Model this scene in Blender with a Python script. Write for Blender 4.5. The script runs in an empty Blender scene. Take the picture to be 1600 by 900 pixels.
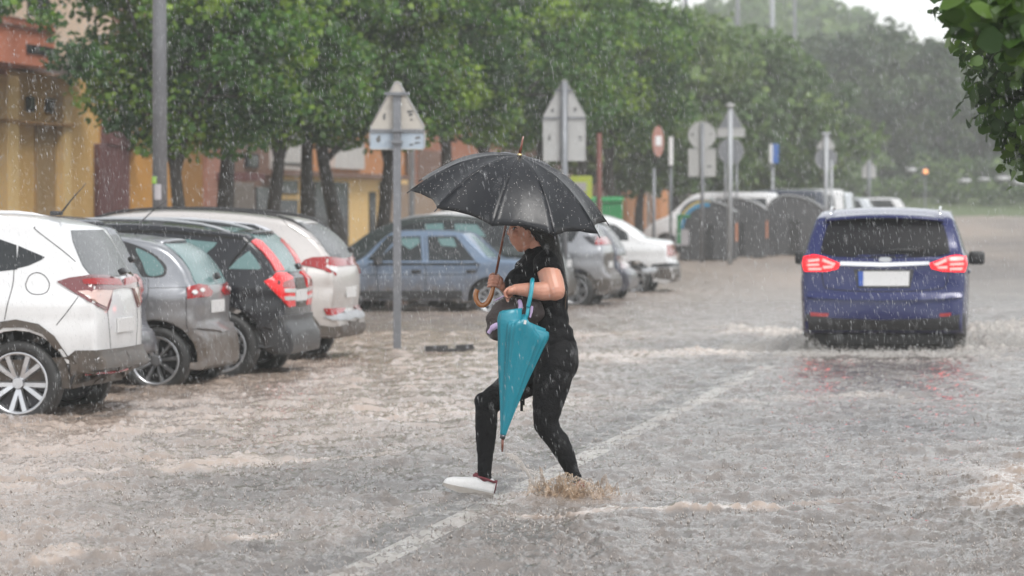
import bpy, bmesh, math, random
import numpy as np
from mathutils import Vector, Matrix
from mathutils.bvhtree import BVHTree
from mathutils.geometry import delaunay_2d_cdt
random.seed(7); rng = np.random.default_rng(7)
scene = bpy.context.scene
COL = scene.collection
R = math.radians

# ---------------------------------------------------------------- camera
CAM_H = 1.65
F = 6000.0            # focal length in photo pixels (1600 wide)
PITCH = math.atan(128.0 / F)
cam_d = bpy.data.cameras.new('camera'); cam = bpy.data.objects.new('camera', cam_d); COL.objects.link(cam)
cam_d.sensor_width = 36.0; cam_d.lens = 36.0 * F / 1600.0
cam.location = (0, 0, CAM_H); cam.rotation_euler = (R(90) - PITCH, 0, 0)
cam_d.clip_start = 0.5; cam_d.clip_end = 3000
cam_d.dof.use_dof = True; cam_d.dof.focus_distance = 21.9; cam_d.dof.aperture_fstop = 4.2
scene.camera = cam
scene.render.resolution_x, scene.render.resolution_y = 1024, 576

# ---------------------------------------------------------------- sky and sun (overcast, heavy rain)
SUN_EL, SUN_ROT = 56.0, 148.0
w = bpy.data.worlds.new('World'); scene.world = w; w.use_nodes = True
nt = w.node_tree; nt.nodes.clear()
sky = nt.nodes.new('ShaderNodeTexSky'); sky.sky_type = 'NISHITA'; sky.sun_disc = False
sky.sun_elevation = R(SUN_EL); sky.sun_rotation = R(SUN_ROT)
sky.air_density = 1.0; sky.dust_density = 0.5; sky.ozone_density = 1.0
hs = nt.nodes.new('ShaderNodeHueSaturation'); hs.inputs['Saturation'].default_value = 0.12
bgn = nt.nodes.new('ShaderNodeBackground'); bgn.inputs['Strength'].default_value = 0.15
wo = nt.nodes.new('ShaderNodeOutputWorld')
nt.links.new(sky.outputs[0], hs.inputs['Color']); nt.links.new(hs.outputs[0], bgn.inputs['Color']); nt.links.new(bgn.outputs[0], wo.inputs[0])
sd = bpy.data.lights.new('sun', 'SUN'); sun = bpy.data.objects.new('sun', sd); COL.objects.link(sun)
sd.energy = 1.4; sd.angle = R(25); sd.color = (1.0, 0.97, 0.93)
# the sky's sun_rotation turns clockwise from +Y
_sv = Vector((math.sin(R(SUN_ROT)) * math.cos(R(SUN_EL)), math.cos(R(SUN_ROT)) * math.cos(R(SUN_EL)), math.sin(R(SUN_EL))))
sun.rotation_euler = _sv.to_track_quat('Z', 'Y').to_euler(); sun.location = (0, 0, 60)
scene.view_settings.view_transform = 'Standard'; scene.view_settings.look = 'None'
scene.view_settings.exposure = 0.88; scene.view_settings.gamma = 1.0
scene.cycles.use_denoising = True
try: scene.cycles.denoiser = 'OPENIMAGEDENOISE'
except Exception: pass
scene.cycles.max_bounces = 6; scene.cycles.diffuse_bounces = 2; scene.cycles.glossy_bounces = 3
scene.cycles.transmission_bounces = 4; scene.cycles.transparent_max_bounces = 16; scene.cycles.volume_bounces = 1
scene.cycles.caustics_reflective = False; scene.cycles.caustics_refractive = False

# ---------------------------------------------------------------- measuring help (photo pixel -> place)
CP, SP = math.cos(PITCH), math.sin(PITCH)
def ray(px, py):
    x = (px - 800) / F; y = (450 - py) / F
    return Vector((x, CP + y * SP, -SP + y * CP))
def at(px, py, Y):
    r = ray(px, py); k = Y / r.y
    return Vector((r.x * k, Y, CAM_H + r.z * k))
def gnd(px, py, z=0.0):
    r = ray(px, py); k = (z - CAM_H) / r.z
    return Vector((r.x * k, r.y * k, z))
RA = R(8.55)                         # the road runs this much right of straight ahead
RD = Vector((math.sin(RA), math.cos(RA), 0)); RL = Vector((math.cos(RA), -math.sin(RA), 0))
def road(l, s, z=0.0):               # l metres to the right of the camera line, s metres along the road
    return RL * l + RD * s + Vector((0, 0, z))
def on_line(px, l, z=0.0):           # where the sight line through column px meets the line l beside the road
    r = ray(px, 400); a = Vector((r.x, r.y, 0)); k = l / a.dot(RL)
    return a * k + Vector((0, 0, z))

# ---------------------------------------------------------------- object help
def tag(o, label=None, cat=None, group=None, kind=None):
    if label: o['label'] = label
    if cat: o['category'] = cat
    if group: o['group'] = group
    if kind: o['kind'] = kind
    return o
def empty(name, loc=(0, 0, 0), rz=0, **k):
    o = bpy.data.objects.new(name, None); COL.objects.link(o); o.location = loc; o.rotation_euler = (0, 0, rz)
    o.empty_display_size = .1
    return tag(o, **k)
def link(name, me, parent=None, **k):
    o = bpy.data.objects.new(name, me); COL.objects.link(o)
    if parent is not None: o.parent = parent
    return tag(o, **k)
def mesh(name, vs, fs, mat, parent=None, smooth=False, **k):
    me = bpy.data.meshes.new(name); me.from_pydata([tuple(v) for v in vs], [], fs); me.update()
    if smooth: me.polygons.foreach_set('use_smooth', [True] * len(me.polygons))
    for m in (mat if isinstance(mat, (list, tuple)) else [mat]): me.materials.append(m)
    return link(name, me, parent, **k)
def npmesh(name, co, tris, mat, parent=None, smooth=False, nper=3, **k):
    me = bpy.data.meshes.new(name); n, f = len(co), len(tris)
    me.vertices.add(n); me.vertices.foreach_set('co', np.asarray(co, dtype=np.float32).ravel())
    me.loops.add(f * nper); me.loops.foreach_set('vertex_index', np.asarray(tris, dtype=np.int32).ravel())
    me.polygons.add(f); me.polygons.foreach_set('loop_start', np.arange(0, f * nper, nper, dtype=np.int32))
    me.polygons.foreach_set('loop_total', np.full(f, nper, dtype=np.int32))
    me.update(calc_edges=True)
    if smooth: me.polygons.foreach_set('use_smooth', np.ones(f, dtype=bool))
    me.materials.append(mat); return link(name, me, parent, **k)
def bmobj(name, bm, mat, parent=None, smooth=False, **k):
    bmesh.ops.recalc_face_normals(bm, faces=bm.faces)
    me = bpy.data.meshes.new(name); bm.to_mesh(me); bm.free()
    if smooth: me.polygons.foreach_set('use_smooth', [True] * len(me.polygons))
    me.materials.append(mat); return link(name, me, parent, **k)
def box(bm, c, s, rot=None, bev=0.0):
    m = Matrix.Translation(Vector(c)) @ (rot.to_4x4() if rot else Matrix.Identity(4)) @ Matrix.Diagonal((s[0], s[1], s[2], 1))
    g = bmesh.ops.create_cube(bm, size=1, matrix=m)
    if bev:
        es = list({e for v in g['verts'] for e in v.link_edges})
        bmesh.ops.bevel(bm, geom=es, offset=bev, segments=2, affect='EDGES', profile=.6)
    return g
def boxobj(name, c, s, mat, parent=None, bev=0.0, rz=0.0, smooth=False, **k):
    bm = bmesh.new(); box(bm, c, s, Matrix.Rotation(rz, 3, 'Z') if rz else None, bev)
    return bmobj(name, bm, mat, parent, smooth, **k)
def tube(bm, pts, rad, n=10, cap=True):
    pts = [Vector(p) for p in pts]
    if not isinstance(rad, (list, tuple)): rad = [rad] * len(pts)
    rings = []; up = Vector((0.31, 0.2, 0.93)).normalized()
    for i, p in enumerate(pts):
        d = (pts[min(i + 1, len(pts) - 1)] - pts[max(i - 1, 0)]).normalized()
        a = d.cross(up)
        if a.length < .05: a = d.cross(Vector((1, 0, 0)))
        a.normalize(); b = d.cross(a)
        if rings and prev_a.dot(a) < 0: a = -a; b = -b
        prev_a = a
        rings.append([bm.verts.new(p + (a * math.cos(t) + b * math.sin(t)) * rad[i]) for t in [2 * math.pi * j / n for j in range(n)]])
    for r0, r1 in zip(rings, rings[1:]):
        for j in range(n): bm.faces.new((r0[j], r0[(j + 1) % n], r1[(j + 1) % n], r1[j]))
    if cap:
        bm.faces.new(rings[0][::-1]); bm.faces.new(rings[-1])
def tubeobj(name, pts, rad, mat, parent=None, n=10, **k):
    bm = bmesh.new(); tube(bm, pts, rad, n); return bmobj(name, bm, mat, parent, True, **k)
def spline(P, n=8, closed=False):
    P = [Vector(p) for p in P]; out = []; m = len(P)
    for i in range(m if closed else m - 1):
        p1, p2 = P[i], P[(i + 1) % m]
        p0 = P[i - 1] if (closed or i > 0) else p1 * 2 - p2
        p3 = P[(i + 2) % m] if (closed or i + 2 < m) else p2 * 2 - p1
        for j in range(n):
            t = j / n
            out.append(.5 * ((2 * p1) + (p2 - p0) * t + (2 * p0 - 5 * p1 + 4 * p2 - p3) * t * t + (3 * p1 - p0 - 3 * p2 + p3) * t ** 3))
    if not closed: out.append(P[-1])
    return out

# ---------------------------------------------------------------- materials
def mat(name, col, rough=.5, metal=0.0, spec=.5, coat=0.0, var=None, bump=None, emit=None, trans=0.0, wet=None, alpha=1.0):
    """var=(scale, other colour, amount) mottles the base; bump=(scale, strength)."""
    m = bpy.data.materials.new(name); m.use_nodes = True; nt = m.node_tree; b = nt.nodes['Principled BSDF']
    b.inputs['Base Color'].default_value = (*col, 1); b.inputs['Roughness'].default_value = rough
    b.inputs['Metallic'].default_value = metal; b.inputs['Specular IOR Level'].default_value = spec
    b.inputs['Coat Weight'].default_value = coat; b.inputs['Coat Roughness'].default_value = .06
    b.inputs['Transmission Weight'].default_value = trans; b.inputs['Alpha'].default_value = alpha
    tc = nt.nodes.new('ShaderNodeTexCoord')
    if var:
        n = nt.nodes.new('ShaderNodeTexNoise'); n.inputs['Scale'].default_value = var[0]; n.inputs['Detail'].default_value = 5; n.inputs['Roughness'].default_value = .65
        nt.links.new(tc.outputs['Object'], n.inputs['Vector'])
        cr = nt.nodes.new('ShaderNodeValToRGB'); cr.color_ramp.elements[0].position = .5 - .25; cr.color_ramp.elements[1].position = .75
        mx = nt.nodes.new('ShaderNodeMixRGB'); mx.inputs[1].default_value = (*col, 1); mx.inputs[2].default_value = (*var[1], 1)
        ml = nt.nodes.new('ShaderNodeMath'); ml.operation = 'MULTIPLY'; ml.inputs[1].default_value = var[2]
        nt.links.new(n.outputs['Fac'], cr.inputs[0]); nt.links.new(cr.outputs[0], ml.inputs[0]); nt.links.new(ml.outputs[0], mx.inputs[0])
        nt.links.new(mx.outputs[0], b.inputs['Base Color'])
    if bump:
        n = nt.nodes.new('ShaderNodeTexNoise'); n.inputs['Scale'].default_value = bump[0]; n.inputs['Detail'].default_value = 4
        nt.links.new(tc.outputs['Object'], n.inputs['Vector'])
        bp = nt.nodes.new('ShaderNodeBump'); bp.inputs['Strength'].default_value = bump[1]; bp.inputs['Distance'].default_value = .02
        nt.links.new(n.outputs['Fac'], bp.inputs['Height']); nt.links.new(bp.outputs[0], b.inputs['Normal'])
    if emit:
        b.inputs['Emission Color'].default_value = (*emit[0], 1); b.inputs['Emission Strength'].default_value = emit[1]
    return m
def paint(name, col, metal=.35, rough=.32, dirt_reflection=1.5, dz=(.88, .38)):
    # wet, slightly grimy lacquer: spray dirt and the flood's brown reflection, painted low and thinning upward
    m = mat(name, col, rough, metal, .5, .65, bump=(90, .06))
    nt = m.node_tree; b = nt.nodes['Principled BSDF']
    tc = nt.nodes['Texture Coordinate']
    n = nt.nodes.new('ShaderNodeTexNoise'); n.inputs['Scale'].default_value = 7; n.inputs['Detail'].default_value = 8; n.inputs['Roughness'].default_value = .7
    nt.links.new(tc.outputs['Object'], n.inputs['Vector'])
    sx = nt.nodes.new('ShaderNodeSeparateXYZ'); nt.links.new(tc.outputs['Object'], sx.inputs[0])
    mr = nt.nodes.new('ShaderNodeMapRange'); mr.inputs['From Min'].default_value = dz[0]; mr.inputs['From Max'].default_value = dz[1]
    nt.links.new(sx.outputs['Z'], mr.inputs['Value'])
    ml = nt.nodes.new('ShaderNodeMath'); ml.operation = 'MULTIPLY'; nt.links.new(mr.outputs[0], ml.inputs[0]); nt.links.new(n.outputs['Fac'], ml.inputs[1])
    m2 = nt.nodes.new('ShaderNodeMath'); m2.operation = 'MULTIPLY'; m2.inputs[1].default_value = dirt_reflection; nt.links.new(ml.outputs[0], m2.inputs[0])
    mx = nt.nodes.new('ShaderNodeMixRGB'); mx.inputs[1].default_value = (*col, 1); mx.inputs[2].default_value = (.13, .105, .085, 1)
    m2.use_clamp = True; rr = nt.nodes.new('ShaderNodeMapRange'); rr.inputs['To Min'].default_value = rough; rr.inputs['To Max'].default_value = .6; nt.links.new(m2.outputs[0], rr.inputs['Value']); nt.links.new(rr.outputs[0], b.inputs['Roughness']); cw = nt.nodes.new('ShaderNodeMapRange'); cw.inputs['To Min'].default_value = .65 if sum(col) > .2 else .4; cw.inputs['To Max'].default_value = .12; nt.links.new(m2.outputs[0], cw.inputs['Value']); nt.links.new(cw.outputs[0], b.inputs['Coat Weight']); nt.links.new(m2.outputs[0], mx.inputs[0]); nt.links.new(mx.outputs[0], b.inputs['Base Color'])
    return m
M = {}
M['rubber'] = mat('tyre_rubber', (.018, .018, .018), .55, bump=(60, .3))
M['black_plastic'] = mat('black_plastic', (.022, .022, .024), .42, bump=(200, .1))
M['grime_plastic'] = mat('dirty_plastic', (.05, .045, .04), .5, var=(9, (.12, .09, .07), .6))
M['glass_dark'] = mat('car_glass_dark', (.014, .017, .019), .06, 0, .4, 0, var=(25, (.05, .055, .06), .5), bump=(160, .12))
M['glass_rear'] = mat('rear_screen_glass', (.05, .055, .06), .14, 0, .7, 0, var=(25, (.09, .095, .10), .5), bump=(160, .15))
M['glass_teal'] = mat('opaque_teal_car_glass', (.13, .23, .23), .10, 0, .4, 0, var=(6, (.12, .20, .20), .7), bump=(120, .1))  # opaque; brightness seen through the glass is put into the teal colour
M['chrome'] = mat('chrome', (.75, .75, .77), .16, 1)
M['alloy'] = mat('alloy', (.55, .56, .58), .28, .9)
M['alloy_dark'] = mat('alloy_dark', (.04, .04, .045), .35, .5)
M['red_lens'] = mat('red_lens', (.36, .006, .008), .12, 0, .4, .35, var=(40, (.16, .004, .006), .7))
M['red_lens_bright'] = mat('bright_red_lens', (.75, .010, .014), .2, 0, .4, .35)
M['dark_lens'] = mat('dark_red_lens', (.13, .01, .012), .12, 0, .6, .8)
M['clear_lens'] = mat('clear_lens', (.6, .42, .38), .12, 0, .6, .8)
M['white_lens'] = mat('white_lens', (.62, .62, .62), .15, 0, .6, .8)
M['seam'] = mat('panel_gap', (.01, .01, .01), .9)
M['plate_white'] = mat('plate_white', (.62, .62, .62), .4)
M['plate_blue'] = mat('plate_blue', (.03, .09, .38), .4)
M['galv'] = mat('galvanised_steel', (.23, .24, .26), .5, .55, var=(6, (.15, .155, .165), .7), bump=(30, .1))
M['galv_light'] = mat('pale_galvanised_steel', (.42, .44, .46), .5, .3, var=(5, (.3, .31, .33), .6))
M['sign_back'] = mat('weathered_sign_back', (.46, .46, .45), .55, .15, var=(7, (.33, .33, .33), .7))
M['sign_back_cream'] = mat('weathered_cream_sign_back', (.50, .47, .42), .55, .1, var=(7, (.36, .34, .31), .7))
M['sign_blueish'] = mat('pale_blue_sign_back', (.40, .47, .54), .5, .1, var=(9, (.3, .36, .42), .7))
M['sign_dark'] = mat('sign_stain', (.13, .13, .13), .7)
# ================================================================ SETTING: road under flood water
GZ = -0.085     # the asphalt lies this far under the water surface (z = 0)
def mk_asphalt():
    m = mat('wet_asphalt', (.05, .05, .052), .45, 0, .5, 0, var=(1.5, (.075, .07, .065), .7), bump=(120, .4)); return m
M['asphalt'] = mk_asphalt()
def zt(Y):      # the street climbs gently beyond the parked row
    Y = np.asarray(Y, dtype=float); t = np.clip(Y - 84, 0, 340)
    return .0095 * t * (t / (t + 8.0))
_ry = [-60, 84, 88, 92, 98, 105, 115, 130, 150, 175, 205, 240, 300, 424, 900]
mesh('road', [(x, y, GZ + float(zt(y))) for y in _ry for x in (-400, 400)], [(2 * i, 2 * i + 1, 2 * i + 3, 2 * i + 2) for i in range(len(_ry) - 1)], M['asphalt'], kind='structure')
# painted lane line on the asphalt
M['road_paint'] = mat('worn_road_paint', (.85, .83, .78), .6, var=(7, (.6, .58, .54), .5))
def strip(name, l, s0, s1, wd, z):
    a, b, c, d = road(l - wd / 2, s0, z), road(l + wd / 2, s0, z), road(l + wd / 2, s1, z), road(l - wd / 2, s1, z)
    return mesh(name, [a, b, c, d], [(0, 1, 2, 3)], M['road_paint'], kind='structure')
_p = gnd(490, 900); _l0 = _p.dot(RL); _q = gnd(1190, 564); _l1 = _q.dot(RL)
LINE_L = (_l0 + _l1) / 2
strip('lane_line', LINE_L, 6, 41.5, .17, GZ + .006)

# ---- flood water: one sheet, finely rippled where it is near enough to tell
def water_rows():
    ys = [-40.0, 0.0, 8.0, 12.0]; y = 14.0
    while y < 62: ys.append(y); y += .0020 * y
    while y < 232: ys.append(y); y += .012 * y
    return np.array(ys)
ys = water_rows()
uu = np.concatenate([[-60, -20, -6, -2.5, -1.6], np.linspace(-1.12, 1.12, 620), [1.6, 2.5, 6, 20, 60]])
halfw = np.maximum(.15 * np.maximum(ys, 9.0), 1.0)
halfw[ys > 62] = .15 * 62 + (ys[ys > 62] - 62) * .15
X = halfw[:, None] * uu[None, :]; Y = np.repeat(ys[:, None], len(uu), 1)
H = np.zeros_like(X); MUD = np.zeros_like(X); FOAM = np.zeros_like(X)
for i in range(46):
    lam = .05 * (1.11 ** i) if i < 30 else .3 * (1.08 ** (i - 30)); th = rng.uniform(0, math.pi * 2)
    if lam > 1.2: lam = rng.uniform(.15, 1.0)
    k = 2 * math.pi / lam; a = .0042 * lam ** .9 * rng.uniform(.6, 1.3) * (1.6 if lam < .22 else 1.15)
    H += a * np.sin(k * (X * math.cos(th) + Y * math.sin(th)) + rng.uniform(0, 7) + .9 * np.sin(1.3 * X + .7 * Y + i))
def sines(sx, sy, seed, n=14):
    r = np.random.default_rng(seed); o = np.zeros_like(X)
    for i in range(n):
        f = 1.55 ** (i % 7); th = r.uniform(0, 6.28)
        o += np.sin((X * math.cos(th) / sx + Y * math.sin(th) / sy) * f + r.uniform(0, 7)) / f
    return o / 2.2
Lc = X * RL.x + Y * RL.y; Sc = X * RD.x + Y * RD.y
# muddy near the parked row and in tongues, clearer over the crown of the road
mudb = 1 / (1 + np.exp(-(-6.3 + 1.5 * np.clip((Sc - 24) / 9, 0, 1) - Lc + 1.1 * sines(2.0, 5.0, 5)) * 1.3))
mudr = 1 / (1 + np.exp(-(Lc - 1.9 + .7 * sines(1.5, 4.0, 6) - (Sc - 20) * .06) * 2.2)) * (Sc < 36)
LN = np.exp(-((Lc - LINE_L) / .16) ** 4) * (Sc < 41.5)
MUD = np.clip(mudb + .8 * mudr + .35 * np.clip(sines(.5, 1.4, 8) - .2, 0, 1) + np.clip((Sc - 46) / 20, 0, .38), 0, 1)
MUD = np.where(Sc > 50, np.clip(MUD * .62 + .22 * sines(3.0, 9.0, 31), 0, 1), MUD)
def ridge(pxs, width, height, mud=0.0, foam=0.0):
    P = [gnd(*p) for p in pxs]; P = spline(P, 6)
    A = np.array([(p.x, p.y) for p in P])
    lo = A.min(0) - 2.5; hi = A.max(0) + 2.5
    r0, r1 = np.searchsorted(ys, lo[1]), np.searchsorted(ys, hi[1])
    xs, yy = X[r0:r1], Y[r0:r1]; best = np.full(xs.shape, 1e9)
    for (ax, ay), (bx, by) in zip(A, A[1:]):
        dx, dy = bx - ax, by - ay; L2 = dx * dx + dy * dy + 1e-9
        t = np.clip(((xs - ax) * dx + (yy - ay) * dy) / L2, 0, 1)
        best = np.minimum(best, (xs - ax - t * dx) ** 2 + (yy - ay - t * dy) ** 2)
    n = (1 + .6 * sines(.25, .5, 3)[r0:r1]); g = np.exp(-best / (width * n.clip(.25, 2)) ** 2)
    lump = .6 + .8 * np.abs(sines(.05, .08, 4)[r0:r1])
    H[r0:r1] += height * g * lump; MUD[r0:r1] = np.clip(MUD[r0:r1] + mud * g, 0, 1); FOAM[r0:r1] = np.clip(FOAM[r0:r1] + foam * g * lump, 0, 1)
ridge([(-60, 740), (0, 735), (60, 742), (150, 738), (240, 735), (330, 728), (420, 724)], .28, .012, .9, .12)
ridge([(50, 755), (110, 750)], .2, .012, .9, .1)
ridge([(430, 722), (500, 718), (600, 710)], .12, .008, .5)
ridge([(60, 880), (110, 870), (130, 865)], .14, .008, .8, .15)
ridge([(370, 845), (430, 832)], .05, .006, .7)
ridge([(540, 575), (620, 568), (750, 558), (900, 560), (1000, 555)], .5, .010, .6)
ridge([(890, 556), (960, 561), (1070, 552), (1110, 553)], .5, .012, .8, .1)
ridge([(1100, 625), (1220, 628), (1330, 620), (1400, 626), (1560, 630)], .35, .014, .4, .4)
ridge([(960, 797), (1100, 797), (1200, 792), (1300, 785), (1370, 783)], .06, .010, .5)
ridge([(820, 805), (900, 806), (980, 800), (1200, 793)], .09, .010, .6)
ridge([(1610, 730), (1570, 752), (1600, 790)], .3, .010, .9)
ridge([(-40, 668), (60, 672), (180, 668), (230, 660)], .35, .010, 1.0)
ridge([(100, 655), (180, 650), (260, 640)], .10, .008, -.6)
ridge([(560, 545), (620, 549), (700, 546), (760, 549)], .3, .012, -.3)
# blue car: bow-shaped wakes thrown out by the wheels
for pts, wd, ht in (([(1246, 545), (1235, 535), (1215, 522), (1150, 515)], .35, .05), ([(1252, 552), (1180, 560), (1120, 552)], .25, .03),
                    ([(1526, 545), (1548, 528), (1600, 515), (1680, 508)], .55, .10), ([(1515, 552), (1580, 548), (1680, 545)], .4, .06),
                    ([(1250, 560), (1330, 556), (1390, 553), (1450, 557), (1520, 560)], .25, .018), ([(1210, 564), (1330, 566), (1450, 566), (1580, 562)], .45, .02)):
    ridge(pts, wd, ht, .2, .95 if ht > .04 else .6)
MUD = np.maximum(MUD, .22); LN = LN * np.clip(.95 + .35 * sines(.4, 1.1, 44), .25, 1); MUD = MUD * (1 - LN) - .12 * LN
# rain drops landing: rings and little craters
nd = 26000
dyv = rng.uniform(15.5, 52, nd) if False else 15.5 + (rng.random(nd) ** 1.25) * 34
dxv = rng.uniform(-1, 1, nd) * (.155 * dyv)
for dx0, dy0 in zip(dxv, dyv):
    r0 = rng.choice([rng.uniform(.012, .03), rng.uniform(.02, .07)]); wdt = rng.uniform(.008, .013) * (1 + .012 * dy0)
    A0 = rng.uniform(.005, .0155) * (1 if r0 < .035 else .5); ext = r0 + 3 * wdt
    a, b = np.searchsorted(ys, dy0 - ext), np.searchsorted(ys, dy0 + ext)
    if a >= b: continue
    hw = halfw[a]; c, d = np.searchsorted(uu, (dx0 - ext) / hw), np.searchsorted(uu, (dx0 + ext) / hw)
    rr = np.sqrt((X[a:b, c:d] - dx0) ** 2 + (Y[a:b, c:d] - dy0) ** 2)
    H[a:b, c:d] += A0 * (np.exp(-((rr - r0) / wdt) ** 2) - .7 * np.exp(-(rr / (r0 * .7)) ** 2))
# step wave of the foot and of the wheels
def bump_at(px, py, rad, h, foam=0, mud=0):
    g = gnd(px, py); d2 = (X - g.x) ** 2 + (Y - g.y) ** 2
    e = np.exp(-d2 / rad ** 2); H[:] += h * e * (.6 + .7 * np.abs(sines(.03, .05, 21))); FOAM[:] = np.clip(FOAM + foam * e, 0, 1); MUD[:] = np.clip(MUD + mud * e, 0, 1)
bump_at(885, 778, .28, .035, .05, .9)
nr, nc = X.shape
co = np.stack([X, Y, H + zt(Y)], -1).reshape(-1, 3)
idx = np.arange(nr * nc).reshape(nr, nc)
quads = np.stack([idx[:-1, :-1], idx[:-1, 1:], idx[1:, 1:], idx[1:, :-1]], -1).reshape(-1, 4)
def mk_water():
    m = bpy.data.materials.new('flood_water'); m.use_nodes = True; nt = m.node_tree; b = nt.nodes['Principled BSDF']; N = nt.nodes.new; L = nt.links.new
    am = N('ShaderNodeAttribute'); am.attribute_name = 'mud'; af = N('ShaderNodeAttribute'); af.attribute_name = 'foam'
    tc = N('ShaderNodeTexCoord')
    n1 = N('ShaderNodeTexNoise'); n1.inputs['Scale'].default_value = 3.0; n1.inputs['Detail'].default_value = 8; n1.inputs['Roughness'].default_value = .72
    L(tc.outputs['Object'], n1.inputs['Vector'])
    mr = N('ShaderNodeMapRange'); mr.inputs['From Min'].default_value = .3; mr.inputs['From Max'].default_value = .7; mr.inputs['To Min'].default_value = -.22; mr.inputs['To Max'].default_value = .22
    L(n1.outputs['Fac'], mr.inputs['Value'])
    ad = N('ShaderNodeMath'); ad.use_clamp = True; L(am.outputs['Fac'], ad.inputs[0]); L(mr.outputs[0], ad.inputs[1])
    c1 = N('ShaderNodeMixRGB'); c1.inputs[1].default_value = (.235, .218, .204, 1); c1.inputs[2].default_value = (.38, .30, .245, 1); L(ad.outputs[0], c1.inputs[0])
    n2 = N('ShaderNodeTexNoise'); n2.inputs['Scale'].default_value = 22; n2.inputs['Detail'].default_value = 6; L(tc.outputs['Object'], n2.inputs['Vector'])
    fm = N('ShaderNodeMapRange'); fm.inputs['From Min'].default_value = .38; fm.inputs['From Max'].default_value = .6; L(n2.outputs['Fac'], fm.inputs['Value'])
    fx = N('ShaderNodeMath'); fx.operation = 'MULTIPLY'; L(fm.outputs[0], fx.inputs[0]); L(af.outputs['Fac'], fx.inputs[1])
    c2 = N('ShaderNodeMixRGB'); c2.inputs[2].default_value = (.74, .70, .65, 1); L(fx.outputs[0], c2.inputs[0]); L(c1.outputs[0], c2.inputs[1])
    L(c2.outputs[0], b.inputs['Base Color'])
    rg = N('ShaderNodeMapRange'); rg.inputs['To Min'].default_value = .05; rg.inputs['To Max'].default_value = .75; L(fx.outputs[0], rg.inputs['Value']); ap = N('ShaderNodeAttribute'); ap.attribute_name = 'pitted'; pm = N('ShaderNodeMath'); pm.operation = 'MULTIPLY_ADD'; pm.inputs[1].default_value = .55; L(ap.outputs['Fac'], pm.inputs[0]); L(rg.outputs[0], pm.inputs[2]); L(pm.outputs[0], b.inputs['Roughness'])
    b.inputs['IOR'].default_value = 1.42
    # fine ripples below the mesh's own grain
    n3 = N('ShaderNodeTexNoise'); n3.inputs['Scale'].default_value = 26; n3.inputs['Detail'].default_value = 5; n3.inputs['Roughness'].default_value = .6; L(tc.outputs['Object'], n3.inputs['Vector'])
    bp = N('ShaderNodeBump'); bp.inputs['Strength'].default_value = .5; bp.inputs['Distance'].default_value = .012; L(n3.outputs['Fac'], bp.inputs['Height'])
    n4 = N('ShaderNodeTexNoise'); n4.inputs['Scale'].default_value = 2.2; n4.inputs['Detail'].default_value = 3; L(tc.outputs['Object'], n4.inputs['Vector'])
    bp2 = N('ShaderNodeBump'); bp2.inputs['Strength'].default_value = .35; bp2.inputs['Distance'].default_value = .06; L(n4.outputs['Fac'], bp2.inputs['Height']); L(bp.outputs[0], bp2.inputs['Normal'])
    L(bp2.outputs[0], b.inputs['Normal'])
    tr = N('ShaderNodeBsdfTransparent'); mx = N('ShaderNodeMixShader'); out = nt.nodes['Material Output']
    op = N('ShaderNodeMapRange'); op.inputs['To Min'].default_value = .48; op.inputs['To Max'].default_value = .97; L(ad.outputs[0], op.inputs['Value'])
    L(op.outputs[0], mx.inputs[0]); L(tr.outputs[0], mx.inputs[1]); L(b.outputs[0], mx.inputs[2]); L(mx.outputs[0], out.inputs['Surface'])
    return m
M['water'] = mk_water()
wob = npmesh('flood_water', co, quads, M['water'], smooth=True, nper=4, kind='structure')
for nm, arr in (('mud', MUD), ('foam', FOAM), ('pitted', np.clip((Y - 38) / 70, 0, 1))):
    at_ = wob.data.attributes.new(nm, 'FLOAT', 'POINT'); at_.data.foreach_set('value', arr.astype(np.float32).ravel())
# ================================================================ THE WOMAN
PY = 21.86; PS = F / PY          # her distance; photo pixels per metre there
def pp(u, v, d=0.0):             # point on her at photo pixel (u, v), d metres nearer (-) or farther (+) than her middle
    return at(u, v, PY + d)
def ball_mesh(bm, c, s, rot=None, seg=20):
    m = Matrix.Translation(Vector(c)) @ (rot.to_4x4() if rot else Matrix.Identity(4)) @ Matrix.Diagonal((s[0], s[1], s[2], 1))
    bmesh.ops.create_uvsphere(bm, u_segments=seg, v_segments=seg // 2 + 2, radius=1, matrix=m)
def capsule(bm, a, b, ra, rb, flat=1.0, n=16, ends=True):
    """tapered rounded limb piece; flat scales it in depth (y)"""
    a, b = Vector(a), Vector(b); d = b - a; L = d.length
    q = d.to_track_quat('Z', 'Y').to_matrix()
    rows = []
    if ends: rows += [(-ra * math.sin(t), ra * math.cos(t)) for t in (1.5, 1.15, .75, .35)]
    rows += [(L * t, ra + (rb - ra) * t) for t in (0, .25, .5, .75, 1)]
    if ends: rows += [(L + rb * math.sin(t), rb * math.cos(t)) for t in (.35, .75, 1.15, 1.5)]
    rings = []
    for z, r in rows:
        ring = []
        for j in range(n):
            t = 2 * math.pi * j / n; p = q @ Vector((r * math.cos(t), r * math.sin(t), z)); p.y *= 1.0
            p = a + p
            base = a + q @ Vector((0, 0, z)); p.y = base.y + (p.y - base.y) * flat
            ring.append(bm.verts.new(p))
        rings.append(ring)
    for r0, r1 in zip(rings, rings[1:]):
        for j in range(n): bm.faces.new((r0[j], r0[(j + 1) % n], r1[(j + 1) % n], r1[j]))
    bm.faces.new(rings[0][::-1]); bm.faces.new(rings[-1])
def chain(bm, pts, flat=1.0):
    """pts: (Vector, radius)"""
    for (a, ra), (b, rb) in zip(pts, pts[1:]): capsule(bm, a, b, ra, rb, flat)
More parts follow.
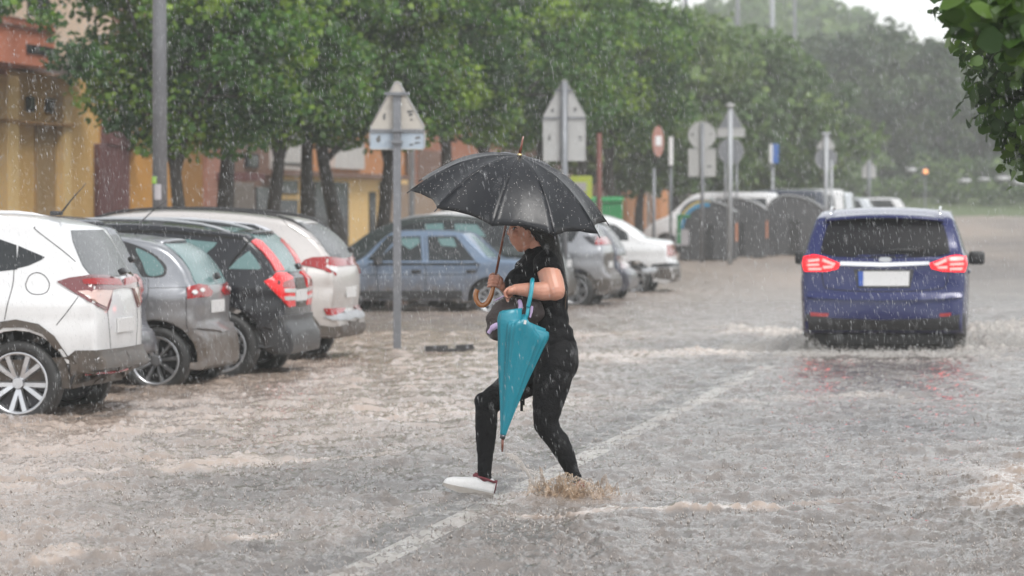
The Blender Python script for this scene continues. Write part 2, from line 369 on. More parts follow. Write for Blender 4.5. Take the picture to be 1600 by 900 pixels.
def fused(name, bm, voxel, material, parent=None, smooth=6, noise=None, dec=None, **k):
    """closed shapes in bm are fused into ONE continuous surface"""
    bmesh.ops.recalc_face_normals(bm, faces=bm.faces)
    me = bpy.data.meshes.new('tmp'); bm.to_mesh(me); bm.free()
    o = bpy.data.objects.new('tmp', me); COL.objects.link(o)
    r = o.modifiers.new('r', 'REMESH'); r.mode = 'VOXEL'; r.voxel_size = voxel; r.use_smooth_shade = True
    s = o.modifiers.new('s', 'SMOOTH'); s.factor = .5; s.iterations = smooth
    if dec: d = o.modifiers.new('d', 'DECIMATE'); d.ratio = dec
    dg = bpy.context.evaluated_depsgraph_get(); me2 = bpy.data.meshes.new_from_object(o.evaluated_get(dg))
    bpy.data.objects.remove(o); bpy.data.meshes.remove(me)
    me2.name = name; me2.materials.clear(); me2.materials.append(material)
    n = len(me2.vertices)
    if noise:
        c = np.empty(n * 3, np.float32); me2.vertices.foreach_get('co', c); c = c.reshape(-1, 3)
        nn = np.empty(n * 3, np.float32); me2.vertices.foreach_get('normal', nn); nn = nn.reshape(-1, 3)
        c = c + nn * noise(c)[:, None]; me2.vertices.foreach_set('co', c.astype(np.float32).ravel())
    me2.polygons.foreach_set('use_smooth', [True] * len(me2.polygons)); me2.update()
    return link(name, me2, parent, **k)
def mk_skin():
    m = mat('skin', (.52, .27, .19), .42, 0, .5, 0, var=(18, (.60, .24, .18), .35), bump=(150, .08)); b = m.node_tree.nodes['Principled BSDF']
    b.inputs['Subsurface Weight'].default_value = .12; b.inputs['Subsurface Radius'].default_value = (.02, .008, .004); b.inputs['Subsurface Scale'].default_value = .4
    return m
M['skin'] = mk_skin()
M['black_shirt'] = mat('wet_black_cotton', (.005, .005, .006), .7, 0, .16, 0, bump=(45, .5))
M['leggings'] = mat('black_leggings', (.005, .005, .006), .7, 0, .16, 0, var=(30, (.010, .010, .011), .6), bump=(60, .4))
M['hair'] = mat('wet_black_hair', (.006, .005, .004), .38, 0, .5, 0, bump=(120, .6))
M['hair_brown'] = mat('brown_hair', (.05, .03, .015), .4)
M['shoe_white'] = mat('white_trainer', (.74, .74, .74), .45, 0, .4, 0, var=(25, (.55, .53, .50), .4), bump=(90, .15))
M['sole'] = mat('trainer_sole', (.36, .33, .30), .6, var=(30, (.3, .27, .24), .5))
M['maroon'] = mat('maroon_lining', (.16, .03, .04), .7)
M['wood'] = mat('varnished_wood', (.42, .16, .035), .22, 0, .5, .8, var=(40, (.30, .09, .02), .6))
M['wood_dark'] = mat('dark_varnished_wood', (.17, .045, .022), .25, 0, .5, .7, var=(60, (.10, .03, .015), .6))
M['brass'] = mat('brass', (.7, .55, .28), .3, 1)
M['print_white'] = mat('white_print', (.6, .6, .6), .6)

wroot = empty('person', (pp(860, 775).x, PY, GZ), label='woman in black top and leggings stepping through the flood under an umbrella', cat='person')
def inw(o):                                    # keep world place while hanging it under the root
    o.parent = wroot; o.matrix_parent_inverse = Matrix.Translation(-Vector(wroot.location)); return o

# joints (photo pixels + depth). Her left side is the near one.
NECK = pp(850, 402, -.00); CHEST = pp(838, 432, 0); WAIST = pp(853, 500, 0); HIP = pp(862, 560, 0)
SH_L, EL_L, WR_L = pp(857, 418, -.19), pp(868, 453, -.27), pp(806, 455, -.27)
SH_R, EL_R, WR_R = pp(843, 415, .17), pp(822, 468, .17), pp(783, 446, -.03)
HIP_L, KN_L, AN_L = pp(869, 570, -.09), pp(857, 664, -.11), pp(896, 742, -.10)
HIP_R, KN_R, AN_R = pp(858, 572, .09), pp(762, 634, .10), pp(757, 735, .09)

# ---- body (skin): head, neck, arms, hands, trunk, legs in one surface
bm = bmesh.new()
hc = pp(829, 357, 0)                                     # skull centre, face turned down and slightly away
HT = Matrix.Rotation(R(8), 3, 'Y')
ball_mesh(bm, hc, (.105, .078, .108), HT, 28)             # cranium
ball_mesh(bm, pp(818, 367, 0), (.082, .064, .088), HT, 24)   # face mass
ball_mesh(bm, pp(815, 383, 0), (.044, .042, .036), HT, 16)   # jaw and chin
ball_mesh(bm, pp(813.5, 388.5, 0), (.026, .028, .020), None, 14)
ball_mesh(bm, pp(822, 385, 0), (.045, .046, .030), Matrix.Rotation(R(-22), 3, 'Y'), 16)
ball_mesh(bm, pp(801.5, 352, 0), (.022, .05, .024), HT, 14)   # brow
chain(bm, [(pp(799.0, 355, 0), .009), (pp(794.6, 363.5, 0), .0105), (pp(798, 366.5, 0), .012)])  # nose bridge, tip, base
ball_mesh(bm, pp(795.2, 364.8, 0), (.012, .015, .010), None, 12)
ball_mesh(bm, pp(799.2, 372.2, 0), (.012, .023, .0065), Matrix.Rotation(R(-15), 3, 'Y'), 12)   # lips
ball_mesh(bm, pp(800.6, 376.6, 0), (.012, .021, .0075), Matrix.Rotation(R(15), 3, 'Y'), 12)
for d in (-.045, .045): ball_mesh(bm, pp(807, 366, d * .9), (.03, .022, .026), None, 14)       # cheeks
# ear
for (u, v, r_) in ((826, 362, .016), (826.6, 366.5, .014), (824.6, 370, .010)): ball_mesh(bm, pp(u, v, -.082), (r_, .010, r_ * 1.15), None, 12)
chain(bm, [(pp(838, 375, 0), .062), (pp(848, 398, 0), .066), (pp(850, 412, 0), .075)])    # neck
# trunk
chain(bm, [(pp(848, 418, 0), .105), (pp(846, 450, 0), .135), (pp(852, 500, 0), .125), (pp(864, 550, 0), .135)], 1.05)
chain(bm, [(SH_R, .055), (SH_L, .058)])
# near arm: heavy upper arm straight down, forearm folded forward
chain(bm, [(pp(856, 421, -.19), .064), (pp(862, 440, -.23), .068), (pp(866, 453, -.26), .062)], 1.0)
chain(bm, [(pp(866, 453, -.26), .057), (pp(848, 455, -.27), .054), (pp(824, 453, -.275), .041), (pp(806, 452, -.27), .030)], .9)
ball_mesh(bm, pp(873, 458, -.255), (.034, .036, .036), None, 14)
# near hand resting on the bag's rim: back of the hand, five fingers curling down round it
def hand(bm, wrist, palm_c, palm_s, palm_rot, fingers, thumb):
    capsule(bm, wrist, palm_c, .028, .026, .9); ball_mesh(bm, palm_c, palm_s, palm_rot, 18)
    for f, r0 in fingers:
        P = [Vector(p) for p in f]; rs = [r0, r0 * .95, r0 * .88, r0 * .74]
        chain(bm, list(zip(P, rs)))
    chain(bm, list(zip([Vector(p) for p in thumb], (.0125, .0118, .0105, .009))))
pc = pp(798, 454, -.275)
hand(bm, pp(806, 452.5, -.27), pc, (.036, .034, .024), Matrix.Rotation(R(-28), 3, 'Y'),
     [([pp(793, 451.0 + i * .9, -.305 + i * .021), pp(788.6 + i * .4, 456.0 + i * .8, -.312 + i * .021), pp(788.8 + i * .7, 462 + i * .6, -.306 + i * .021), pp(792.5 + i * .6, 465.2 + i * .3, -.297 + i * .021)], .0088 - (.0012 if i in (0,) else 0)) for i in range(4)],
     [pp(800, 458, -.245), pp(796, 463, -.237), pp(793, 467, -.242), pp(793.5, 470, -.25)])
# far arm comes across to the umbrella handle
chain(bm, [(SH_R, .056), (pp(828, 445, .18), .05), (EL_R, .045)])
chain(bm, [(EL_R, .042), (pp(802, 462, .09), .036), (pp(790, 452, .01), .028), (pp(785, 447, -.02), .026)])
# far hand: a fist closed on the shaft (shaft passes (773,437))
ball_mesh(bm, pp(779.5, 441, -.035), (.026, .022, .036), Matrix.Rotation(R(14), 3, 'Y'), 18)
for i in range(4):
    v = 431.5 + i * 5.0; u = 773.6 - i * .9; rr = (.0078, .0081, .0078, .0068)[i]
    chain(bm, [(pp(u + 5.5, v, -.062), rr), (pp(u - 2.5, v - .6, -.074), rr), (pp(u - 8.2, v + .6, -.060), rr * .95), (pp(u - 8.6, v + 1.4, -.040), rr * .9), (pp(u - 4.5, v + 1.6, -.022), rr * .8)])
chain(bm, [(pp(782, 436, -.028), .0125), (pp(777, 430.5, -.012), .0118), (pp(770.5, 428.5, -.014), .0108), (pp(766.5, 430.5, -.028), .009)])
# legs (under the leggings) with ankles and feet
chain(bm, [(HIP_L, .080), (KN_L, .050), (pp(872, 690, -.11), .048), (AN_L, .032), (pp(898, 762, -.10), .030)])
chain(bm, [(HIP_R, .080), (KN_R, .050), (pp(760, 672, .10), .047), (AN_R, .032), (pp(757, 752, .09), .030)])
body = inw(fused('body', bm, .0034, M['skin'], None, 3))

# ---- face details: brow, eye, lips as small pieces on the near side
M['lip'] = mat('lip', (.38, .12, .11), .4); M['eye_white'] = mat('eye_white', (.7, .68, .66), .2); M['iris'] = mat('iris', (.04, .02, .01), .15)
for sd in (-1, 1):
    bm = bmesh.new(); ball_mesh(bm, pp(803.6, 357.5, sd * .034), (.011, .011, .010), None, 14); inw(bmobj('eye', bm, M['iris'], None, True))
    bm = bmesh.new(); chain(bm, [(pp(799.6, 352, sd * .03), .003), (pp(804.5, 350.4, sd * .046), .0034), (pp(810, 352.4, sd * .060), .002)]); inw(bmobj('eyebrow', bm, M['hair'], None, True))
    bm = bmesh.new(); chain(bm, [(pp(801.4, 355.6, sd * .034), .0022), (pp(805, 354.9, sd * .044), .003), (pp(808.4, 357, sd * .052), .002)]); inw(bmobj('eyelashes', bm, M['hair'], None, True))
bm = bmesh.new(); ball_mesh(bm, pp(798.4, 374.3, 0), (.0085, .021, .0062), Matrix.Rotation(R(10), 3, 'Y'), 14); inw(bmobj('lips', bm, M['lip'], None, True))

# ---- hair: cap over the skull, hanging wet down the back to the waist
bm = bmesh.new()
ball_mesh(bm, pp(834, 351, 0), (.112, .088, .105), HT, 26)
ball_mesh(bm, pp(846, 358, 0), (.088, .085, .110), None, 22)
chain(bm, [(pp(847, 352, .0), .078), (pp(856, 372, 0), .058), (pp(862, 395, 0), .055), (pp(869, 420, 0), .050), (pp(874, 445, .0), .045), (pp(877, 470, 0), .035), (pp(878, 488, 0), .020)], 1.5)
for i in range(16):
    d = rng.uniform(-.10, .10); u0 = 849 + rng.uniform(-9, 5)
    chain(bm, [(pp(u0, 355 + rng.uniform(-5, 8), d * .8), .012), (pp(u0 + 9, 385, d), .011), (pp(u0 + 18 + rng.uniform(-2, 2), 415, d * 1.1), .010), (pp(872 + rng.uniform(-4, 6), 450, d * 1.1), .009), (pp(876 + rng.uniform(-5, 6), 478 + rng.uniform(-8, 14), d), .004)])
# strands along the temple and over the ear
for i in range(7):
    chain(bm, [(pp(812 + i * 2.2, 344 + i * .3, -.068), .010), (pp(822 + i * 2, 352 + i, -.084), .010), (pp(832 + i * 1.5, 362 + i * 1.5, -.086), .010), (pp(842 + i, 374 + i, -.08), .010), (pp(852 + i, 392 + i, -.085), .008)])
inw(fused('hair', bm, .0065, M['hair'], None, 2, noise=lambda c: .0022 * np.sin(c[:, 0] * 320 + c[:, 2] * 40) * np.cos(c[:, 1] * 260 + c[:, 2] * 25)))
bm = bmesh.new()
for i in range(5): chain(bm, [(pp(876 + i * .8, 425, -.09 + i * .02), .003), (pp(881 + i * .6, 440, -.09 + i * .02), .004), (pp(884 + i * .4, 462, -.085 + i * .02), .0035), (pp(883, 482 + i, -.08 + i * .02), .002)])
inw(bmobj('hair_strand', bm, M['hair_brown'], None, True))

# ---- shirt
def wr(amp, f):
    return lambda c: amp * (np.sin(c[:, 2] * f + c[:, 0] * f * .6 + 2 * np.sin(c[:, 1] * 17)) * np.sin(c[:, 0] * f * .8 - c[:, 2] * f * .35 + 3 * np.sin(c[:, 2] * 9)) + .5 * np.sin(c[:, 2] * f * 2.1 + c[:, 1] * f))
bm = bmesh.new()
chain(bm, [(pp(846, 397, 0), .072), (pp(848, 412, 0), .115), (pp(842, 432, 0), .150), (pp(847, 455, 0), .150), (pp(851, 490, 0), .132), (pp(853, 520, 0), .140), (pp(859, 532, 0), .145)], 1.08)
for d in (-.075, .075): ball_mesh(bm, pp(820, 441, d), (.118, .088, .095), Matrix.Rotation(R(-12), 3, 'Y'), 22)
ball_mesh(bm, pp(832, 492, 0), (.125, .125, .13), None, 22)                  # belly
chain(bm, [(SH_R, .066), (SH_L, .068)]); ball_mesh(bm, pp(831, 396, 0), (.048, .06, .03), Matrix.Rotation(R(40), 3, 'Y'), 14)
for (a, b, c_) in ((pp(853, 409, -.17), pp(855.5, 424, -.20), -1), (pp(844, 409, .16), pp(836, 428, .175), 1)):
    capsule(bm, a, b, .074, .079, 1.0, 20, False); ball_mesh(bm, a, (.072, .07, .068), None, 16)
shirt = inw(fused('shirt', bm, .0065, M['black_shirt'], None, 3, noise=wr(.0030, 47)))
# small print on the chest
for k, (u, v) in enumerate(((807.5, 409.5), (808.5, 412), (806, 415))):
    bm = bmesh.new()
    for j in range(3): box(bm, pp(u + j * 1.3, v + (j % 2) * .5, -.088 - .0 * k), (.0038, .006, .0022))
    inw(bmobj('chest_print', bm, M['print_white']))

# ---- leggings
bm = bmesh.new()
chain(bm, [(pp(856, 520, 0), .128), (pp(862, 548, 0), .150), (pp(866, 566, 0), .142)], 1.05)
for d in (-.085, .085): ball_mesh(bm, pp(873, 563, d), (.102, .098, .135), None, 22)
chain(bm, [(pp(867, 570, -.09), .118), (pp(862, 600, -.10), .108), (pp(856, 632, -.11), .088), (pp(853, 656, -.11), .073), (pp(858, 672, -.11), .066)])
chain(bm, [(pp(858, 672, -.11), .062), (pp(872, 690, -.11), .064), (pp(884, 712, -.105), .054), (pp(893, 735, -.10), .041), (pp(898, 748, -.10), .040)])
ball_mesh(bm, pp(848, 660, -.11), (.052, .055, .065), Matrix.Rotation(R(20), 3, 'Y'), 16)
chain(bm, [(pp(855, 572, .08), .118), (pp(826, 591, .09), .103), (pp(794, 609, .10), .088), (pp(770, 624, .10), .073), (pp(760, 636, .10), .066)])
ball_mesh(bm, pp(755, 628, .10), (.053, .055, .058), None, 16)
chain(bm, [(pp(760, 636, .10), .064), (pp(760, 660, .10), .065), (pp(759, 690, .10), .057), (pp(758, 715, .095), .044), (pp(757, 738, .09), .041), (pp(757, 746, .09), .040)])
inw(fused('leggings', bm, .006, M['leggings'], None, 3, noise=wr(.0012, 52)))
bm = bmesh.new()      # bunched hems
for (u, v, d, r_) in ((757, 742, .09, .043), (757.5, 747, .09, .042), (757, 736, .09, .043), (899, 747, -.10, .043), (897, 741, -.10, .044)):
    g = bmesh.ops.create_uvsphere(bm, u_segments=18, v_segments=8, radius=1, matrix=Matrix.Translation(pp(u, v, d)) @ Matrix.Rotation(R(rng.uniform(-10, 10)), 4, 'Y') @ Matrix.Diagonal((r_, r_, .011, 1)))
inw(bmobj('hem', bm, M['leggings'], None, True))
bm = bmesh.new(); box(bm, pp(815, 634, -.02), (.016, .012, .06)); box(bm, pp(818.5, 626, -.02), (.010, .010, .05)); inw(bmobj('hanging_strap', bm, M['black_shirt']))

# ---- shoes
def shoe(name, fwd, ankle, scale, matl, rot_p, d):
    """trainer built along -X (toe) from the heel; rot_p pitches it"""
    root = None
    secs = [(0.0, .000, .036, .072), (.02, .0, .042, .086), (.06, .0, .043, .090), (.10, .0, .043, .084), (.15, .0, .046, .070), (.20, .0, .050, .060), (.24, .0, .047, .052), (.265, .0, .038, .042), (.278, .0, .024, .030), (.284, .0, .008, .014)]
    bm = bmesh.new(); rings = []
    for x, z0, w_, h_ in secs:
        ring = []
        for j in range(16):
            t = math.pi * j / 15; ring.append(bm.verts.new((-x, w_ * math.copysign(abs(math.cos(t)) ** .6, math.cos(t)), .012 + h_ * math.sin(t) ** .7)))
        rings.append(ring)
    for r0, r1 in zip(rings, rings[1:]):
        for j in range(15): bm.faces.new((r0[j], r0[j + 1], r1[j + 1], r1[j]))
        bm.faces.new((r0[0], r1[0], r1[15], r0[15]))
    bm.faces.new(rings[0]); bm.faces.new(rings[-1])
    Tm = Matrix.Translation(fwd) @ Matrix.Rotation(rot_p, 4, 'Y') @ Matrix.Scale(scale, 4)
    bmesh.ops.transform(bm, matrix=Tm, verts=bm.verts); up = inw(bmobj('shoe', bm, matl, None, True))
    bm = bmesh.new(); rings = []
    for x, z0, w_, h_ in secs:
        rings.append([bm.verts.new((-x - .002 + .004 * (x == 0), s * (w_ + .003), z)) for s, z in ((-1, .024), (-1, -.008 + .016 * max(0, (x - .2) / .08)), (1, -.006 + .016 * max(0, (x - .2) / .08)), (1, .024))])
    for r0, r1 in zip(rings, rings[1:]):
        for j in range(4): bm.faces.new((r0[j], r0[(j + 1) % 4], r1[(j + 1) % 4], r1[j]))
    bm.faces.new(rings[0]); bm.faces.new(rings[-1]); bmesh.ops.transform(bm, matrix=Tm, verts=bm.verts)
    sl = bmobj('sole', bm, M['sole'], up, False)
    sl.matrix_parent_inverse = Matrix.Identity(4)
    if matl is M['shoe_white']:
        bm = bmesh.new()
        tube(bm, [Tm @ Vector((-.012 - .0, -.036, .085)), Tm @ Vector((-.05, -.044, .093)), Tm @ Vector((-.095, -.036, .096)), Tm @ Vector((-.115, 0, .094)), Tm @ Vector((-.095, .036, .096)), Tm @ Vector((-.05, .044, .093)), Tm @ Vector((-.010, .036, .085)), Tm @ Vector((.0, 0, .085)), Tm @ Vector((-.012, -.036, .085))], .007, 8)
        box(bm, Tm @ Vector((.001, 0, .06)), (.012, .03, .075), Matrix.Rotation(rot_p, 3, 'Y')); ball_mesh(bm, Tm @ Vector((-.11, 0, .10)), (.026, .020, .016), None, 10)
        bmobj('lining', bm, M['maroon'], up, True)
        bm = bmesh.new()
        for i in range(6):
            x = -.115 - i * .019; tube(bm, [Tm @ Vector((x, -.034, .070 - i * .005)), Tm @ Vector((x - .004, -.012, .088 - i * .007)), Tm @ Vector((x, .012, .088 - i * .007)), Tm @ Vector((x - .004, .034, .070 - i * .005))], .0032, 6)
        bmobj('lace', bm, M['shoe_white'], up, True)
    return up
shoe('shoe', pp(770, 777, .09), None, 1.04, M['shoe_white'], R(12), .09)
shoe('shoe', pp(914, 779, -.10), None, .98, mat('wet_shoe', (.07, .05, .045), .5), R(-9), -.10)
bm = bmesh.new(); ball_mesh(bm, pp(757, 750, .09), (.040, .04, .028), None, 14); inw(bmobj('sock', bm, M['maroon'], None, True))
bm = bmesh.new(); ball_mesh(bm, pp(903, 760, -.10), (.040, .04, .05), None, 14); inw(bmobj('sock', bm, M['maroon'], None, True))

# ================================================================ UMBRELLA OVER HER
def mk_cloth(name, col, rough=.4, b_=(70, .2)):
    m = mat(name, col, rough, 0, .5, .25, bump=b_); m.node_tree.nodes['Principled BSDF'].inputs['Coat Roughness'].default_value = .2; return m
M['umb_black'] = mat('wet_black_umbrella_cloth', (.006, .007, .010), .36, 0, .42, 0, bump=(30, .08))
M['umb_pipe'] = mat('umbrella_rib_metal', (.10, .10, .11), .35, .8)
apex = pp(811.5, 244, -.02); cent = pp(795.5, 322, .045)
ax = (apex - cent).normalized(); hgt = (apex - cent).length
e1 = Vector((1, 0, .2)); e1 = (e1 - ax * e1.dot(ax)).normalized(); e2 = ax.cross(e1)
if e2.y > 0: e2 = -e2                      # e2 points to the camera
RU = 159 / PS
uroot = empty('umbrella', cent, label='open black umbrella with curved wooden handle, held overhead by the woman', cat='umbrella')
def inu(o, root): o.parent = root; o.matrix_parent_inverse = Matrix.Translation(-Vector(root.location)); return o
NR = 10; PH = R(102)
def um(theta, r, sag=0.0):
    """canopy point: theta around, r 0..1 from apex to rim"""
    z = hgt * (1 - r ** 2.1 * 1.0) ; return cent + e1 * (math.cos(theta) * r * RU) + e2 * (math.sin(theta) * r * RU) + ax * (z - sag)
for k in range(NR):
    t0 = PH + 2 * math.pi * k / NR; t1 = t0 + 2 * math.pi / NR; vs = []; fs = []; NU, NV = 10, 14
    for i in range(NV + 1):
        r = i / NV
        for j in range(NU + 1):
            s = j / NU; a, b = um(t0, r), um(t1, r); chord = a.lerp(b, s)
            bulge = math.sin(math.pi * s); arc = um(t0 + (t1 - t0) * s, r)
            p = chord.lerp(arc, .06)
            edge = bulge * r ** 6 * .055                       # scalloped rim drawn in towards the apex
            p = p + (apex - p).normalized() * edge - ax * bulge * .016 * r * (1 + .3 * math.sin(7 * r + k))
            p += ax * .0025 * math.sin(j * 1.9 + k * 2.2) * math.sin(i * 1.1 + k) * r
            vs.append(p)
    for i in range(NV):
        for j in range(NU): q = i * (NU + 1) + j; fs.append((q, q + 1, q + NU + 2, q + NU + 1))
    o = mesh('canopy_panel', vs, fs, M['umb_black'], None, True); s_ = o.modifiers.new('s', 'SOLIDIFY'); s_.thickness = .0012; inu(o, uroot)
    bm = bmesh.new(); tube(bm, [um(t0, i / 12) - ax * .006 for i in range(13)], [.0024] * 11 + [.0022, .002], 6)
    tip = um(t0, 1.0); tube(bm, [tip - ax * .004, tip + (tip - um(t0, .93)).normalized() * .022 - ax * .004], [.004, .003], 6); inu(bmobj('rib', bm, M['umb_pipe'], None, True), uroot)
    bm = bmesh.new(); tube(bm, [um(t0, .52) - ax * .008, cent + ax * (hgt * .18)], .0018, 5); inu(bmobj('stretcher', bm, M['umb_pipe'], None, True), uroot)
tip_t = pp(817.5, 213, -.035)
inu(tubeobj('ferrule', [apex - ax * .01, apex.lerp(tip_t, .5), tip_t], [.0095, .0075, .0055], M['wood_dark']), uroot)
inu(tubeobj('ferrule_ring', [apex + ax * .004, apex + ax * .016], [.016, .012], M['brass']), uroot)
hp = pp(772.5, 440, -.045)
inu(tubeobj('shaft', [apex, hp], .0075, M['wood_dark']), uroot)
bm = bmesh.new(); PA = spline([hp, pp(769, 455, -.045), pp(765.5, 466, -.045), pp(759.5, 475, -.045), pp(751, 476.5, -.045), pp(744.5, 469, -.045), pp(743.5, 458, -.045), pp(746.2, 452.5, -.045)], 6)
tube(bm, PA, [.0115 + .0035 * min(1, i / 12) for i in range(len(PA))], 12); inu(bmobj('handle', bm, M['wood'], None, True), uroot)
inu(tubeobj('shaft_runner', [cent + ax * (hgt * .14), cent + ax * (hgt * .24)], .012, M['umb_pipe']), uroot)

# ================================================================ BAG
bgr = empty('bag', pp(800, 500, -.15), label='dark brown bag with lilac piping clasped against her front', cat='bag')
M['bag'] = mat('brown_bag_cloth', (.055, .042, .040), .6, 0, .4, 0, var=(25, (.035, .028, .027), .6), bump=(70, .4))
M['lilac'] = mat('lilac_piping', (.50, .38, .60), .6)
bm = bmesh.new()
ball_mesh(bm, pp(800, 497, -.16), (.150, .085, .120), Matrix.Rotation(R(-20), 3, 'Y'), 26)
ball_mesh(bm, pp(779, 515, -.16), (.070, .07, .068), None, 20); ball_mesh(bm, pp(790, 483, -.15), (.09, .06, .055), Matrix.Rotation(R(-32), 3, 'Y'), 20)
ball_mesh(bm, pp(826, 487, -.16), (.09, .07, .085), None, 20)
inu(fused('bag_body', bm, .006, M['bag'], None, 3, noise=wr(.004, 38)), bgr)
def ribbon(bm, pts, wd, th, nrm=Vector((0, -1, 0))):
    pts = spline(pts, 5); L_ = []
    for i, p in enumerate(pts):
        d = (pts[min(i + 1, len(pts) - 1)] - pts[max(0, i - 1)]).normalized(); s = d.cross(nrm).normalized()
        w_ = wd[i * (len(wd) - 1) // (len(pts) - 1)] if isinstance(wd, (list, tuple)) else wd
        L_.append([bm.verts.new(p + s * w_ * a + nrm * th * b) for a, b in ((-.5, 0), (-.4, 1), (.4, 1), (.5, 0))])
    for a, b in zip(L_, L_[1:]):
        for j in range(3): bm.faces.new((a[j], a[j + 1], b[j + 1], b[j]))
bm = bmesh.new(); ribbon(bm, [pp(806, 494, -.26), pp(811, 488, -.263), pp(813.5, 478, -.262), pp(811, 468, -.255)], [.022, .026, .024, .012], .006); inu(bmobj('piping', bm, M['lilac'], None, True), bgr)
bm = bmesh.new(); ribbon(bm, [pp(828, 496, -.262), pp(830, 488, -.262), pp(831.5, 478, -.26)], [.012, .016, .010], .006); inu(bmobj('piping', bm, M['lilac'], None, True), bgr)
bm = bmesh.new(); ribbon(bm, [pp(763, 521, -.235), pp(769, 513, -.245), pp(778, 508, -.252), pp(788, 506, -.258)], [.022, .034, .030, .02], .006); inu(bmobj('piping', bm, M['lilac'], None, True), bgr)
bm = bmesh.new(); ribbon(bm, [pp(772, 470, -.17), pp(781, 465.5, -.185), pp(790, 461, -.20)], .008, .005); inu(bmobj('piping', bm, M['lilac'], None, True), bgr)

# ================================================================ FOLDED TEAL UMBRELLA
tu = empty('folded_umbrella', pp(815, 590, -.32), label='folded teal umbrella hanging tip down from her forearm', cat='umbrella')
M['teal'] = mk_cloth('teal_umbrella_cloth', (.004, .20, .27), .42, (60, .15))
M['teal_strap'] = mat('teal_plastic', (.01, .28, .36), .3, 0, .5, .4)
top = pp(819, 500, -.34); bot = pp(785.5, 682, -.30); axd = (bot - top).normalized(); NT, NV = 120, 30
sx = Vector((1, 0, 0)); sx = (sx - axd * sx.dot(axd)).normalized(); sy = Vector((0, 1, 0))
vs = []; fs = []
prof = [(0, .03), (.012, .09), (.03, .142), (.08, .149), (.2, .128), (.35, .106), (.5, .083), (.65, .061), (.8, .039), (.92, .023), (1, .015)]
for i in range(NV + 1):
    t = i / NV
    for (a, ra), (b, rb) in zip(prof, prof[1:]):
        if a <= t <= b: r = ra + (rb - ra) * (t - a) / (b - a)
    c0 = top.lerp(bot, t)
    for j in range(NT):
        th = 2 * math.pi * j / NT
        q_ = (th * 8 / (2 * math.pi) + .18 * math.sin(2 * th) + .10 * t) % 1.0            # eight loose folds, each laid over its neighbour
        pl = (q_ / .78 if q_ < .78 else (1 - q_) / .22)
        pl2 = .035 * math.sin(th * 21 + 3 * math.sin(th * 3)) + .02 * math.sin(th * 37 + 8 * t)
        rr = r * (.74 + .28 * pl ** .8 + pl2)
        # upper rim: panel corners stand up and flare unevenly
        lift = (.030 * math.sin(th * 4 + 1.0) - .035 * math.cos(th)) * (1 - t) ** 3
        vs.append(c0 + sx * (rr * math.cos(th)) + sy * (rr * .50 * math.sin(th)) - axd * lift)
for i in range(NV):
    for j in range(NT): fs.append((i * NT + j, i * NT + (j + 1) % NT, (i + 1) * NT + (j + 1) % NT, (i + 1) * NT + j))
fs.append(tuple(range(NT))[::-1]); fs.append(tuple(NV * NT + j for j in range(NT)))
inu(mesh('folded_canopy', vs, fs, M['teal'], None, True), tu)
inu(tubeobj('tip', [bot, bot + (pp(787, 681, -.30) - bot) * 0 + Vector((0, 0, 0)), pp(784.5, 706, -.30)], [.011, .009, .006], M['wood_dark']), tu)
inu(tubeobj('tip_collar', [bot - axd * .01, bot + axd * .012], [.017, .015], M['umb_pipe']), tu)
inu(tubeobj('shaft', [top + axd * .03, pp(823.5, 492, -.34), pp(827.5, 468, -.345)], .0105, M['teal_strap']), tu)
bm = bmesh.new(); P = spline([pp(825, 480, -.345), pp(828, 466, -.35), pp(830.5, 452, -.345), pp(831.5, 441, -.325), pp(832, 437, -.28), pp(831, 441, -.235), pp(829, 455, -.215)], 6); tube(bm, P, .0125, 10)
inu(bmobj('handle', bm, M['teal_strap'], None, True), tu)
bm = bmesh.new(); box(bm, pp(820.5, 503.5, -.425), (.014, .004, .022), Matrix.Rotation(R(12), 3, 'Y')); inu(bmobj('care_label', bm, M['plate_white']), tu)
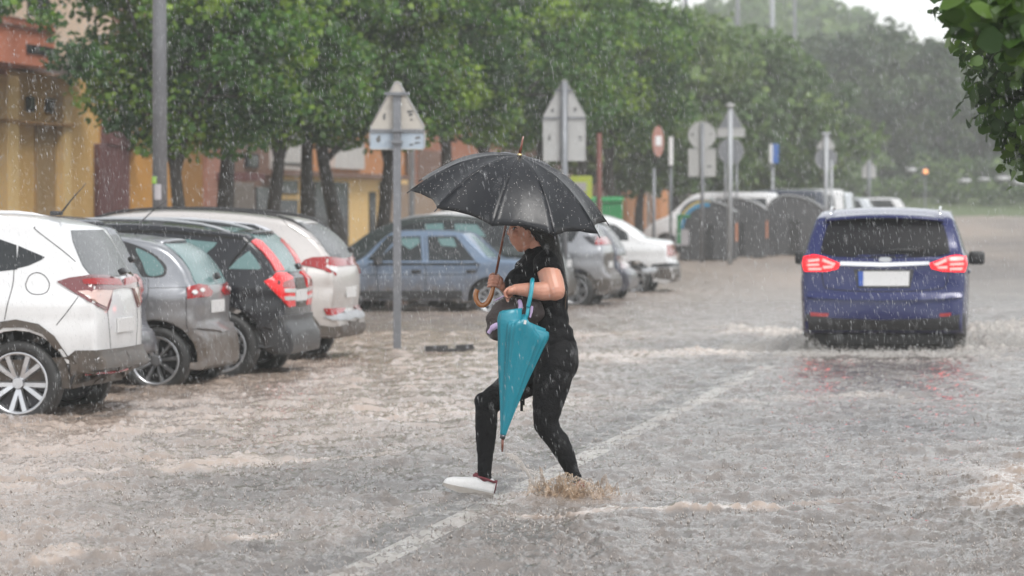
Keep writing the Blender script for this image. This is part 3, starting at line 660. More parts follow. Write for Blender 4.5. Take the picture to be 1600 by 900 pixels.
# ================================================================ CARS
def smoothstep(a, b, x):
    t = min(1, max(0, (x - a) / (b - a))); return t * t * (3 - 2 * t)
WHEELS = {}
def wheel_meshes(style, r, rim_r, wd):
    key = (style, r, rim_r)
    if key in WHEELS: return WHEELS[key]
    def lathe(prof, n=40):
        bm = bmesh.new(); rings = [[bm.verts.new((q * math.cos(2 * math.pi * j / n), y, q * math.sin(2 * math.pi * j / n))) for j in range(n)] for y, q in prof]
        for a, b in zip(rings, rings[1:]):
            for j in range(n): bm.faces.new((a[j], a[(j + 1) % n], b[(j + 1) % n], b[j]))
        return bm
    h = wd / 2
    bm = lathe([(h * .5, rim_r - .015), (h * .92, rim_r + .004), (h * 1.02, rim_r + .02), (h * 1.04, (rim_r + r) / 2), (h * .96, r - .022), (h * .80, r - .006), (h * .4, r), (0, r), (-h * .4, r), (-h * .8, r - .006), (-h, r - .03), (-h, rim_r), (-h * .5, rim_r - .02)], 44)
    bmesh.ops.recalc_face_normals(bm, faces=bm.faces); tm = bpy.data.meshes.new('tyre'); bm.to_mesh(tm); bm.free()
    tm.polygons.foreach_set('use_smooth', [True] * len(tm.polygons)); tm.materials.append(M['rubber'])
    bm = lathe([(h * .86, rim_r + .006), (h * .92, rim_r - .002), (h * .88, rim_r - .016), (h * .55, rim_r - .026), (-h * .6, rim_r - .035)], 44)
    bmesh.ops.recalc_face_normals(bm, faces=bm.faces); rm = bpy.data.meshes.new('rim'); bm.to_mesh(rm); bm.free()
    rm.polygons.foreach_set('use_smooth', [True] * len(rm.polygons)); rm.materials.append(M['alloy'])
    bm = lathe([(h * .1, 0.001), (h * .1, rim_r - .03)], 32)
    bk = bpy.data.meshes.new('brake_disc'); bmesh.ops.recalc_face_normals(bm, faces=bm.faces); bm.to_mesh(bk); bm.free(); bk.materials.append(M['alloy_dark'])
    bm = bmesh.new(); ns, split, wi, wo = {'five_y': (5, .25, .050, .062), 'seven': (7, 0, .040, .055), 'nine': (9, 0, .030, .046), 'six': (6, 0, .060, .10), 'ten': (10, 0, .03, .03)}[style]
    def spoke(a0, a1, w0, w1):
        p0 = Vector((math.cos(a0), 0, math.sin(a0))) * .045; p1 = Vector((math.cos(a1), 0, math.sin(a1))) * (rim_r - .012)
        d = (p1 - p0).normalized(); s = Vector((-d.z, 0, d.x)); y0, y1 = h * .62, h * .84
        v = [bm.verts.new(p + s * (w_ * sg / 2) * (1 if k else .6) + Vector((0, y + (0 if k == 0 else -.030), 0))) for p, w_, y in ((p0, w0, y0), ((p0 + p1) / 2, (w0 + w1) / 2, (y0 + y1) / 2 + .004), (p1, w1, y1)) for sg in (-1, 1) for k in (0, 1)]
        for q in range(2):
            a, b, c, e = v[q * 4], v[q * 4 + 1], v[q * 4 + 2], v[q * 4 + 3]; A, B, C_, E = v[q * 4 + 4:q * 4 + 8]
            bm.faces.new((a, c, C_, A)); bm.faces.new((b, a, A, B)); bm.faces.new((c, e, E, C_))
    for i in range(ns):
        a = 2 * math.pi * i / ns + math.pi / 2
        if split: spoke(a - .05, a - split, wi, wo); spoke(a + .05, a + split, wi, wo)
        else: spoke(a, a, wi, wo)
    g = bmesh.ops.create_cone(bm, cap_ends=True, segments=20, radius1=.055, radius2=.042, depth=.03, matrix=Matrix.Translation((0, h * .68, 0)) @ Matrix.Rotation(R(-90), 4, 'X'))
    bmesh.ops.recalc_face_normals(bm, faces=bm.faces); sm = bpy.data.meshes.new('spokes'); bm.to_mesh(sm); bm.free(); sm.materials.append(M['alloy'])
    WHEELS[key] = (tm, rm, bk, sm); return WHEELS[key]

class Car:
    def __init__(s, name, label, cat, near, wx, wb, L, W, r, pnt, top, zs=.30, oh=None, heading=None, group=None, belt=.95, tumb=.20, roofz=None,
                 cr=.16, cf=.24, rim=None, style='seven', arch=.055, crown=.035, bulge=.05, fillet=.055, near_z=0.0, origin=None, lowdark=0.0, coat=None):
        """near: photo pixel where the near rear (left-hand) tyre meets the water. top: list of ('px',u,v) or (x,z), rear bottom round over the roof to the front bottom."""
        s.W, s.L, s.r = W, L, r; H = (heading or Vector((-RL.x, -RL.y, 0))).normalized(); s.H = H; s.Lf = Vector((-H.y, H.x, 0))
        if origin is None:
            n = gnd(near[0], near[1]); o = n - H * wx - s.Lf * (W / 2)
        else: o = Vector(origin)
        o.z = GZ + near_z; s.o = o; s.rz = math.atan2(H.y, H.x)
        s.root = empty(name, o, s.rz, label=label, cat=cat, group=group); bpy.context.view_layer.update()
        s.mw = Matrix.Translation(o) @ Matrix.Rotation(s.rz, 4, 'Z'); s.mi = s.mw.inverted()
        s.px = lambda u, v, y=0.0: s.hit_plane(u, v, y)
        P = []
        for t in top:
            if t[0] == 'px':       # the outline seen at the tail lies on its far rounded half
                p0 = s.px(t[1], t[2]); k = min(1, max(0, 1 - p0[0] / .55)) if p0[0] < L / 2 else 0; P.append(s.px(t[1], t[2], -.40 * k))
            else: P.append((t[0], t[1]))
        # smooth the outline, keeping doubled points as corners
        if any(t[0] == 'px' for t in top[:4]):         # traced bumpers start where the photograph shows their lower edge
            P = P[2:]; P = [(P[0][0] + .14, P[0][1] - .015)] + P
        up = [Vector((a, 0, b)) for a, b in P]; up = spline(up, 7)
        zf = up[-1].z
        x1 = max(p.x for p in up)
        lower = [(up[-1].x - .10, zs)]
        ar = r + arch
        for cx in (wx + wb, wx):
            h = r - zs; dx = math.sqrt(max(.01, ar * ar - h * h)); a0 = math.atan2(-h, dx)
            for i in range(15): t = a0 + (math.pi - 2 * a0) * i / 14; lower.append((cx + ar * math.cos(t), r + ar * math.sin(t)))
        lower.append((up[0].x + .08, max(zs, up[0].z)))
        S = [(p.x, p.z, 0) for p in up] + [(a, b, 1) for a, b in lower]
        # resample + clean
        out = []
        for i, (a, b, k) in enumerate(S):
            c, d, k2 = S[(i + 1) % len(S)]; dist = math.hypot(c - a, d - b)
            if dist < .004: continue
            n = max(1, int(dist / .06))
            for j in range(n): out.append((a + (c - a) * j / n, b + (d - b) * j / n, max(k, k2)))
        s.S = out; N = len(out); zr = roofz or max(p[1] for p in out); s.zr = zr
        xr_end = min(p[0] for p in out)
        def Yf(x, z):
            px_ = x - xr_end; P_ = 1 - cr * max(0, (.75 - px_) / .75) ** 2.3; fx = L - px_; P_ *= 1 - cf * max(0, (1.0 - fx) / 1.0) ** 2.3
            if z > belt: t = (z - belt) / (zr - belt); V = 1 - tumb * t ** 1.15 - .03 * smoothstep(0, .12, t)
            else: t = (belt - z) / belt; V = 1 - .045 * t ** 2 + .0 * t - .012 * math.exp(-((z - belt + .14) / .05) ** 2)
            return W / 2 * P_ * V
        s.Y = Yf
        nrm = []
        for i in range(N):
            a, b = out[i - 1], out[(i + 1) % N]; dx, dz = b[0] - a[0], b[1] - a[1]; l = math.hypot(dx, dz) or 1
            nrm.append((dz / l, -dx / l))
        area = sum(out[i][0] * out[(i + 1) % N][1] - out[(i + 1) % N][0] * out[i][1] for i in range(N))
        sg = -1 if area > 0 else 1                       # inward
        nrm = [(n[0] * sg, n[1] * sg) for n in nrm]
        for _ in range(3): nrm = [tuple(np.array(nrm[i - 1]) * .25 + np.array(nrm[i]) * .5 + np.array(nrm[(i + 1) % N]) * .25) for i in range(N)]
        fr = []
        for a, b, k in out:
            lo = smoothstep(zs + .02, zs + .35, b) if not k else 0
            fr.append((.014 + (fillet - .014) * lo, (crown if b > belt + .2 else bulge) * lo))
        for _ in range(2): fr = [tuple(np.array(fr[i - 1]) * .25 + np.array(fr[i]) * .5 + np.array(fr[(i + 1) % N]) * .25) for i in range(N)]
        vs = []; fs = []; NT = 12
        T = [0, .2, .4, .58, .72, .83]
        for i in range(N):
            a, b, k = out[i]; nx, nz = nrm[i]; rf, bl = fr[i]; ins = rf + bl
            rim_p = (a + nx * ins, b + nz * ins); Yk = Yf(*rim_p)
            ysamp = [t * (Yk - rf) / .83 * 1.0 for t in T] + [Yk - rf + rf * math.sin(q) for q in (.35, .7, 1.05, 1.3, math.pi / 2)]
            ysamp[5] = Yk - rf
            row = []
            for q, y in enumerate(ysamp):
                d = bl * (y / Yk) ** 2.2
                if y > Yk - rf: d += rf * (1 - math.sqrt(max(0, 1 - ((y - (Yk - rf)) / rf) ** 2)))
                row.append((a + nx * d, y, b + nz * d))
            row[-1] = (rim_p[0], Yk, rim_p[1])
            vs.append(row)
        K = len(vs[0]); verts = []; s.matidx = []
        for row in vs: verts += row
        idx = lambda i, q: (i % N) * K + q
        for i in range(N):
            for q in range(K - 1): fs.append((idx(i, q), idx(i + 1, q), idx(i + 1, q + 1), idx(i, q + 1)))
        rim_v = [Vector((vs[i][-1][0], vs[i][-1][2])) for i in range(N)]
        pts = list(rim_v); xs0, xs1 = min(p.x for p in pts), max(p.x for p in pts); z0, z1 = min(p.y for p in pts), max(p.y for p in pts)
        gx = np.arange(xs0 + .03, xs1, .075); gz = np.arange(z0 + .03, z1, .06)
        def inside(x, z):
            c = False; j = N - 1
            for i in range(N):
                a, b = rim_v[i], rim_v[j]
                if (a.y > z) != (b.y > z) and x < (b.x - a.x) * (z - a.y) / (b.y - a.y) + a.x: c = not c
                j = i
            return c
        for a in gx:
            for b in gz:
                if inside(a, b) and min((p.x - a) ** 2 + (p.y - b) ** 2 for p in rim_v) > .0009: pts.append(Vector((a, b)))
        cv, ce, cf_, ov, oe, of = delaunay_2d_cdt(pts, [], [list(range(N))], 1, 1e-5)
        base = len(verts); verts += [(p.x, Yf(p.x, p.y), p.y) for p in cv]
        for f in cf_: fs.append(tuple(base + q for q in f))
        n0 = len(verts); verts += [(a, -b, c) for a, b, c in verts]; fs += [tuple(q + n0 for q in f[::-1]) for f in fs]
        bm = bmesh.new(); bv = [bm.verts.new(v) for v in verts]
        for f in fs:
            try: bm.faces.new([bv[q] for q in f])
            except ValueError: pass
        bmesh.ops.remove_doubles(bm, verts=bm.verts, dist=.0012)
        s.body = bmobj('body', bm, pnt, s.root, True)
        me = s.body.data; s.bvh = BVHTree.FromPolygons([v.co for v in me.vertices], [p.vertices[:] for p in me.polygons])
        # dark floor + wheel wells
        me.materials.append(M['black_plastic'])
        for p in me.polygons:
            c = p.center
            if c.z < zs + .03 and p.normal.z < -.5: p.material_index = 1
            if c.z < lowdark and c.x < .42: p.material_index = 1
            for cx in (wx, wx + wb):
                if (c.x - cx) ** 2 + (c.z - r) ** 2 < (ar + .012) ** 2 and abs(p.normal.y) < .75: p.material_index = 1
        s.wx, s.wb = wx, wb
        rim = rim or r * .66; tm, rm, bk, sm = wheel_meshes(style, r, rim, .215)
        for cx in (wx, wx + wb):
            yy = min(Yf(cx, r + .15), W / 2) - .125
            for sd in (1, -1):
                w = empty('wheel'); w.parent = s.root; w.location = (cx, sd * yy, r); w.rotation_euler = (0, .35 * (cx + sd), 0 if sd > 0 else math.pi)
                for nm, m_ in (('tyre', tm), ('rim', rm), ('brake_disc', bk), ('spokes', sm)): link(nm, m_, w)
    def hit_plane(s, u, v, y):
        o = s.mi @ Vector((0, 0, CAM_H)); d = (s.mi.to_3x3() @ ray(u, v)); t = (y - o.y) / d.y; p = o + d * t; return (p.x, p.z)
    def proj(s, p, space):
        if space == 'px':
            o = s.mi @ Vector((0, 0, CAM_H)); d = (s.mi.to_3x3() @ ray(*p)).normalized()
        elif space == 'side': o = Vector((p[0], 3, p[1])); d = Vector((0, -1, 0))
        elif space == 'rear': o = Vector((-3, p[0], p[1])); d = Vector((1, 0, 0))
        elif space == 'front': o = Vector((s.L + 3, p[0], p[1])); d = Vector((-1, 0, 0))
        h = s.bvh.ray_cast(o, d)
        if h[0] is not None: return h[0], (h[1] if h[1].dot(d) < 0 else -h[1])
        # past the silhouette: nearest surface to the sight line
        best = None
        for k in np.linspace(0, 1, 60):
            q = o + d * (k * 6 + ((-o).length - 3 if space == 'px' else 0)); n = s.bvh.find_nearest(q)
            if n[0] is not None and (best is None or n[3] < best[2]): best = (n[0], n[1], n[3])
        return best[0], best[1]
    def decal(s, name, poly, material, space='px', off=.004, step=None, mirror=True, parent=None, curve=0, smooth=True, lip=.012):
        pts = [Vector((a, b, 0)) for a, b in poly]
        if curve: pts = spline(pts, curve, True)
        pts = [Vector((p.x, p.y)) for p in pts]
        step = step or (8 if space == 'px' else .05)
        if space == 'px':
            sc = F / (s.o.y); step = .05 * sc
        rim = []
        for i, p in enumerate(pts):
            q = pts[(i + 1) % len(pts)]; n = max(1, int((q - p).length / step))
            for j in range(n): rim.append(p.lerp(q, j / n))
        N = len(rim); allp = list(rim); x0, x1 = min(p.x for p in rim), max(p.x for p in rim); y0, y1 = min(p.y for p in rim), max(p.y for p in rim)
        def inside(x, z):
            c = False; j = N - 1
            for i in range(N):
                a, b = rim[i], rim[j]
                if (a.y > z) != (b.y > z) and x < (b.x - a.x) * (z - a.y) / (b.y - a.y) + a.x: c = not c
                j = i
            return c
        for a in np.arange(x0 + step * .5, x1, step):
            for b in np.arange(y0 + step * .5, y1, step):
                if inside(a, b) and min((p.x - a) ** 2 + (p.y - b) ** 2 for p in rim) > (step * .35) ** 2: allp.append(Vector((a, b)))
        cv, ce, cf_, ov, oe, of = delaunay_2d_cdt(allp, [], [list(range(N))], 1, 1e-6)
        T = []; B = []
        for p in cv:
            h, n = s.proj((p.x, p.y), space); T.append(h + n * off); B.append(h - n * lip)
        cnt = {}
        for f in cf_:
            for i in range(len(f)):
                e = (f[i], f[(i + 1) % len(f)]); cnt[tuple(sorted(e))] = cnt.get(tuple(sorted(e)), []) + [e]
        vs = list(T); m = {}
        fs = [tuple(f) for f in cf_]
        for k, es in cnt.items():
            if len(es) == 1:
                a, b = es[0]
                for q in (a, b):
                    if q not in m: m[q] = len(vs); vs.append(B[q])
                fs.append((a, b, m[b], m[a]))
        me = bpy.data.meshes.new(name); me.from_pydata([tuple(v) for v in vs], [], fs); me.update()
        bm = bmesh.new(); bm.from_mesh(me); bmesh.ops.recalc_face_normals(bm, faces=bm.faces)
        # make the shell face outwards
        f0 = max(bm.faces, key=lambda f: f.calc_area()); c = f0.calc_center_median(); n = s.bvh.find_nearest(c)
        bm.to_mesh(me); bm.free()
        me.polygons.foreach_set('use_smooth', [smooth] * len(me.polygons)); me.materials.append(material)
        try: me.set_sharp_from_angle(angle=R(40))
        except Exception: pass
        o = link(name, me, parent or s.root); s.mirror(o, mirror, name, parent); return o
    def mirror(s, o, mirror, name, parent=None):
        if not mirror: return
        m2 = o.data.copy(); n = len(m2.vertices); c = np.empty(n * 3, np.float32); m2.vertices.foreach_get('co', c); c = c.reshape(-1, 3)
        if abs(c[:, 1].mean()) < .05: bpy.data.meshes.remove(m2); return
        c[:, 1] *= -1; m2.vertices.foreach_set('co', c.ravel()); m2.flip_normals(); link(name, m2, parent or s.root)
    def seam(s, name, pl, wd=.006, material=None, space='px', mirror=True, off=.0025, curve=5, parent=None):
        P = spline([Vector((a, b, 0)) for a, b in pl], curve) if len(pl) > 2 else [Vector((*pl[0], 0)).lerp(Vector((*pl[1], 0)), i / 10) for i in range(11)]
        H_ = [s.proj((p.x, p.y), space) for p in P]; vs = []; fs = []
        for i, (h, n) in enumerate(H_):
            d = (H_[min(i + 1, len(H_) - 1)][0] - H_[max(0, i - 1)][0]); sd = d.cross(n)
            sd = sd.normalized() if sd.length > 1e-6 else Vector((0, 0, 1))
            vs += [h + sd * wd / 2 + n * off, h - sd * wd / 2 + n * off, h + sd * wd / 2 - n * .006, h - sd * wd / 2 - n * .006]
        for i in range(len(P) - 1): q = i * 4; fs += [(q, q + 1, q + 5, q + 4), (q, q + 4, q + 6, q + 2), (q + 1, q + 3, q + 7, q + 5)]
        o = mesh(name, vs, fs, material or M['seam'], parent or s.root); s.mirror(o, mirror, name, parent); return o
    def add(s, name, bm, material, smooth=True, mirror=False, parent=None):
        o = bmobj(name, bm, material, parent or s.root, smooth); s.mirror(o, mirror, name, parent); return o
    def local(s, u, v, y):                     # photo pixel on the plane y = const of the car
        x, z = s.px(u, v, y); return Vector((x, y, z))
    def mirror_cap(s, x, z, y=None, size=(.14, .22, .15), pnt=None):
        bm = bmesh.new(); y = y or s.Y(x, z) + .11; box(bm, (x, y, z), size, None, .04); box(bm, (x, y - size[1] * .6, z - .03), (.06, .12, .04))
        s.add('wing_mirror', bm, pnt or M['black_plastic'], True, True)
    def rail(s, x0, x1, pnt, dz=.03, inset=.10, gap=True):
        P = []
        for i in range(15):
            x = x0 + (x1 - x0) * i / 14; h = s.bvh.ray_cast(Vector((x, (s.Y(x, s.zr) - inset), 4)), Vector((0, 0, -1))); lift = dz * min(1, math.sin(math.pi * i / 14) * 3)
            P.append((h[0] if h[0] else Vector((x, s.Y(x, s.zr) - inset, s.zr))) + Vector((0, 0, lift - .005)))
        bm = bmesh.new(); tube(bm, P, .016, 8); s.add('roof_rail', bm, pnt, True, True)
    def plate(s, z, x=None, y0=-.26, wd=.52, blue_left=False):
        pts = [s.proj((y, z), 'rear')[0] for y in (-.1, 0, .1)]; x = min(p.x for p in pts) - .004
        bm = bmesh.new(); box(bm, (x, 0, z), (.014, wd, .115), None, .003); pl_ = s.add('number_plate', bm, M['plate_white'], False)
        bm = bmesh.new(); box(bm, (x - .004, wd / 2 - .024, z), (.012, .046, .108)); s.add('plate_band', bm, M['plate_blue'], False, parent=pl_) if blue_left else bm.free()
        return x
    def wiper(s, pts):
        bm = bmesh.new(); tube(bm, [Vector(p) for p in pts], .012, 6); s.add('wiper', bm, M['black_plastic'])
    def handle(s, x, z, pnt):
        y = s.Y(x, z); bm = bmesh.new(); box(bm, (x, y + .012, z), (.17, .028, .028), None, .010); s.add('door_handle', bm, pnt, True, True)
P_white = paint('white_car_paint', (.68, .69, .70), .0, .3, .8, (.9, .3))
P_silver = paint('silver_grey_paint', (.25, .26, .28), .5, .3, 1.8, (1.0, .45))  # strong lower browning: water reflection painted in along with the grime
P_black = paint('dark_blue_black_paint', (.008, .009, .013), .0, .25, .35, (.6, .3))
P_champ = paint('champagne_paint', (.56, .53, .51), .35, .3, 1.0, (.9, .35))
P_black.node_tree.nodes['Principled BSDF'].inputs['Specular IOR Level'].default_value = .3
P_navy = paint('dark_blue_paint', (.015, .022, .045), .1, .25, .5)
P_blue = paint('bright_blue_paint', (.0015, .0075, .080), .1, .22, .4, (.62, .30))
P_paleblue = paint('faded_blue_paint', (.125, .185, .275), .25, .4)
P_midgrey = paint('mid_grey_paint', (.27, .28, .30), .45, .3)
P_silver2 = paint('light_silver_paint', (.50, .53, .56), .45, .3)

# ---- 1. white crossover, nearest in the row
c = Car('parked_car', 'white crossover with black wheel arches, nearest parked car at the left edge', 'car', (25, 650), .80, 2.61, 4.33, 1.79, .340, P_white,
    [(.10, .30), (.02, .38), ('px', 218, 572), ('px', 220, 552), ('px', 213, 545), ('px', 213, 500), ('px', 209, 455), ('px', 203, 432), ('px', 188, 424), ('px', 168, 396), ('px', 149, 366), ('px', 134, 352), ('px', 100, 343), ('px', 60, 337), ('px', 20, 334), ('px', -60, 333), ('px', -160, 338), (2.75, 1.52), (3.35, 1.13), (3.9, 1.02), (4.2, .85), (4.28, .55), (4.2, .3)],
    style='five_y', rim=.245, belt=.98, tumb=.17, arch=.075, zs=.30, cr=.24, lowdark=.47)
c.decal('wheel_arch_cladding', [(-60, 566), (-40, 527), (-10, 504), (25, 499), (60, 506), (85, 525), (103, 552), (121, 575), (140, 572), (152, 562), (166, 549), (214, 545), (215, 572), (210, 586), (175, 598), (130, 610), (112, 606), (104, 575), (88, 545), (66, 522), (38, 512), (5, 512), (-30, 535)], M['grime_plastic'], off=.012, mirror=True)
c.decal('side_window', [(-80, 355), (-20, 369), (0, 374), (26, 383), (27, 421), (0, 424), (-40, 424), (-100, 420)], M['glass_dark'], off=.003)
c.decal('quarter_window', [(29, 384), (45, 391), (62, 398), (70, 402), (63, 407), (45, 415), (25, 420)], M['glass_dark'], off=.003)
c.decal('rear_window', [(-.60, 1.17), (.60, 1.17), (.66, 1.26), (.60, 1.46), (.50, 1.54), (-.50, 1.54), (-.60, 1.46), (-.66, 1.26)], M['glass_rear'], 'rear', .005, mirror=False)
c.decal('tail_light', [(89, 440), (108, 434), (140, 430), (168, 432), (187, 437), (192, 449), (175, 453), (172, 470), (167, 486), (150, 478), (118, 459)], M['dark_lens'], off=.012)
c.decal('tail_light_bar', [(128, 437), (184, 436), (189, 446), (130, 444)], M['red_lens'], off=.018)
c.decal('reversing_lens', [(121, 455), (150, 453), (173, 454), (164, 480), (150, 473)], M['clear_lens'], off=.018)
c.seam('panel_gap', [(55, 354), (57, 360), (101, 394), (118, 409)]); c.seam('panel_gap', [(22, 421), (20, 445), (12, 475), (7, 500)]); c.seam('panel_gap', [(122, 464), (105, 487), (88, 508)])
c.seam('panel_gap', [(168, 487), (171, 520), (173, 546)]); c.seam('fuel_flap', [(40, 444), (46, 431), (58, 426), (70, 431), (77, 443), (74, 455), (64, 460), (50, 459), (42, 452), (40, 444)])
def spoiler_bm(c, u, v, hw, ln, th=.03, tilt=-8, dz=0.0):
    # a lip carried rearwards from the roof; (u, v) is its near rear corner
    a = c.local(u, v, hw); bm = bmesh.new(); n = 14; rows = []
    for i in range(n + 1):
        y = -hw + 2 * hw * i / n; bow = .05 * (1 - (y / hw) ** 2); x0 = a.x - bow
        x1 = x0 + ln; z0 = a.z + dz + .02 * (1 - (y / hw) ** 2); z1 = z0 + ln * math.tan(R(-tilt))
        rows.append([bm.verts.new(q) for q in ((x0, y, z0), (x0 + .01, y, z0 + th * .55), (x1, y, z1 + .012), (x1, y, z1 - th - .03), (x0 + .05, y, z0 - th * .6))])
    for r0, r1 in zip(rows, rows[1:]):
        for j in range(5): bm.faces.new((r0[j], r0[(j + 1) % 5], r1[(j + 1) % 5], r1[j]))
    bm.faces.new(rows[0]); bm.faces.new(rows[-1]); return bm
bm = spoiler_bm(c, 104, 371, .52, .26)
c.add('spoiler', bm, P_white)
c.rail(.95, 2.9, P_white, .035, .08)
bm = bmesh.new(); p = c.local(92, 335, 0); box(bm, (p.x + .02, 0, p.z + .01), (.10, .06, .035), None, .012); c.add('aerial_base', bm, M['black_plastic'])
bm = bmesh.new(); tube(bm, [c.local(95, 334, 0), c.local(110, 314, 0), c.local(134, 287, 0)], [.010, .007, .003], 6); c.add('aerial', bm, M['black_plastic'])
bm = bmesh.new(); q = c.local(186, 424, .05); box(bm, q + Vector((-.03, 0, 0)), (.05, .12, .05), Matrix.Rotation(R(30), 3, 'Y'), .012); c.add('wiper_hub', bm, M['black_plastic'])
c.plate(.78); c.handle(1.9, .93, P_white)
c.decal('lower_bumper', [(-.80, .28), (.80, .28), (.84, .50), (.80, .60), (-.80, .60), (-.84, .50)], M['grime_plastic'], 'rear', .014, mirror=False)
c.decal('bumper_corner', [(.02, .27), (.40, .27), (.37, .44), (.30, .56), (.02, .60)], M['grime_plastic'], 'side', .010)
c.decal('fog_reflector', [(.10, .36), (.30, .36), (.28, .42), (.10, .42)], M['red_lens'], 'side', .020, mirror=False)

# ---- 2. dark car tucked behind it
c = Car('parked_car', 'dark navy car mostly hidden behind the white crossover', 'car', (52, 622), .82, 2.6, 4.25, 1.76, .32, P_navy,
    [(.10, .30), (.02, .4), ('px', 236, 550), ('px', 236, 518), ('px', 219, 500), ('px', 221, 460), ('px', 219, 436), ('px', 205, 425), ('px', 186, 397), ('px', 166, 364), ('px', 152, 352), ('px', 120, 345), ('px', 70, 341), ('px', 0, 340), ('px', -80, 345), (2.6, 1.47), (3.2, 1.08), (3.85, .95), (4.15, .8), (4.2, .5), (4.1, .3)],
    style='seven', belt=.95, tumb=.20, cr=.23)

c.decal('rear_window', [(-.62, 1.05), (.62, 1.05), (.55, 1.42), (.48, 1.48), (-.48, 1.48), (-.55, 1.42)], M['glass_rear'], 'rear', .006, mirror=False)
c.decal('tail_light', [(200, 429), (212, 430), (219, 437), (222, 452), (218, 462), (212, 460), (204, 440)], M['red_lens'], off=.014)
c.decal('side_window', [(1.0, 1.0), (2.75, 1.0), (2.3, 1.42), (1.1, 1.42)], M['glass_dark'], 'side', .004)
c.rail(.5, 2.5, M['black_plastic'], .03, .10)
bm = spoiler_bm(c, 118, 351, .5, .24); c.add('spoiler', bm, P_navy); c.plate(.70)
bm = bmesh.new(); q = c.local(206, 405, 0); box(bm, q, (.05, .10, .05), Matrix.Rotation(R(30), 3, 'Y'), .012); c.add('wiper_hub', bm, M['black_plastic'])

# ---- 3. silver hatchback
c = Car('parked_car', 'muddy silver hatchback with rounded rear quarter window and small red lamps', 'car', (240, 603), .80, 2.52, 4.2, 1.74, .315, P_silver,
    [(.10, .30), (.03, .36), ('px', 352, 570), ('px', 358, 540), ('px', 357, 516), ('px', 344, 500), ('px', 345, 470), ('px', 342, 445), ('px', 333, 432), ('px', 318, 412), ('px', 300, 392), ('px', 281, 380), ('px', 262, 374), ('px', 238, 369), ('px', 200, 365), ('px', 160, 363), ('px', 100, 363), ('px', 20, 370), (2.8, 1.27), (3.3, 1.0), (3.8, .9), (4.1, .72), (4.15, .45), (4.05, .3)],
    style='nine', rim=.225, belt=.92, tumb=.22, cr=.23)
c.decal('window_surround', [(120, 374), (175, 374), (200, 379), (225, 388), (245, 400), (258, 413), (261, 422), (257, 431), (245, 434), (228, 433), (180, 432), (120, 430)], M['black_plastic'], off=.003, curve=4)
c.decal('quarter_window', [(212, 389), (226, 393), (241, 402), (253, 415), (256, 424), (250, 430), (231, 430), (222, 410)], M['glass_teal'], off=.007, curve=4)
c.decal('side_window', [(130, 378), (180, 379), (193, 384), (207, 425), (208, 431), (130, 428)], M['glass_teal'], off=.007)

c.decal('rear_window', [(-.62, 1.0), (.62, 1.0), (.55, 1.32), (.5, 1.38), (-.5, 1.38), (-.55, 1.32)], M['glass_teal'], 'rear', .007, mirror=False)
c.decal('tail_light', [(292, 449), (310, 444), (323, 446), (332, 456), (328, 463), (310, 465), (292, 467)], M['red_lens'], off=.010)
for u, v in ((303, 457), (314, 453.5)): c.decal('lamp_white_patch', [(u - 4, v), (u, v - 3.5), (u + 4, v), (u, v + 3)], M['white_lens'], off=.018, curve=3)  # two small white patches on each lamp
c.decal('bumper_moulding', [(300, 513), (330, 508), (352, 508), (358, 513), (356, 518), (320, 516)], P_silver, off=.02)
c.seam('panel_gap', [(232, 432), (231, 460), (224, 484)]); c.seam('panel_gap', [(291, 448), (291, 500), (294, 520), (298, 560)]); c.seam('panel_gap', [(233, 450), (290, 449)], .004); c.seam('panel_gap', [(262, 387), (290, 410), (316, 436)], .007)
bm = spoiler_bm(c, 257, 380, .45, .16); c.add('spoiler', bm, P_silver)
bm = bmesh.new(); q = c.local(339, 431, 0); box(bm, q, (.05, .10, .06), Matrix.Rotation(R(30), 3, 'Y'), .012); c.add('wiper_hub', bm, M['black_plastic'])
bm = bmesh.new(); tube(bm, [c.local(210, 368, 0), c.local(222, 345, 0), c.local(238, 330, 0), c.local(260, 314, 0)], [.009, .007, .006, .003], 6); c.add('aerial', bm, M['black_plastic'])
c.plate(.80); c.handle(1.55, .83, P_silver)

# ---- 4. black crossover with tall red lamps
c = Car('parked_car', 'black crossover with tall bright red tail lights up the rear pillar', 'car', (345, 586), .88, 2.62, 4.5, 1.82, .350, P_black,
    [(.10, .32), (.03, .40), ('px', 484, 545), ('px', 487, 520), ('px', 484, 508), ('px', 478, 502), ('px', 478, 455), ('px', 474, 432), ('px', 464, 424), ('px', 450, 402), ('px', 432, 382), ('px', 412, 364), ('px', 402, 361), ('px', 350, 355), ('px', 300, 349), ('px', 250, 346), ('px', 200, 345), ('px', 150, 346), ('px', 90, 352), (2.95, 1.46), (3.5, 1.15), (4.1, 1.02), (4.4, .8), (4.42, .5), (4.3, .32)],
    style='seven', rim=.24, belt=.97, tumb=.17, arch=.06, zs=.33, cr=.22)
c.decal('side_window', [(100, 370), (180, 370), (290, 374), (339, 379), (335, 385), (312, 404), (290, 403), (100, 402)], M['glass_teal'], off=.004)
c.decal('quarter_window', [(357, 420), (372, 405), (389, 392), (398, 402), (408, 418), (405, 421)], M['glass_teal'], off=.004)

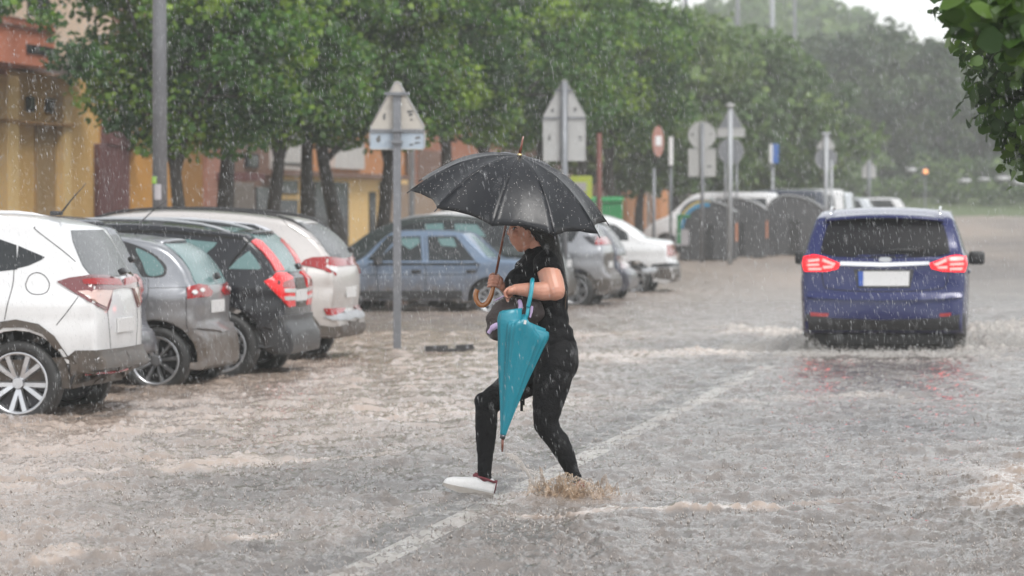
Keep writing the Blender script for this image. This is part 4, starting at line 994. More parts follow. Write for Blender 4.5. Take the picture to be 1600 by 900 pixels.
c.decal('rear_window', [(-.64, 1.08), (.64, 1.08), (.56, 1.46), (.5, 1.52), (-.5, 1.52), (-.56, 1.46)], M['glass_teal'], 'rear', .007, mirror=False)
c.decal('tail_light', [(392, 378), (398, 374), (408, 377), (425, 395), (437, 411), (444, 423), (430, 424), (422, 410), (410, 394)], M['red_lens_bright'], off=.012, mirror=True)
c.decal('tail_light_lower', [(430, 426), (446, 426), (456, 433), (459, 450), (460, 478), (450, 480), (436, 464), (420, 448), (412, 440), (426, 434)], M['red_lens_bright'], off=.014)
c.decal('tail_light_stain', [(440, 441), (456, 436), (458, 450), (440, 449)], M['red_lens'], off=.018)
for v in (454, 466): c.decal('white_lens', [(442, v - 3), (460, v - 3), (460, v + 3), (443, v + 3)], M['white_lens'], off=.019)
c.decal('bumper_panel', [(462, 434), (472, 433), (479, 450), (478, 478), (465, 480)], M['grime_plastic'], off=.006)
c.seam('rear_pillar_gap', [(404, 366), (392, 374), (378, 392), (364, 408), (357, 422)], .022)
c.decal('lower_bumper', [(-.80, .30), (.80, .30), (.84, .50), (.78, .66), (-.78, .66), (-.84, .50)], M['black_plastic'], 'rear', .014, mirror=False)
c.decal('side_cladding', [(300, 560), (325, 525), (350, 520), (378, 530), (395, 556), (405, 570), (485, 548), (486, 560), (400, 583), (385, 562), (365, 540), (345, 536), (325, 545), (312, 566)], M['black_plastic'], off=.010)
c.seam('roof_seal', [(150, 362), (250, 362), (330, 368), (390, 374)], .03)
c.rail(.85, 2.9, M['galv_light'], .05, .10)
for a0, a1 in ((.9, 0),): pass
bm = spoiler_bm(c, 396, 366, .5, .2, tilt=-4); c.add('spoiler', bm, P_black)
bm = bmesh.new(); q = c.local(466, 416, 0); box(bm, q, (.05, .10, .06), Matrix.Rotation(R(30), 3, 'Y'), .012); c.add('wiper_hub', bm, M['black_plastic'])
c.plate(.85); c.handle(1.95, .95, P_black)

# ---- 5. champagne crossover
c = Car('parked_car', 'champagne crossover with chrome window trim beyond the black one', 'car', (425, 563), .93, 2.67, 4.5, 1.85, .350, P_champ,
    [(.10, .32), (.03, .40), ('px', 557, 520), ('px', 560, 492), ('px', 555, 484), ('px', 552, 478), ('px', 556, 450), ('px', 554, 420), ('px', 546, 408), ('px', 540, 396), ('px', 525, 378), ('px', 506, 362), ('px', 492, 352), ('px', 470, 341), ('px', 440, 336), ('px', 400, 331), ('px', 340, 327), ('px', 280, 326), ('px', 220, 330), ('px', 170, 338), ('px', 140, 350), (3.35, 1.28), (4.1, 1.05), (4.4, .85), (4.43, .5), (4.3, .32)],
    style='five_y', rim=.24, belt=1.0, tumb=.19, arch=.07, zs=.33, cr=.22)
c.decal('window_chrome', [(100, 338), (300, 340), (400, 350), (420, 357), (431, 365), (428, 371), (414, 377), (405, 378), (300, 376), (100, 374)], M['chrome'], off=.004, curve=0)
c.decal('side_window', [(100, 341), (300, 343), (396, 351), (412, 358), (425, 366), (420, 370), (412, 374), (300, 373), (100, 371)], M['glass_dark'], off=.010)
c.decal('rear_window', [(-.60, 1.17), (.60, 1.17), (.66, 1.25), (.60, 1.46), (.50, 1.56), (-.50, 1.56), (-.60, 1.46), (-.66, 1.25)], M['glass_rear'], 'rear', .005, mirror=False)
c.decal('tail_light', [(468, 414), (476, 406), (488, 402), (510, 401), (535, 404), (549, 410), (549, 415), (527, 417), (525, 425), (524, 431), (505, 422), (485, 417)], M['red_lens'], off=.012)
c.decal('white_lens', [(508, 416), (526, 418), (524, 427), (518, 424)], M['white_lens'], off=.018)
c.decal('fog_reflector', [(505, 482), (538, 481), (535, 489), (525, 493), (510, 492)], M['red_lens'], off=.016)
c.decal('bumper_lip', [(505, 495), (540, 490), (558, 484), (560, 492), (545, 500), (520, 500)], M['galv_light'], off=.018)
c.decal('lower_bumper', [(478, 478), (500, 508), (520, 511), (545, 506), (560, 499), (558, 520), (530, 535), (486, 545)], M['grime_plastic'], off=.012)
c.seam('panel_gap', [(445, 338), (443, 345), (458, 358), (505, 385), (530, 400)]); c.seam('panel_gap', [(480, 418), (476, 450), (480, 478)])
c.rail(.6, 3.0, M['black_plastic'], .035, .09)
bm = spoiler_bm(c, 468, 352, .52, .24); c.add('spoiler', bm, P_champ)
bm = bmesh.new(); q = c.local(548, 390, 0); box(bm, q, (.05, .08, .06), Matrix.Rotation(R(30), 3, 'Y'), .012); c.add('wiper_hub', bm, M['black_plastic'])
c.plate(.80); c.handle(2.0, .95, P_champ)
# ================================================================ BLUE CAR DRIVING AWAY
M['glass_blue_car'] = mat('tinted_tailgate_glass', (.010, .010, .012), .12, 0, .12, 0, var=(60, (.022, .022, .024), .5), bump=(200, .2))
M['lamp_red'] = mat('lit_brake_lamp', (.5, .005, .008), .3, emit=((1.0, .006, .010), 1.1))
M['lamp_hot'] = mat('lit_brake_lamp_core', (.9, .2, .2), .3, emit=((1.0, .09, .08), 2.8))
hd = Vector((math.sin(R(6.9)), math.cos(R(6.9)), 0)); o0 = at(1380, 450, 42.6)
c = Car('moving_car', 'bright blue people carrier driving away with lit red lamps, throwing up spray', 'car', None, .95, 2.85, 4.8, 1.88, .345, P_blue,
    [(.22, .31), (.07, .34), (.0, .46), (.0, .70), (.045, .78), (.07, .90), (.08, 1.04), (.11, 1.17), (.20, 1.24), (.40, 1.50), (.50, 1.595), (.62, 1.655), (1.2, 1.715), (2.0, 1.71), (2.8, 1.6), (3.6, 1.2), (4.3, 1.05), (4.72, .8), (4.78, .5), (4.7, .32)],
    heading=hd, origin=(o0.x, 42.6, 0), belt=1.13, tumb=.21, cr=.07, style='five_y', zs=.28, fillet=.06, bulge=.06, crown=.05, arch=.05)
g = M['glass_blue_car']
c.decal('rear_window', [(1293, 353), (1304, 346), (1340, 343), (1380, 342), (1430, 343), (1462, 346), (1474, 352), (1481, 375), (1484, 396), (1465, 401), (1380, 404), (1305, 401), (1282, 396), (1286, 375)], g, off=.006, mirror=False)
c.decal('tail_light', [(1257, 402), (1272, 399), (1290, 403), (1313, 412), (1309, 420), (1292, 424), (1258, 424), (1255, 412)], M['lamp_red'], off=.014, mirror=False)
c.decal('tail_light', [(1452, 412), (1475, 404), (1493, 400), (1508, 401), (1509, 413), (1506, 425), (1474, 424), (1456, 420)], M['lamp_red'], off=.014, mirror=False)
for bar in ([(1263, 407), (1280, 405), (1281, 408), (1263, 410)], [(1262, 413), (1280, 412), (1280, 415), (1262, 416)], [(1263, 419), (1284, 419), (1284, 422), (1264, 422)],
            [(1286, 405), (1306, 412), (1303, 415), (1286, 409)], [(1286, 416), (1304, 415), (1300, 419), (1287, 420)],
            [(1459, 413), (1478, 405), (1479, 409), (1463, 416)], [(1464, 417), (1480, 416), (1480, 420), (1466, 420)],
            [(1484, 404), (1504, 403), (1504, 407), (1484, 408)], [(1484, 412), (1504, 411), (1504, 414), (1484, 415)], [(1484, 419), (1503, 418), (1502, 422), (1484, 422)]):
    c.decal('lamp_tube', bar, M['lamp_hot'], off=.022, mirror=False)
c.decal('chrome_bar', [(1313, 409), (1380, 411), (1452, 409), (1452, 414), (1380, 417), (1313, 415)], M['chrome'], off=.028, mirror=False)
c.decal('badge', [(1373, 406), (1377, 403), (1389, 403), (1393, 406), (1389, 409), (1377, 409)], M['galv_light'], off=.012, mirror=False, curve=3)
c.decal('plate_recess', [(1334, 421), (1428, 421), (1422, 450), (1340, 450)], M['black_plastic'], off=.004, mirror=False)
pl = c.decal('number_plate', [(1341, 424), (1421, 424), (1420, 447), (1342, 447)], M['plate_white'], off=.016, mirror=False, smooth=False)
c.decal('plate_band', [(1341, 424), (1349, 424), (1349, 447), (1342, 447)], M['plate_blue'], off=.020, mirror=False, parent=pl)
c.seam('tailgate_gap', [(1284, 424), (1287, 445), (1296, 451), (1340, 455), (1420, 455), (1468, 451), (1478, 445), (1482, 425)], .010, mirror=False)
c.decal('bumper_ledge', [(1264, 459), (1320, 461), (1380, 462), (1440, 461), (1500, 459), (1502, 466), (1440, 469), (1380, 470), (1320, 469), (1262, 466)], P_blue, off=.030, mirror=False)
c.decal('lower_bumper', [(1260, 490), (1296, 497), (1380, 500), (1468, 497), (1506, 490), (1509, 524), (1255, 524)], M['black_plastic'], off=.012, mirror=False)
c.decal('reflector', [(1266, 488), (1295, 490), (1294, 495), (1267, 494)], M['red_lens'], off=.018, mirror=False)
c.decal('reflector', [(1468, 490), (1486, 489), (1485, 494), (1468, 495)], M['red_lens'], off=.018, mirror=False)
c.decal('side_window', [(.75, 1.16), (1.6, 1.16), (1.6, 1.58), (1.0, 1.55)], g, 'side', .005); c.decal('side_window', [(1.66, 1.14), (2.6, 1.12), (2.6, 1.55), (1.66, 1.58)], g, 'side', .005); c.decal('side_window', [(2.66, 1.10), (3.5, 1.08), (2.9, 1.48), (2.66, 1.52)], g, 'side', .005)
c.seam('panel_gap', [(1.63, 1.15), (1.63, .45)], .008, space='side'); c.seam('panel_gap', [(2.63, 1.12), (2.63, .40)], .008, space='side'); c.handle(1.85, .98, P_blue); c.handle(2.85, .96, P_blue)
bm = bmesh.new(); box(bm, (1.3, 0, .24), (2.2, 1.55, .20), None, .03); c.add('underbody_dark_fill', bm, M['rubber'])  # dark box added to cut the light under the car
bm = bmesh.new(); box(bm, (.30, 0, .25), (.30, 1.30, .16), None, .04); c.add('exhaust_dark_fill', bm, M['rubber'])  # added likewise, darkens the gap under the tail
c.rail(.75, 3.0, M['chrome'], .035, .10); c.mirror_cap(3.15, 1.12, 1.03, (.12, .19, .16))
bm = bmesh.new(); ball_mesh(bm, c.local(1384, 401, 0) + Vector((-.22, 0, 0)) if False else Vector((.16, 0, 1.20)), (.02, .03, .03), None, 10); tube(bm, [(.13, .02, 1.215), (.15, -.15, 1.25), (.16, -.42, 1.245)], .013, 6); tube(bm, [(.15, .02, 1.24), (.16, -.45, 1.262)], .010, 6); c.add('wiper', bm, M['black_plastic'])
bm = spoiler_bm(c, 1290, 343, .60, .22, .025, -6, .01) if False else bmesh.new(); n = 16; rows = []
for i in range(n + 1):
    y = -.66 + 1.32 * i / n; q = (y / .66) ** 2; rows.append([bm.verts.new(v) for v in ((.36 + .08 * q, y, 1.60 - .035 * q), (.37 + .08 * q, y, 1.625 - .035 * q), (.66, y, 1.672 - .05 * q), (.60, y, 1.60 - .06 * q))])
for r0, r1 in zip(rows, rows[1:]):
    for j in range(4): bm.faces.new((r0[j], r0[(j + 1) % 4], r1[(j + 1) % 4], r1[j]))
bm.faces.new(rows[0]); bm.faces.new(rows[-1]); c.add('spoiler', bm, P_blue)
bm = bmesh.new(); ball_mesh(bm, (.45, -.28, 1.30), (.05, .14, .16), None, 14); 
for sd in (-1, 1):
    bm2 = bmesh.new(); box(bm2, (.35, sd * .62, GZ + .30), (.05, .22, .16)); c.add('mud_flap', bm2, M['black_plastic'], False)
bm.free()

# ================================================================ OTHER CARS OF THE ROW
def generic(name, label, cat, near, px_top, W, L, r, pnt, wx, wb, belt, sidew, rearw=None, lights=None, glass=None, rear_glass=None, style='seven', tumb=.2, near_z=0.0, cr=.16, zs=.28, group=None, origin=None, surround=True, **kw):
    c = Car(name, label, cat, near, wx, wb, L, W, r, pnt, px_top, style=style, belt=belt, tumb=tumb, cr=cr, zs=zs, near_z=near_z, group=group, origin=origin, **kw)
    for poly in sidew: c.decal('side_window', poly, glass or M['glass_dark'], 'side', .005)
    if rearw: c.decal('rear_window', rearw, rear_glass or M['glass_rear'], 'rear', .006, mirror=False)
    for poly in (lights or []): c.decal('tail_light', poly, M['red_lens'], 'side', .012)
    return c
# old pale blue saloon, broadside
c = Car('parked_car', 'faded pale blue boxy old saloon seen broadside behind the woman', 'car', (765, 488), .85, 2.40, 4.22, 1.64, .29, P_paleblue,
    [(.1, .3), (.03, .4), ('px', 848, 470), ('px', 853, 455), ('px', 851, 428), ('px', 843, 410), ('px', 828, 405), ('px', 800, 403), ('px', 778, 401), ('px', 762, 388), ('px', 744, 371), ('px', 731, 362), ('px', 700, 359), ('px', 645, 359), ('px', 622, 362), ('px', 600, 380), ('px', 572, 405), ('px', 520, 414), ('px', 470, 422), ('px', 455, 430), ('px', 447, 450), ('px', 450, 470)],
    style='ten', belt=.86, tumb=.17, cr=.06, cf=.08, zs=.26, fillet=.035, crown=.02, bulge=.02)
c.decal('windscreen', [(574, 406), (606, 369), (618, 366), (622, 369), (590, 408)], M['glass_dark'], off=.004, mirror=False)
c.decal('front_window', [(584, 412), (629, 370), (657, 369), (660, 412)], M['glass_dark'], off=.004); c.decal('rear_window', [(668, 369), (712, 369), (746, 412), (670, 412)], M['glass_dark'], off=.004)
c.decal('painted_view_patch', [(627, 373), (655, 372), (656, 380), (641, 390), (628, 382)], M['glass_teal'], off=.009); c.decal('painted_view_patch', [(684, 373), (708, 372), (714, 386), (690, 384)], M['glass_teal'], off=.009)  # pale patches painting the light that shows through the car
c.decal('rear_screen', [(735, 366), (745, 371), (777, 401), (762, 402)], M['glass_teal'], off=.005, mirror=False)
c.seam('window_bar', [(717, 375), (721, 412)], .03); c.seam('panel_gap', [(664, 370), (665, 412), (665, 454)], .010); c.seam('panel_gap', [(590, 412), (588, 430), (592, 456)], .010); c.seam('panel_gap', [(748, 412), (744, 425)], .010)
c.seam('side_moulding', [(560, 430), (640, 429), (730, 429)], .012); c.seam('belt_trim', [(575, 413), (660, 413), (750, 413)], .03)
c.decal('sill_cladding', [(470, 456), (560, 455), (650, 454), (722, 454), (724, 474), (640, 476), (470, 476)], M['black_plastic'], off=.008)
for u in (650, 736): bm = bmesh.new(); q = c.local(u, 424, .83); box(bm, q + Vector((0, -.01, 0)), (.15, .04, .05), None, .01); c.add('door_handle', bm, M['black_plastic'], True, True)
bm = bmesh.new(); q = c.local(590, 408, .9); box(bm, q, (.12, .16, .13), None, .03); c.add('wing_mirror', bm, M['black_plastic'], True, True)
c.decal('tail_light', [(838, 418), (852, 418), (852, 436), (838, 436)], M['red_lens'], off=.01); c.plate(.62)
# dark estate behind it
P_green = paint('dark_green_grey_paint', (.035, .045, .045), .3, .3)
c = Car('parked_car', 'dark green-grey estate car showing its roof over the pale blue saloon', 'car', (812, 482), .95, 2.75, 4.6, 1.80, .32, P_green,
    [(.1, .3), (.03, .4), ('px', 893, 462), ('px', 897, 445), ('px', 893, 415), ('px', 885, 395), ('px', 862, 365), ('px', 840, 350), ('px', 800, 343), ('px', 750, 339), ('px', 700, 336), ('px', 650, 339), ('px', 620, 346), ('px', 590, 360), ('px', 550, 385), ('px', 500, 402), ('px', 465, 420), ('px', 455, 455)],
    style='seven', belt=1.0, tumb=.22, zs=.28)
c.decal('side_window', [(585, 390), (612, 362), (640, 350), (700, 345), (775, 348), (800, 358), (820, 385)], M['glass_dark'], off=.005)
c.decal('painted_view_patch', [(664, 351), (692, 349), (694, 361), (666, 362)], M['glass_teal'], off=.010); c.decal('painted_view_patch', [(710, 350), (745, 351), (760, 370), (712, 366)], M['glass_teal'], off=.010)  # view-through brightness painted as patches on the opaque window
c.rail(.5, 3.0, M['galv_light'], .03, .1); c.plate(.8)
# silver hatch right of the woman
c = Car('parked_car', 'silver-grey hatchback just right of the woman, before the white saloon', 'car', (897, 477), .80, 2.55, 4.25, 1.76, .32, P_midgrey,
    [(.1, .3), (.03, .4), ('px', 958, 458), ('px', 968, 445), ('px', 967, 428), ('px', 957, 418), ('px', 957, 395), ('px', 953, 381), ('px', 945, 371), ('px', 928, 352), ('px', 912, 341), ('px', 880, 335), ('px', 830, 334), ('px', 780, 340), ('px', 730, 358), ('px', 680, 380), ('px', 610, 392), ('px', 575, 410), ('px', 570, 450)],
    style='six', belt=.98, tumb=.2, zs=.3)
c.decal('side_window', [(760, 375), (790, 350), (880, 348), (905, 358), (895, 378)], M['glass_dark'], off=.005)
c.decal('tail_light', [(912, 369), (930, 370), (950, 372), (950, 382), (932, 383), (922, 380)], M['red_lens'], off=.010)
c.decal('tail_light_tip', [(911, 369), (930, 370), (930, 383), (922, 380)], M['alloy_dark'], off=.013)
c.decal('rear_window', [(-.6, 1.08), (.6, 1.08), (.5, 1.42), (-.5, 1.42)], M['glass_rear'], 'rear', .006, mirror=False)
c.decal('tailgate_dark_panel', [(-.6, .55), (.6, .55), (.66, .95), (-.66, .95)], M['grime_plastic'], 'rear', .006, mirror=False)
c.decal('lower_bumper', [(905, 440), (935, 436), (968, 434), (966, 446), (930, 460), (910, 462)], M['grime_plastic'], off=.008); c.plate(.75)
# dark small car
c = Car('parked_car', 'small charcoal hatchback squeezed between the silver-grey hatchback and the white saloon', 'car', (940, 468), .70, 2.40, 3.9, 1.70, .30, P_navy,
    [(.1, .3), (.03, .4), ('px', 988, 452), ('px', 994, 440), ('px', 992, 424), ('px', 978, 412), ('px', 975, 392), ('px', 965, 376), ('px', 952, 360), ('px', 935, 349), ('px', 900, 344), ('px', 850, 345), ('px', 810, 360), ('px', 770, 384), ('px', 720, 392), ('px', 695, 408), ('px', 690, 445)],
    style='seven', belt=.9, tumb=.2)
c.decal('side_window', [(820, 378), (850, 355), (920, 354), (945, 378)], M['glass_dark'], off=.005); c.decal('rear_window', [(-.55, 1.0), (.55, 1.0), (.48, 1.32), (-.48, 1.32)], M['glass_rear'], 'rear', .006, mirror=False)
c.decal('tail_light', [(968, 400), (979, 398), (980, 420), (970, 420)], M['dark_lens'], off=.01)
bm = bmesh.new(); box(bm, (-.05, 0, .58), (.12, 1.5, .10), None, .03); c.add('bumper_trim', bm, M['galv_light']); c.plate(.78)
# white saloon
c = Car('parked_car', 'white saloon with upright red tail lamp and grey bumper, in front of the bins', 'car', (990, 456), .95, 2.51, 4.38, 1.74, .31, P_white,
    [(.1, .3), (.03, .4), ('px', 1054, 440), ('px', 1061, 432), ('px', 1061, 413), ('px', 1056, 405), ('px', 1053, 388), ('px', 1050, 377), ('px', 1030, 373), ('px', 1008, 369), ('px', 988, 355), ('px', 970, 344), ('px', 945, 336), ('px', 905, 333), ('px', 870, 336), ('px', 840, 350), ('px', 808, 368), ('px', 750, 378), ('px', 728, 395), ('px', 724, 425)],
    style='six', rim=.205, belt=.92, tumb=.2, cr=.12, zs=.27)
c.decal('rear_screen', [(950, 350), (962, 352), (980, 364), (982, 376), (962, 376)], M['glass_dark'], off=.005, curve=0); c.decal('side_window', [(850, 372), (872, 345), (935, 343), (950, 352), (958, 374)], M['glass_dark'], off=.005)
c.decal('tail_light', [(1043, 383), (1052, 382), (1054, 401), (1043, 401)], M['red_lens'], off=.012)
c.decal('bumper_strip', [(1018, 413), (1040, 411), (1060, 411), (1060, 417), (1040, 418), (1018, 418)], M['black_plastic'], off=.012); c.decal('bumper_side', [(1016, 420), (1060, 419), (1060, 432), (1052, 438), (1016, 434)], M['grime_plastic'], off=.008); c.seam('wheel_arch_lip', [(968, 425), (972, 408), (985, 400), (1000, 404), (1010, 420)], .03, P_white); c.plate(.72)
# white hatch roof further back
rowpx = lambda l, Y: on_line(800, l)
def place(l, Y, z=None):
    X = (l + math.sin(RA) * Y) / math.cos(RA); return (X, Y, 0), float(zt(Y)) if z is None else z
def boxy(label, l, Y, W, L, h, pnt, kind='hatch', rear_red=True, nz=0.0, name='parked_car', cat='car'):
    o, z = place(l, Y); k = h / 1.5
    if kind == 'hatch': P = [(.12, .30), (.02, .38), (0, .55), (.02, .80), (.10, .95), (.25, 1.20), (.42, 1.42), (.7, 1.485), (1.4, 1.5), (2.0, 1.47), (2.5, 1.32), (3.1, 1.02), (L - .4, .88), (L - .05, .70), (L, .45), (L - .1, .3)]
    elif kind == 'van': P = [(.10, .30), (.0, .40), (.0, .60), (.02, .95), (.06, 1.2), (.12, 1.44), (.3, 1.49), (1.2, 1.5), (2.3, 1.49), (2.75, 1.38), (3.35, 1.02), (L - .35, .86), (L - .05, .66), (L, .45), (L - .1, .3)]
    P = [(x, z_ if z_ < .5 else .5 + (z_ - .5) * (h - .5)) for x, z_ in P]
    zz = lambda v: .5 + (v - .5) * (h - .5)
    c = Car(name, label, cat, None, .8, 2.6, L, W, .31, pnt, P, origin=o, near_z=z + nz, belt=zz(.93), tumb=.17 if kind == 'hatch' else .10, zs=.28)
    if kind == 'hatch': c.decal('side_window', [(.50, zz(.98)), (2.85, zz(.98)), (2.4, zz(1.30)), (1.9, zz(1.41)), (.75, zz(1.40))], M['glass_dark'], 'side', .006)
    else: c.decal('side_window', [(.30, zz(.95)), (1.9, zz(.95)), (1.9, zz(1.36)), (.38, zz(1.36))], M['glass_dark'], 'side', .006); c.decal('side_window', [(1.98, zz(.95)), (3.1, zz(.95)), (2.6, zz(1.30)), (1.98, zz(1.36))], M['glass_teal'], 'side', .006)
    c.decal('rear_window', [(-W * .36, zz(1.0)), (W * .36, zz(1.0)), (W * .32, zz(1.36)), (-W * .32, zz(1.36))], M['glass_rear'], 'rear', .006, mirror=False)
    c.decal('tail_light', [(W * .40, zz(.72)), (W * .48, zz(.72)), (W * .48, zz(1.02)), (W * .40, zz(1.02))], M['red_lens'], 'rear', .010, mirror=True)
    c.decal('rear_bumper', [(-W * .45, .32), (W * .45, .32), (W * .46, .58), (-W * .46, .58)], M['grime_plastic'], 'rear', .02, mirror=False); c.plate(zz(.7)); c.mirror_cap(L - 1.6, zz(1.0), None, (.12, .2, .16)); return c
boxy('white hatchback mostly hidden behind the white saloon', -11.4, 80.0, 1.75, 4.0, 1.66, P_white, 'hatch')
boxy('white people carrier behind the dark rubbish bins, red lamp at its tail', -9.3, 117.0, 1.85, 4.2, 1.92, P_white, 'van', name='parked_van', cat='van')
boxy('dark van with tinted side just past the last rubbish bin', -8.3, 123.5, 1.85, 4.5, 1.95, P_navy, 'van', name='parked_van', cat='van')
boxy('white van beyond the dark van, left of the blue car roof', -8.0, 128.0, 1.85, 4.5, 1.95, P_white, 'van', name='parked_van', cat='van')
boxy('silver-blue people carrier in the far row above the blue car roof', -8.3, 138.0, 1.8, 4.4, 1.80, P_silver2, 'van')
boxy('far silver hatchback at the middle of the distant row', -7.9, 146.0, 1.75, 4.2, 1.55, P_silver2, 'hatch')
boxy('farthest white car of the distant row, near the right edge of the blue roof', -7.6, 164.0, 1.75, 4.2, 1.40, P_white, 'hatch')
# ================================================================ TREES
def leaf_mat(name, c1, c2, c3):
    m = bpy.data.materials.new(name); m.use_nodes = True; nt = m.node_tree; b = nt.nodes['Principled BSDF']; N = nt.nodes.new; L = nt.links.new
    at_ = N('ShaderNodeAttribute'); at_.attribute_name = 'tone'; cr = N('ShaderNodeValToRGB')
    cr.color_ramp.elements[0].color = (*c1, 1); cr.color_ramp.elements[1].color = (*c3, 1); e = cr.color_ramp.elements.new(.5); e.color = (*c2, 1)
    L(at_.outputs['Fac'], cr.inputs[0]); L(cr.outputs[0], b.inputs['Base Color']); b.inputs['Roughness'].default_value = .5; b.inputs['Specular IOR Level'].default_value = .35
    tr = N('ShaderNodeBsdfTranslucent'); L(cr.outputs[0], tr.inputs['Color']); mx = N('ShaderNodeMixShader'); mx.inputs[0].default_value = .35
    L(b.outputs[0], mx.inputs[1]); L(tr.outputs[0], mx.inputs[2]); L(mx.outputs[0], nt.nodes['Material Output'].inputs['Surface']); return m
M['leaf_street'] = leaf_mat('street_tree_leaves', (.022, .062, .016), (.060, .155, .022), (.24, .36, .04))
M['leaf_pale'] = leaf_mat('pale_green_leaves', (.045, .085, .028), (.095, .165, .045), (.19, .27, .075))
M['leaf_far'] = leaf_mat('dark_far_leaves', (.018, .04, .016), (.038, .075, .028), (.08, .12, .04))
M['leaf_near'] = leaf_mat('broad_near_leaves', (.022, .055, .010), (.045, .10, .014), (.10, .18, .02))
M['bark'] = mat('wet_bark', (.045, .038, .032), .7, var=(8, (.025, .022, .02), .8), bump=(20, .8))
def leaf_cloud(cl, n_per, size, seed, droop=.3, shape='quad'):
    """cl: array (x, y, z, radius, tone). Returns verts, quads, tone per vertex."""
    r = np.random.default_rng(seed); C_ = []; 
    cl = np.asarray(cl); cnt = np.maximum(4, (n_per * (cl[:, 3] / cl[:, 3].mean()) ** 2).astype(int)); ci = np.repeat(np.arange(len(cl)), cnt); n = len(ci)
    d = r.normal(size=(n, 3)); d /= np.linalg.norm(d, axis=1)[:, None]; rad = cl[ci, 3] * (r.random(n) ** .45)
    c = cl[ci, :3] + d * rad[:, None] * np.array([1, 1, .75])
    nrm = d * .5 + r.normal(size=(n, 3)) * .55 + np.array([0, 0, .55]); nrm /= np.linalg.norm(nrm, axis=1)[:, None]
    a = np.cross(nrm, r.normal(size=(n, 3))); a /= np.linalg.norm(a, axis=1)[:, None] + 1e-9; b = np.cross(nrm, a)
    s = size * r.uniform(.6, 1.25, n)[:, None]
    if shape == 'quad':
        V = np.stack([c - a * s * .5, c - b * s * .42 + nrm * s * .06, c + a * s * .5, c + b * s * .42 + nrm * s * .06], 1).reshape(-1, 3); Q = np.arange(n * 4).reshape(n, 4); k = 4
    else:     # broad lobed leaf: 8 outline points, folded along the midrib
        ang = np.array([0, .55, 1.05, 1.75, math.pi, -1.75, -1.05, -.55]); rr = np.array([.62, .52, .50, .46, .40, .46, .50, .52])
        V = np.stack([c + (a * math.cos(t) + b * math.sin(t)) * s * q + nrm * s * (abs(math.sin(t)) * .14) for t, q in zip(ang, rr)], 1).reshape(-1, 3); k = 8
        base = np.arange(n)[:, None] * 8; Q = np.concatenate([base + np.array([0, 1, 2, 3]), base + np.array([0, 3, 4, 5]) * 1, base + np.array([0, 5, 6, 7])], 0)
    tone = np.clip(cl[ci, 4] + r.normal(0, .16, n) + .12 * (c[:, 2] - cl[ci, 2]) / cl[ci, 3], 0, 1)  # leaves paler towards the clump's top: light painted into tone, plus random spread
    return V, Q, np.repeat(tone, k)
def crown_clumps(seed, R_, H_, z0, n, squash=1.0, cr=(.45, .85)):
    r = np.random.default_rng(seed); out = []
    for i in range(n):
        t = r.random() ** .75; th = r.uniform(0, 6.283); z = z0 + H_ * r.random()
        u = (z - z0) / H_; prof = (math.sin(math.pi * min(1, .12 + .82 * u)) ** .6) * (1 + .22 * math.sin(3 * th + seed) + .15 * math.sin(5 * th + 2 * seed + 4 * u))
        rad = R_ * prof * t ** .5
        out.append((rad * math.cos(th), rad * math.sin(th) * squash, z, r.uniform(*cr), np.clip(.50 + .18 * (u - .5) + r.normal(0, .27), 0, 1)))  # tone also rises with height in the crown, lit greens painted in
    return out
def mk_tree(name, seed, R_, H_, z0, trunk_r, nclump, nleaf, size, lmat, lean=0.0, cr=(.45, .85), shape='quad'):
    """returns (trunk mesh, crown mesh)"""
    r = random.Random(seed); cl = crown_clumps(seed, R_, H_, z0, nclump, 1.0, cr)
    bm = bmesh.new(); top = Vector((lean * z0, 0, z0 + H_ * .35))
    P = spline([Vector((0, 0, -.3)), Vector((lean * z0 * .35 + r.uniform(-.05, .05), r.uniform(-.05, .05), z0 * .45)), Vector((lean * z0 * .8, r.uniform(-.1, .1), z0 * .9)), top], 4)
    tube(bm, P, [trunk_r * (1.25 - .75 * i / (len(P) - 1)) for i in range(len(P))], 10)
    for i in range(9):
        c_ = cl[(i * 7) % len(cl)]; s = P[int(len(P) * .55) + i % 4]; e = Vector(c_[:3]); mid = s.lerp(e, .5) + Vector((r.uniform(-.2, .2), r.uniform(-.2, .2), .25))
        tube(bm, spline([s, mid, e], 3), [trunk_r * .5 * (1 - .8 * j / 6) for j in range(7)], 6)
    bmesh.ops.recalc_face_normals(bm, faces=bm.faces); tm = bpy.data.meshes.new('trunk'); bm.to_mesh(tm); bm.free(); tm.polygons.foreach_set('use_smooth', [True] * len(tm.polygons)); tm.materials.append(M['bark'])
    V, Q, T = leaf_cloud(cl, nleaf, size, seed, shape=shape)
    o = npmesh('crown', V, Q, lmat, nper=4); a = o.data.attributes.new('tone', 'FLOAT', 'POINT'); a.data.foreach_set('value', T.astype(np.float32)); cm = o.data; bpy.data.objects.remove(o)
    return tm, cm
def tree(proto, loc, rz, sc, label, group=None, name='street_tree', sz=1.0):
    t = empty(name, loc, rz, label=label, cat='tree', group=group); t.scale = (sc, sc, sc * sz)
    link('trunk', proto[0], t); link('crown', proto[1], t, kind='stuff'); return t
TA = [mk_tree('a', s, 1.95, 4.4, 2.95, .13, 88, 185, .135, M['leaf_street'], ln, cr=(.36, .70)) for s, ln in ((3, .06), (11, -.08), (23, .22))]
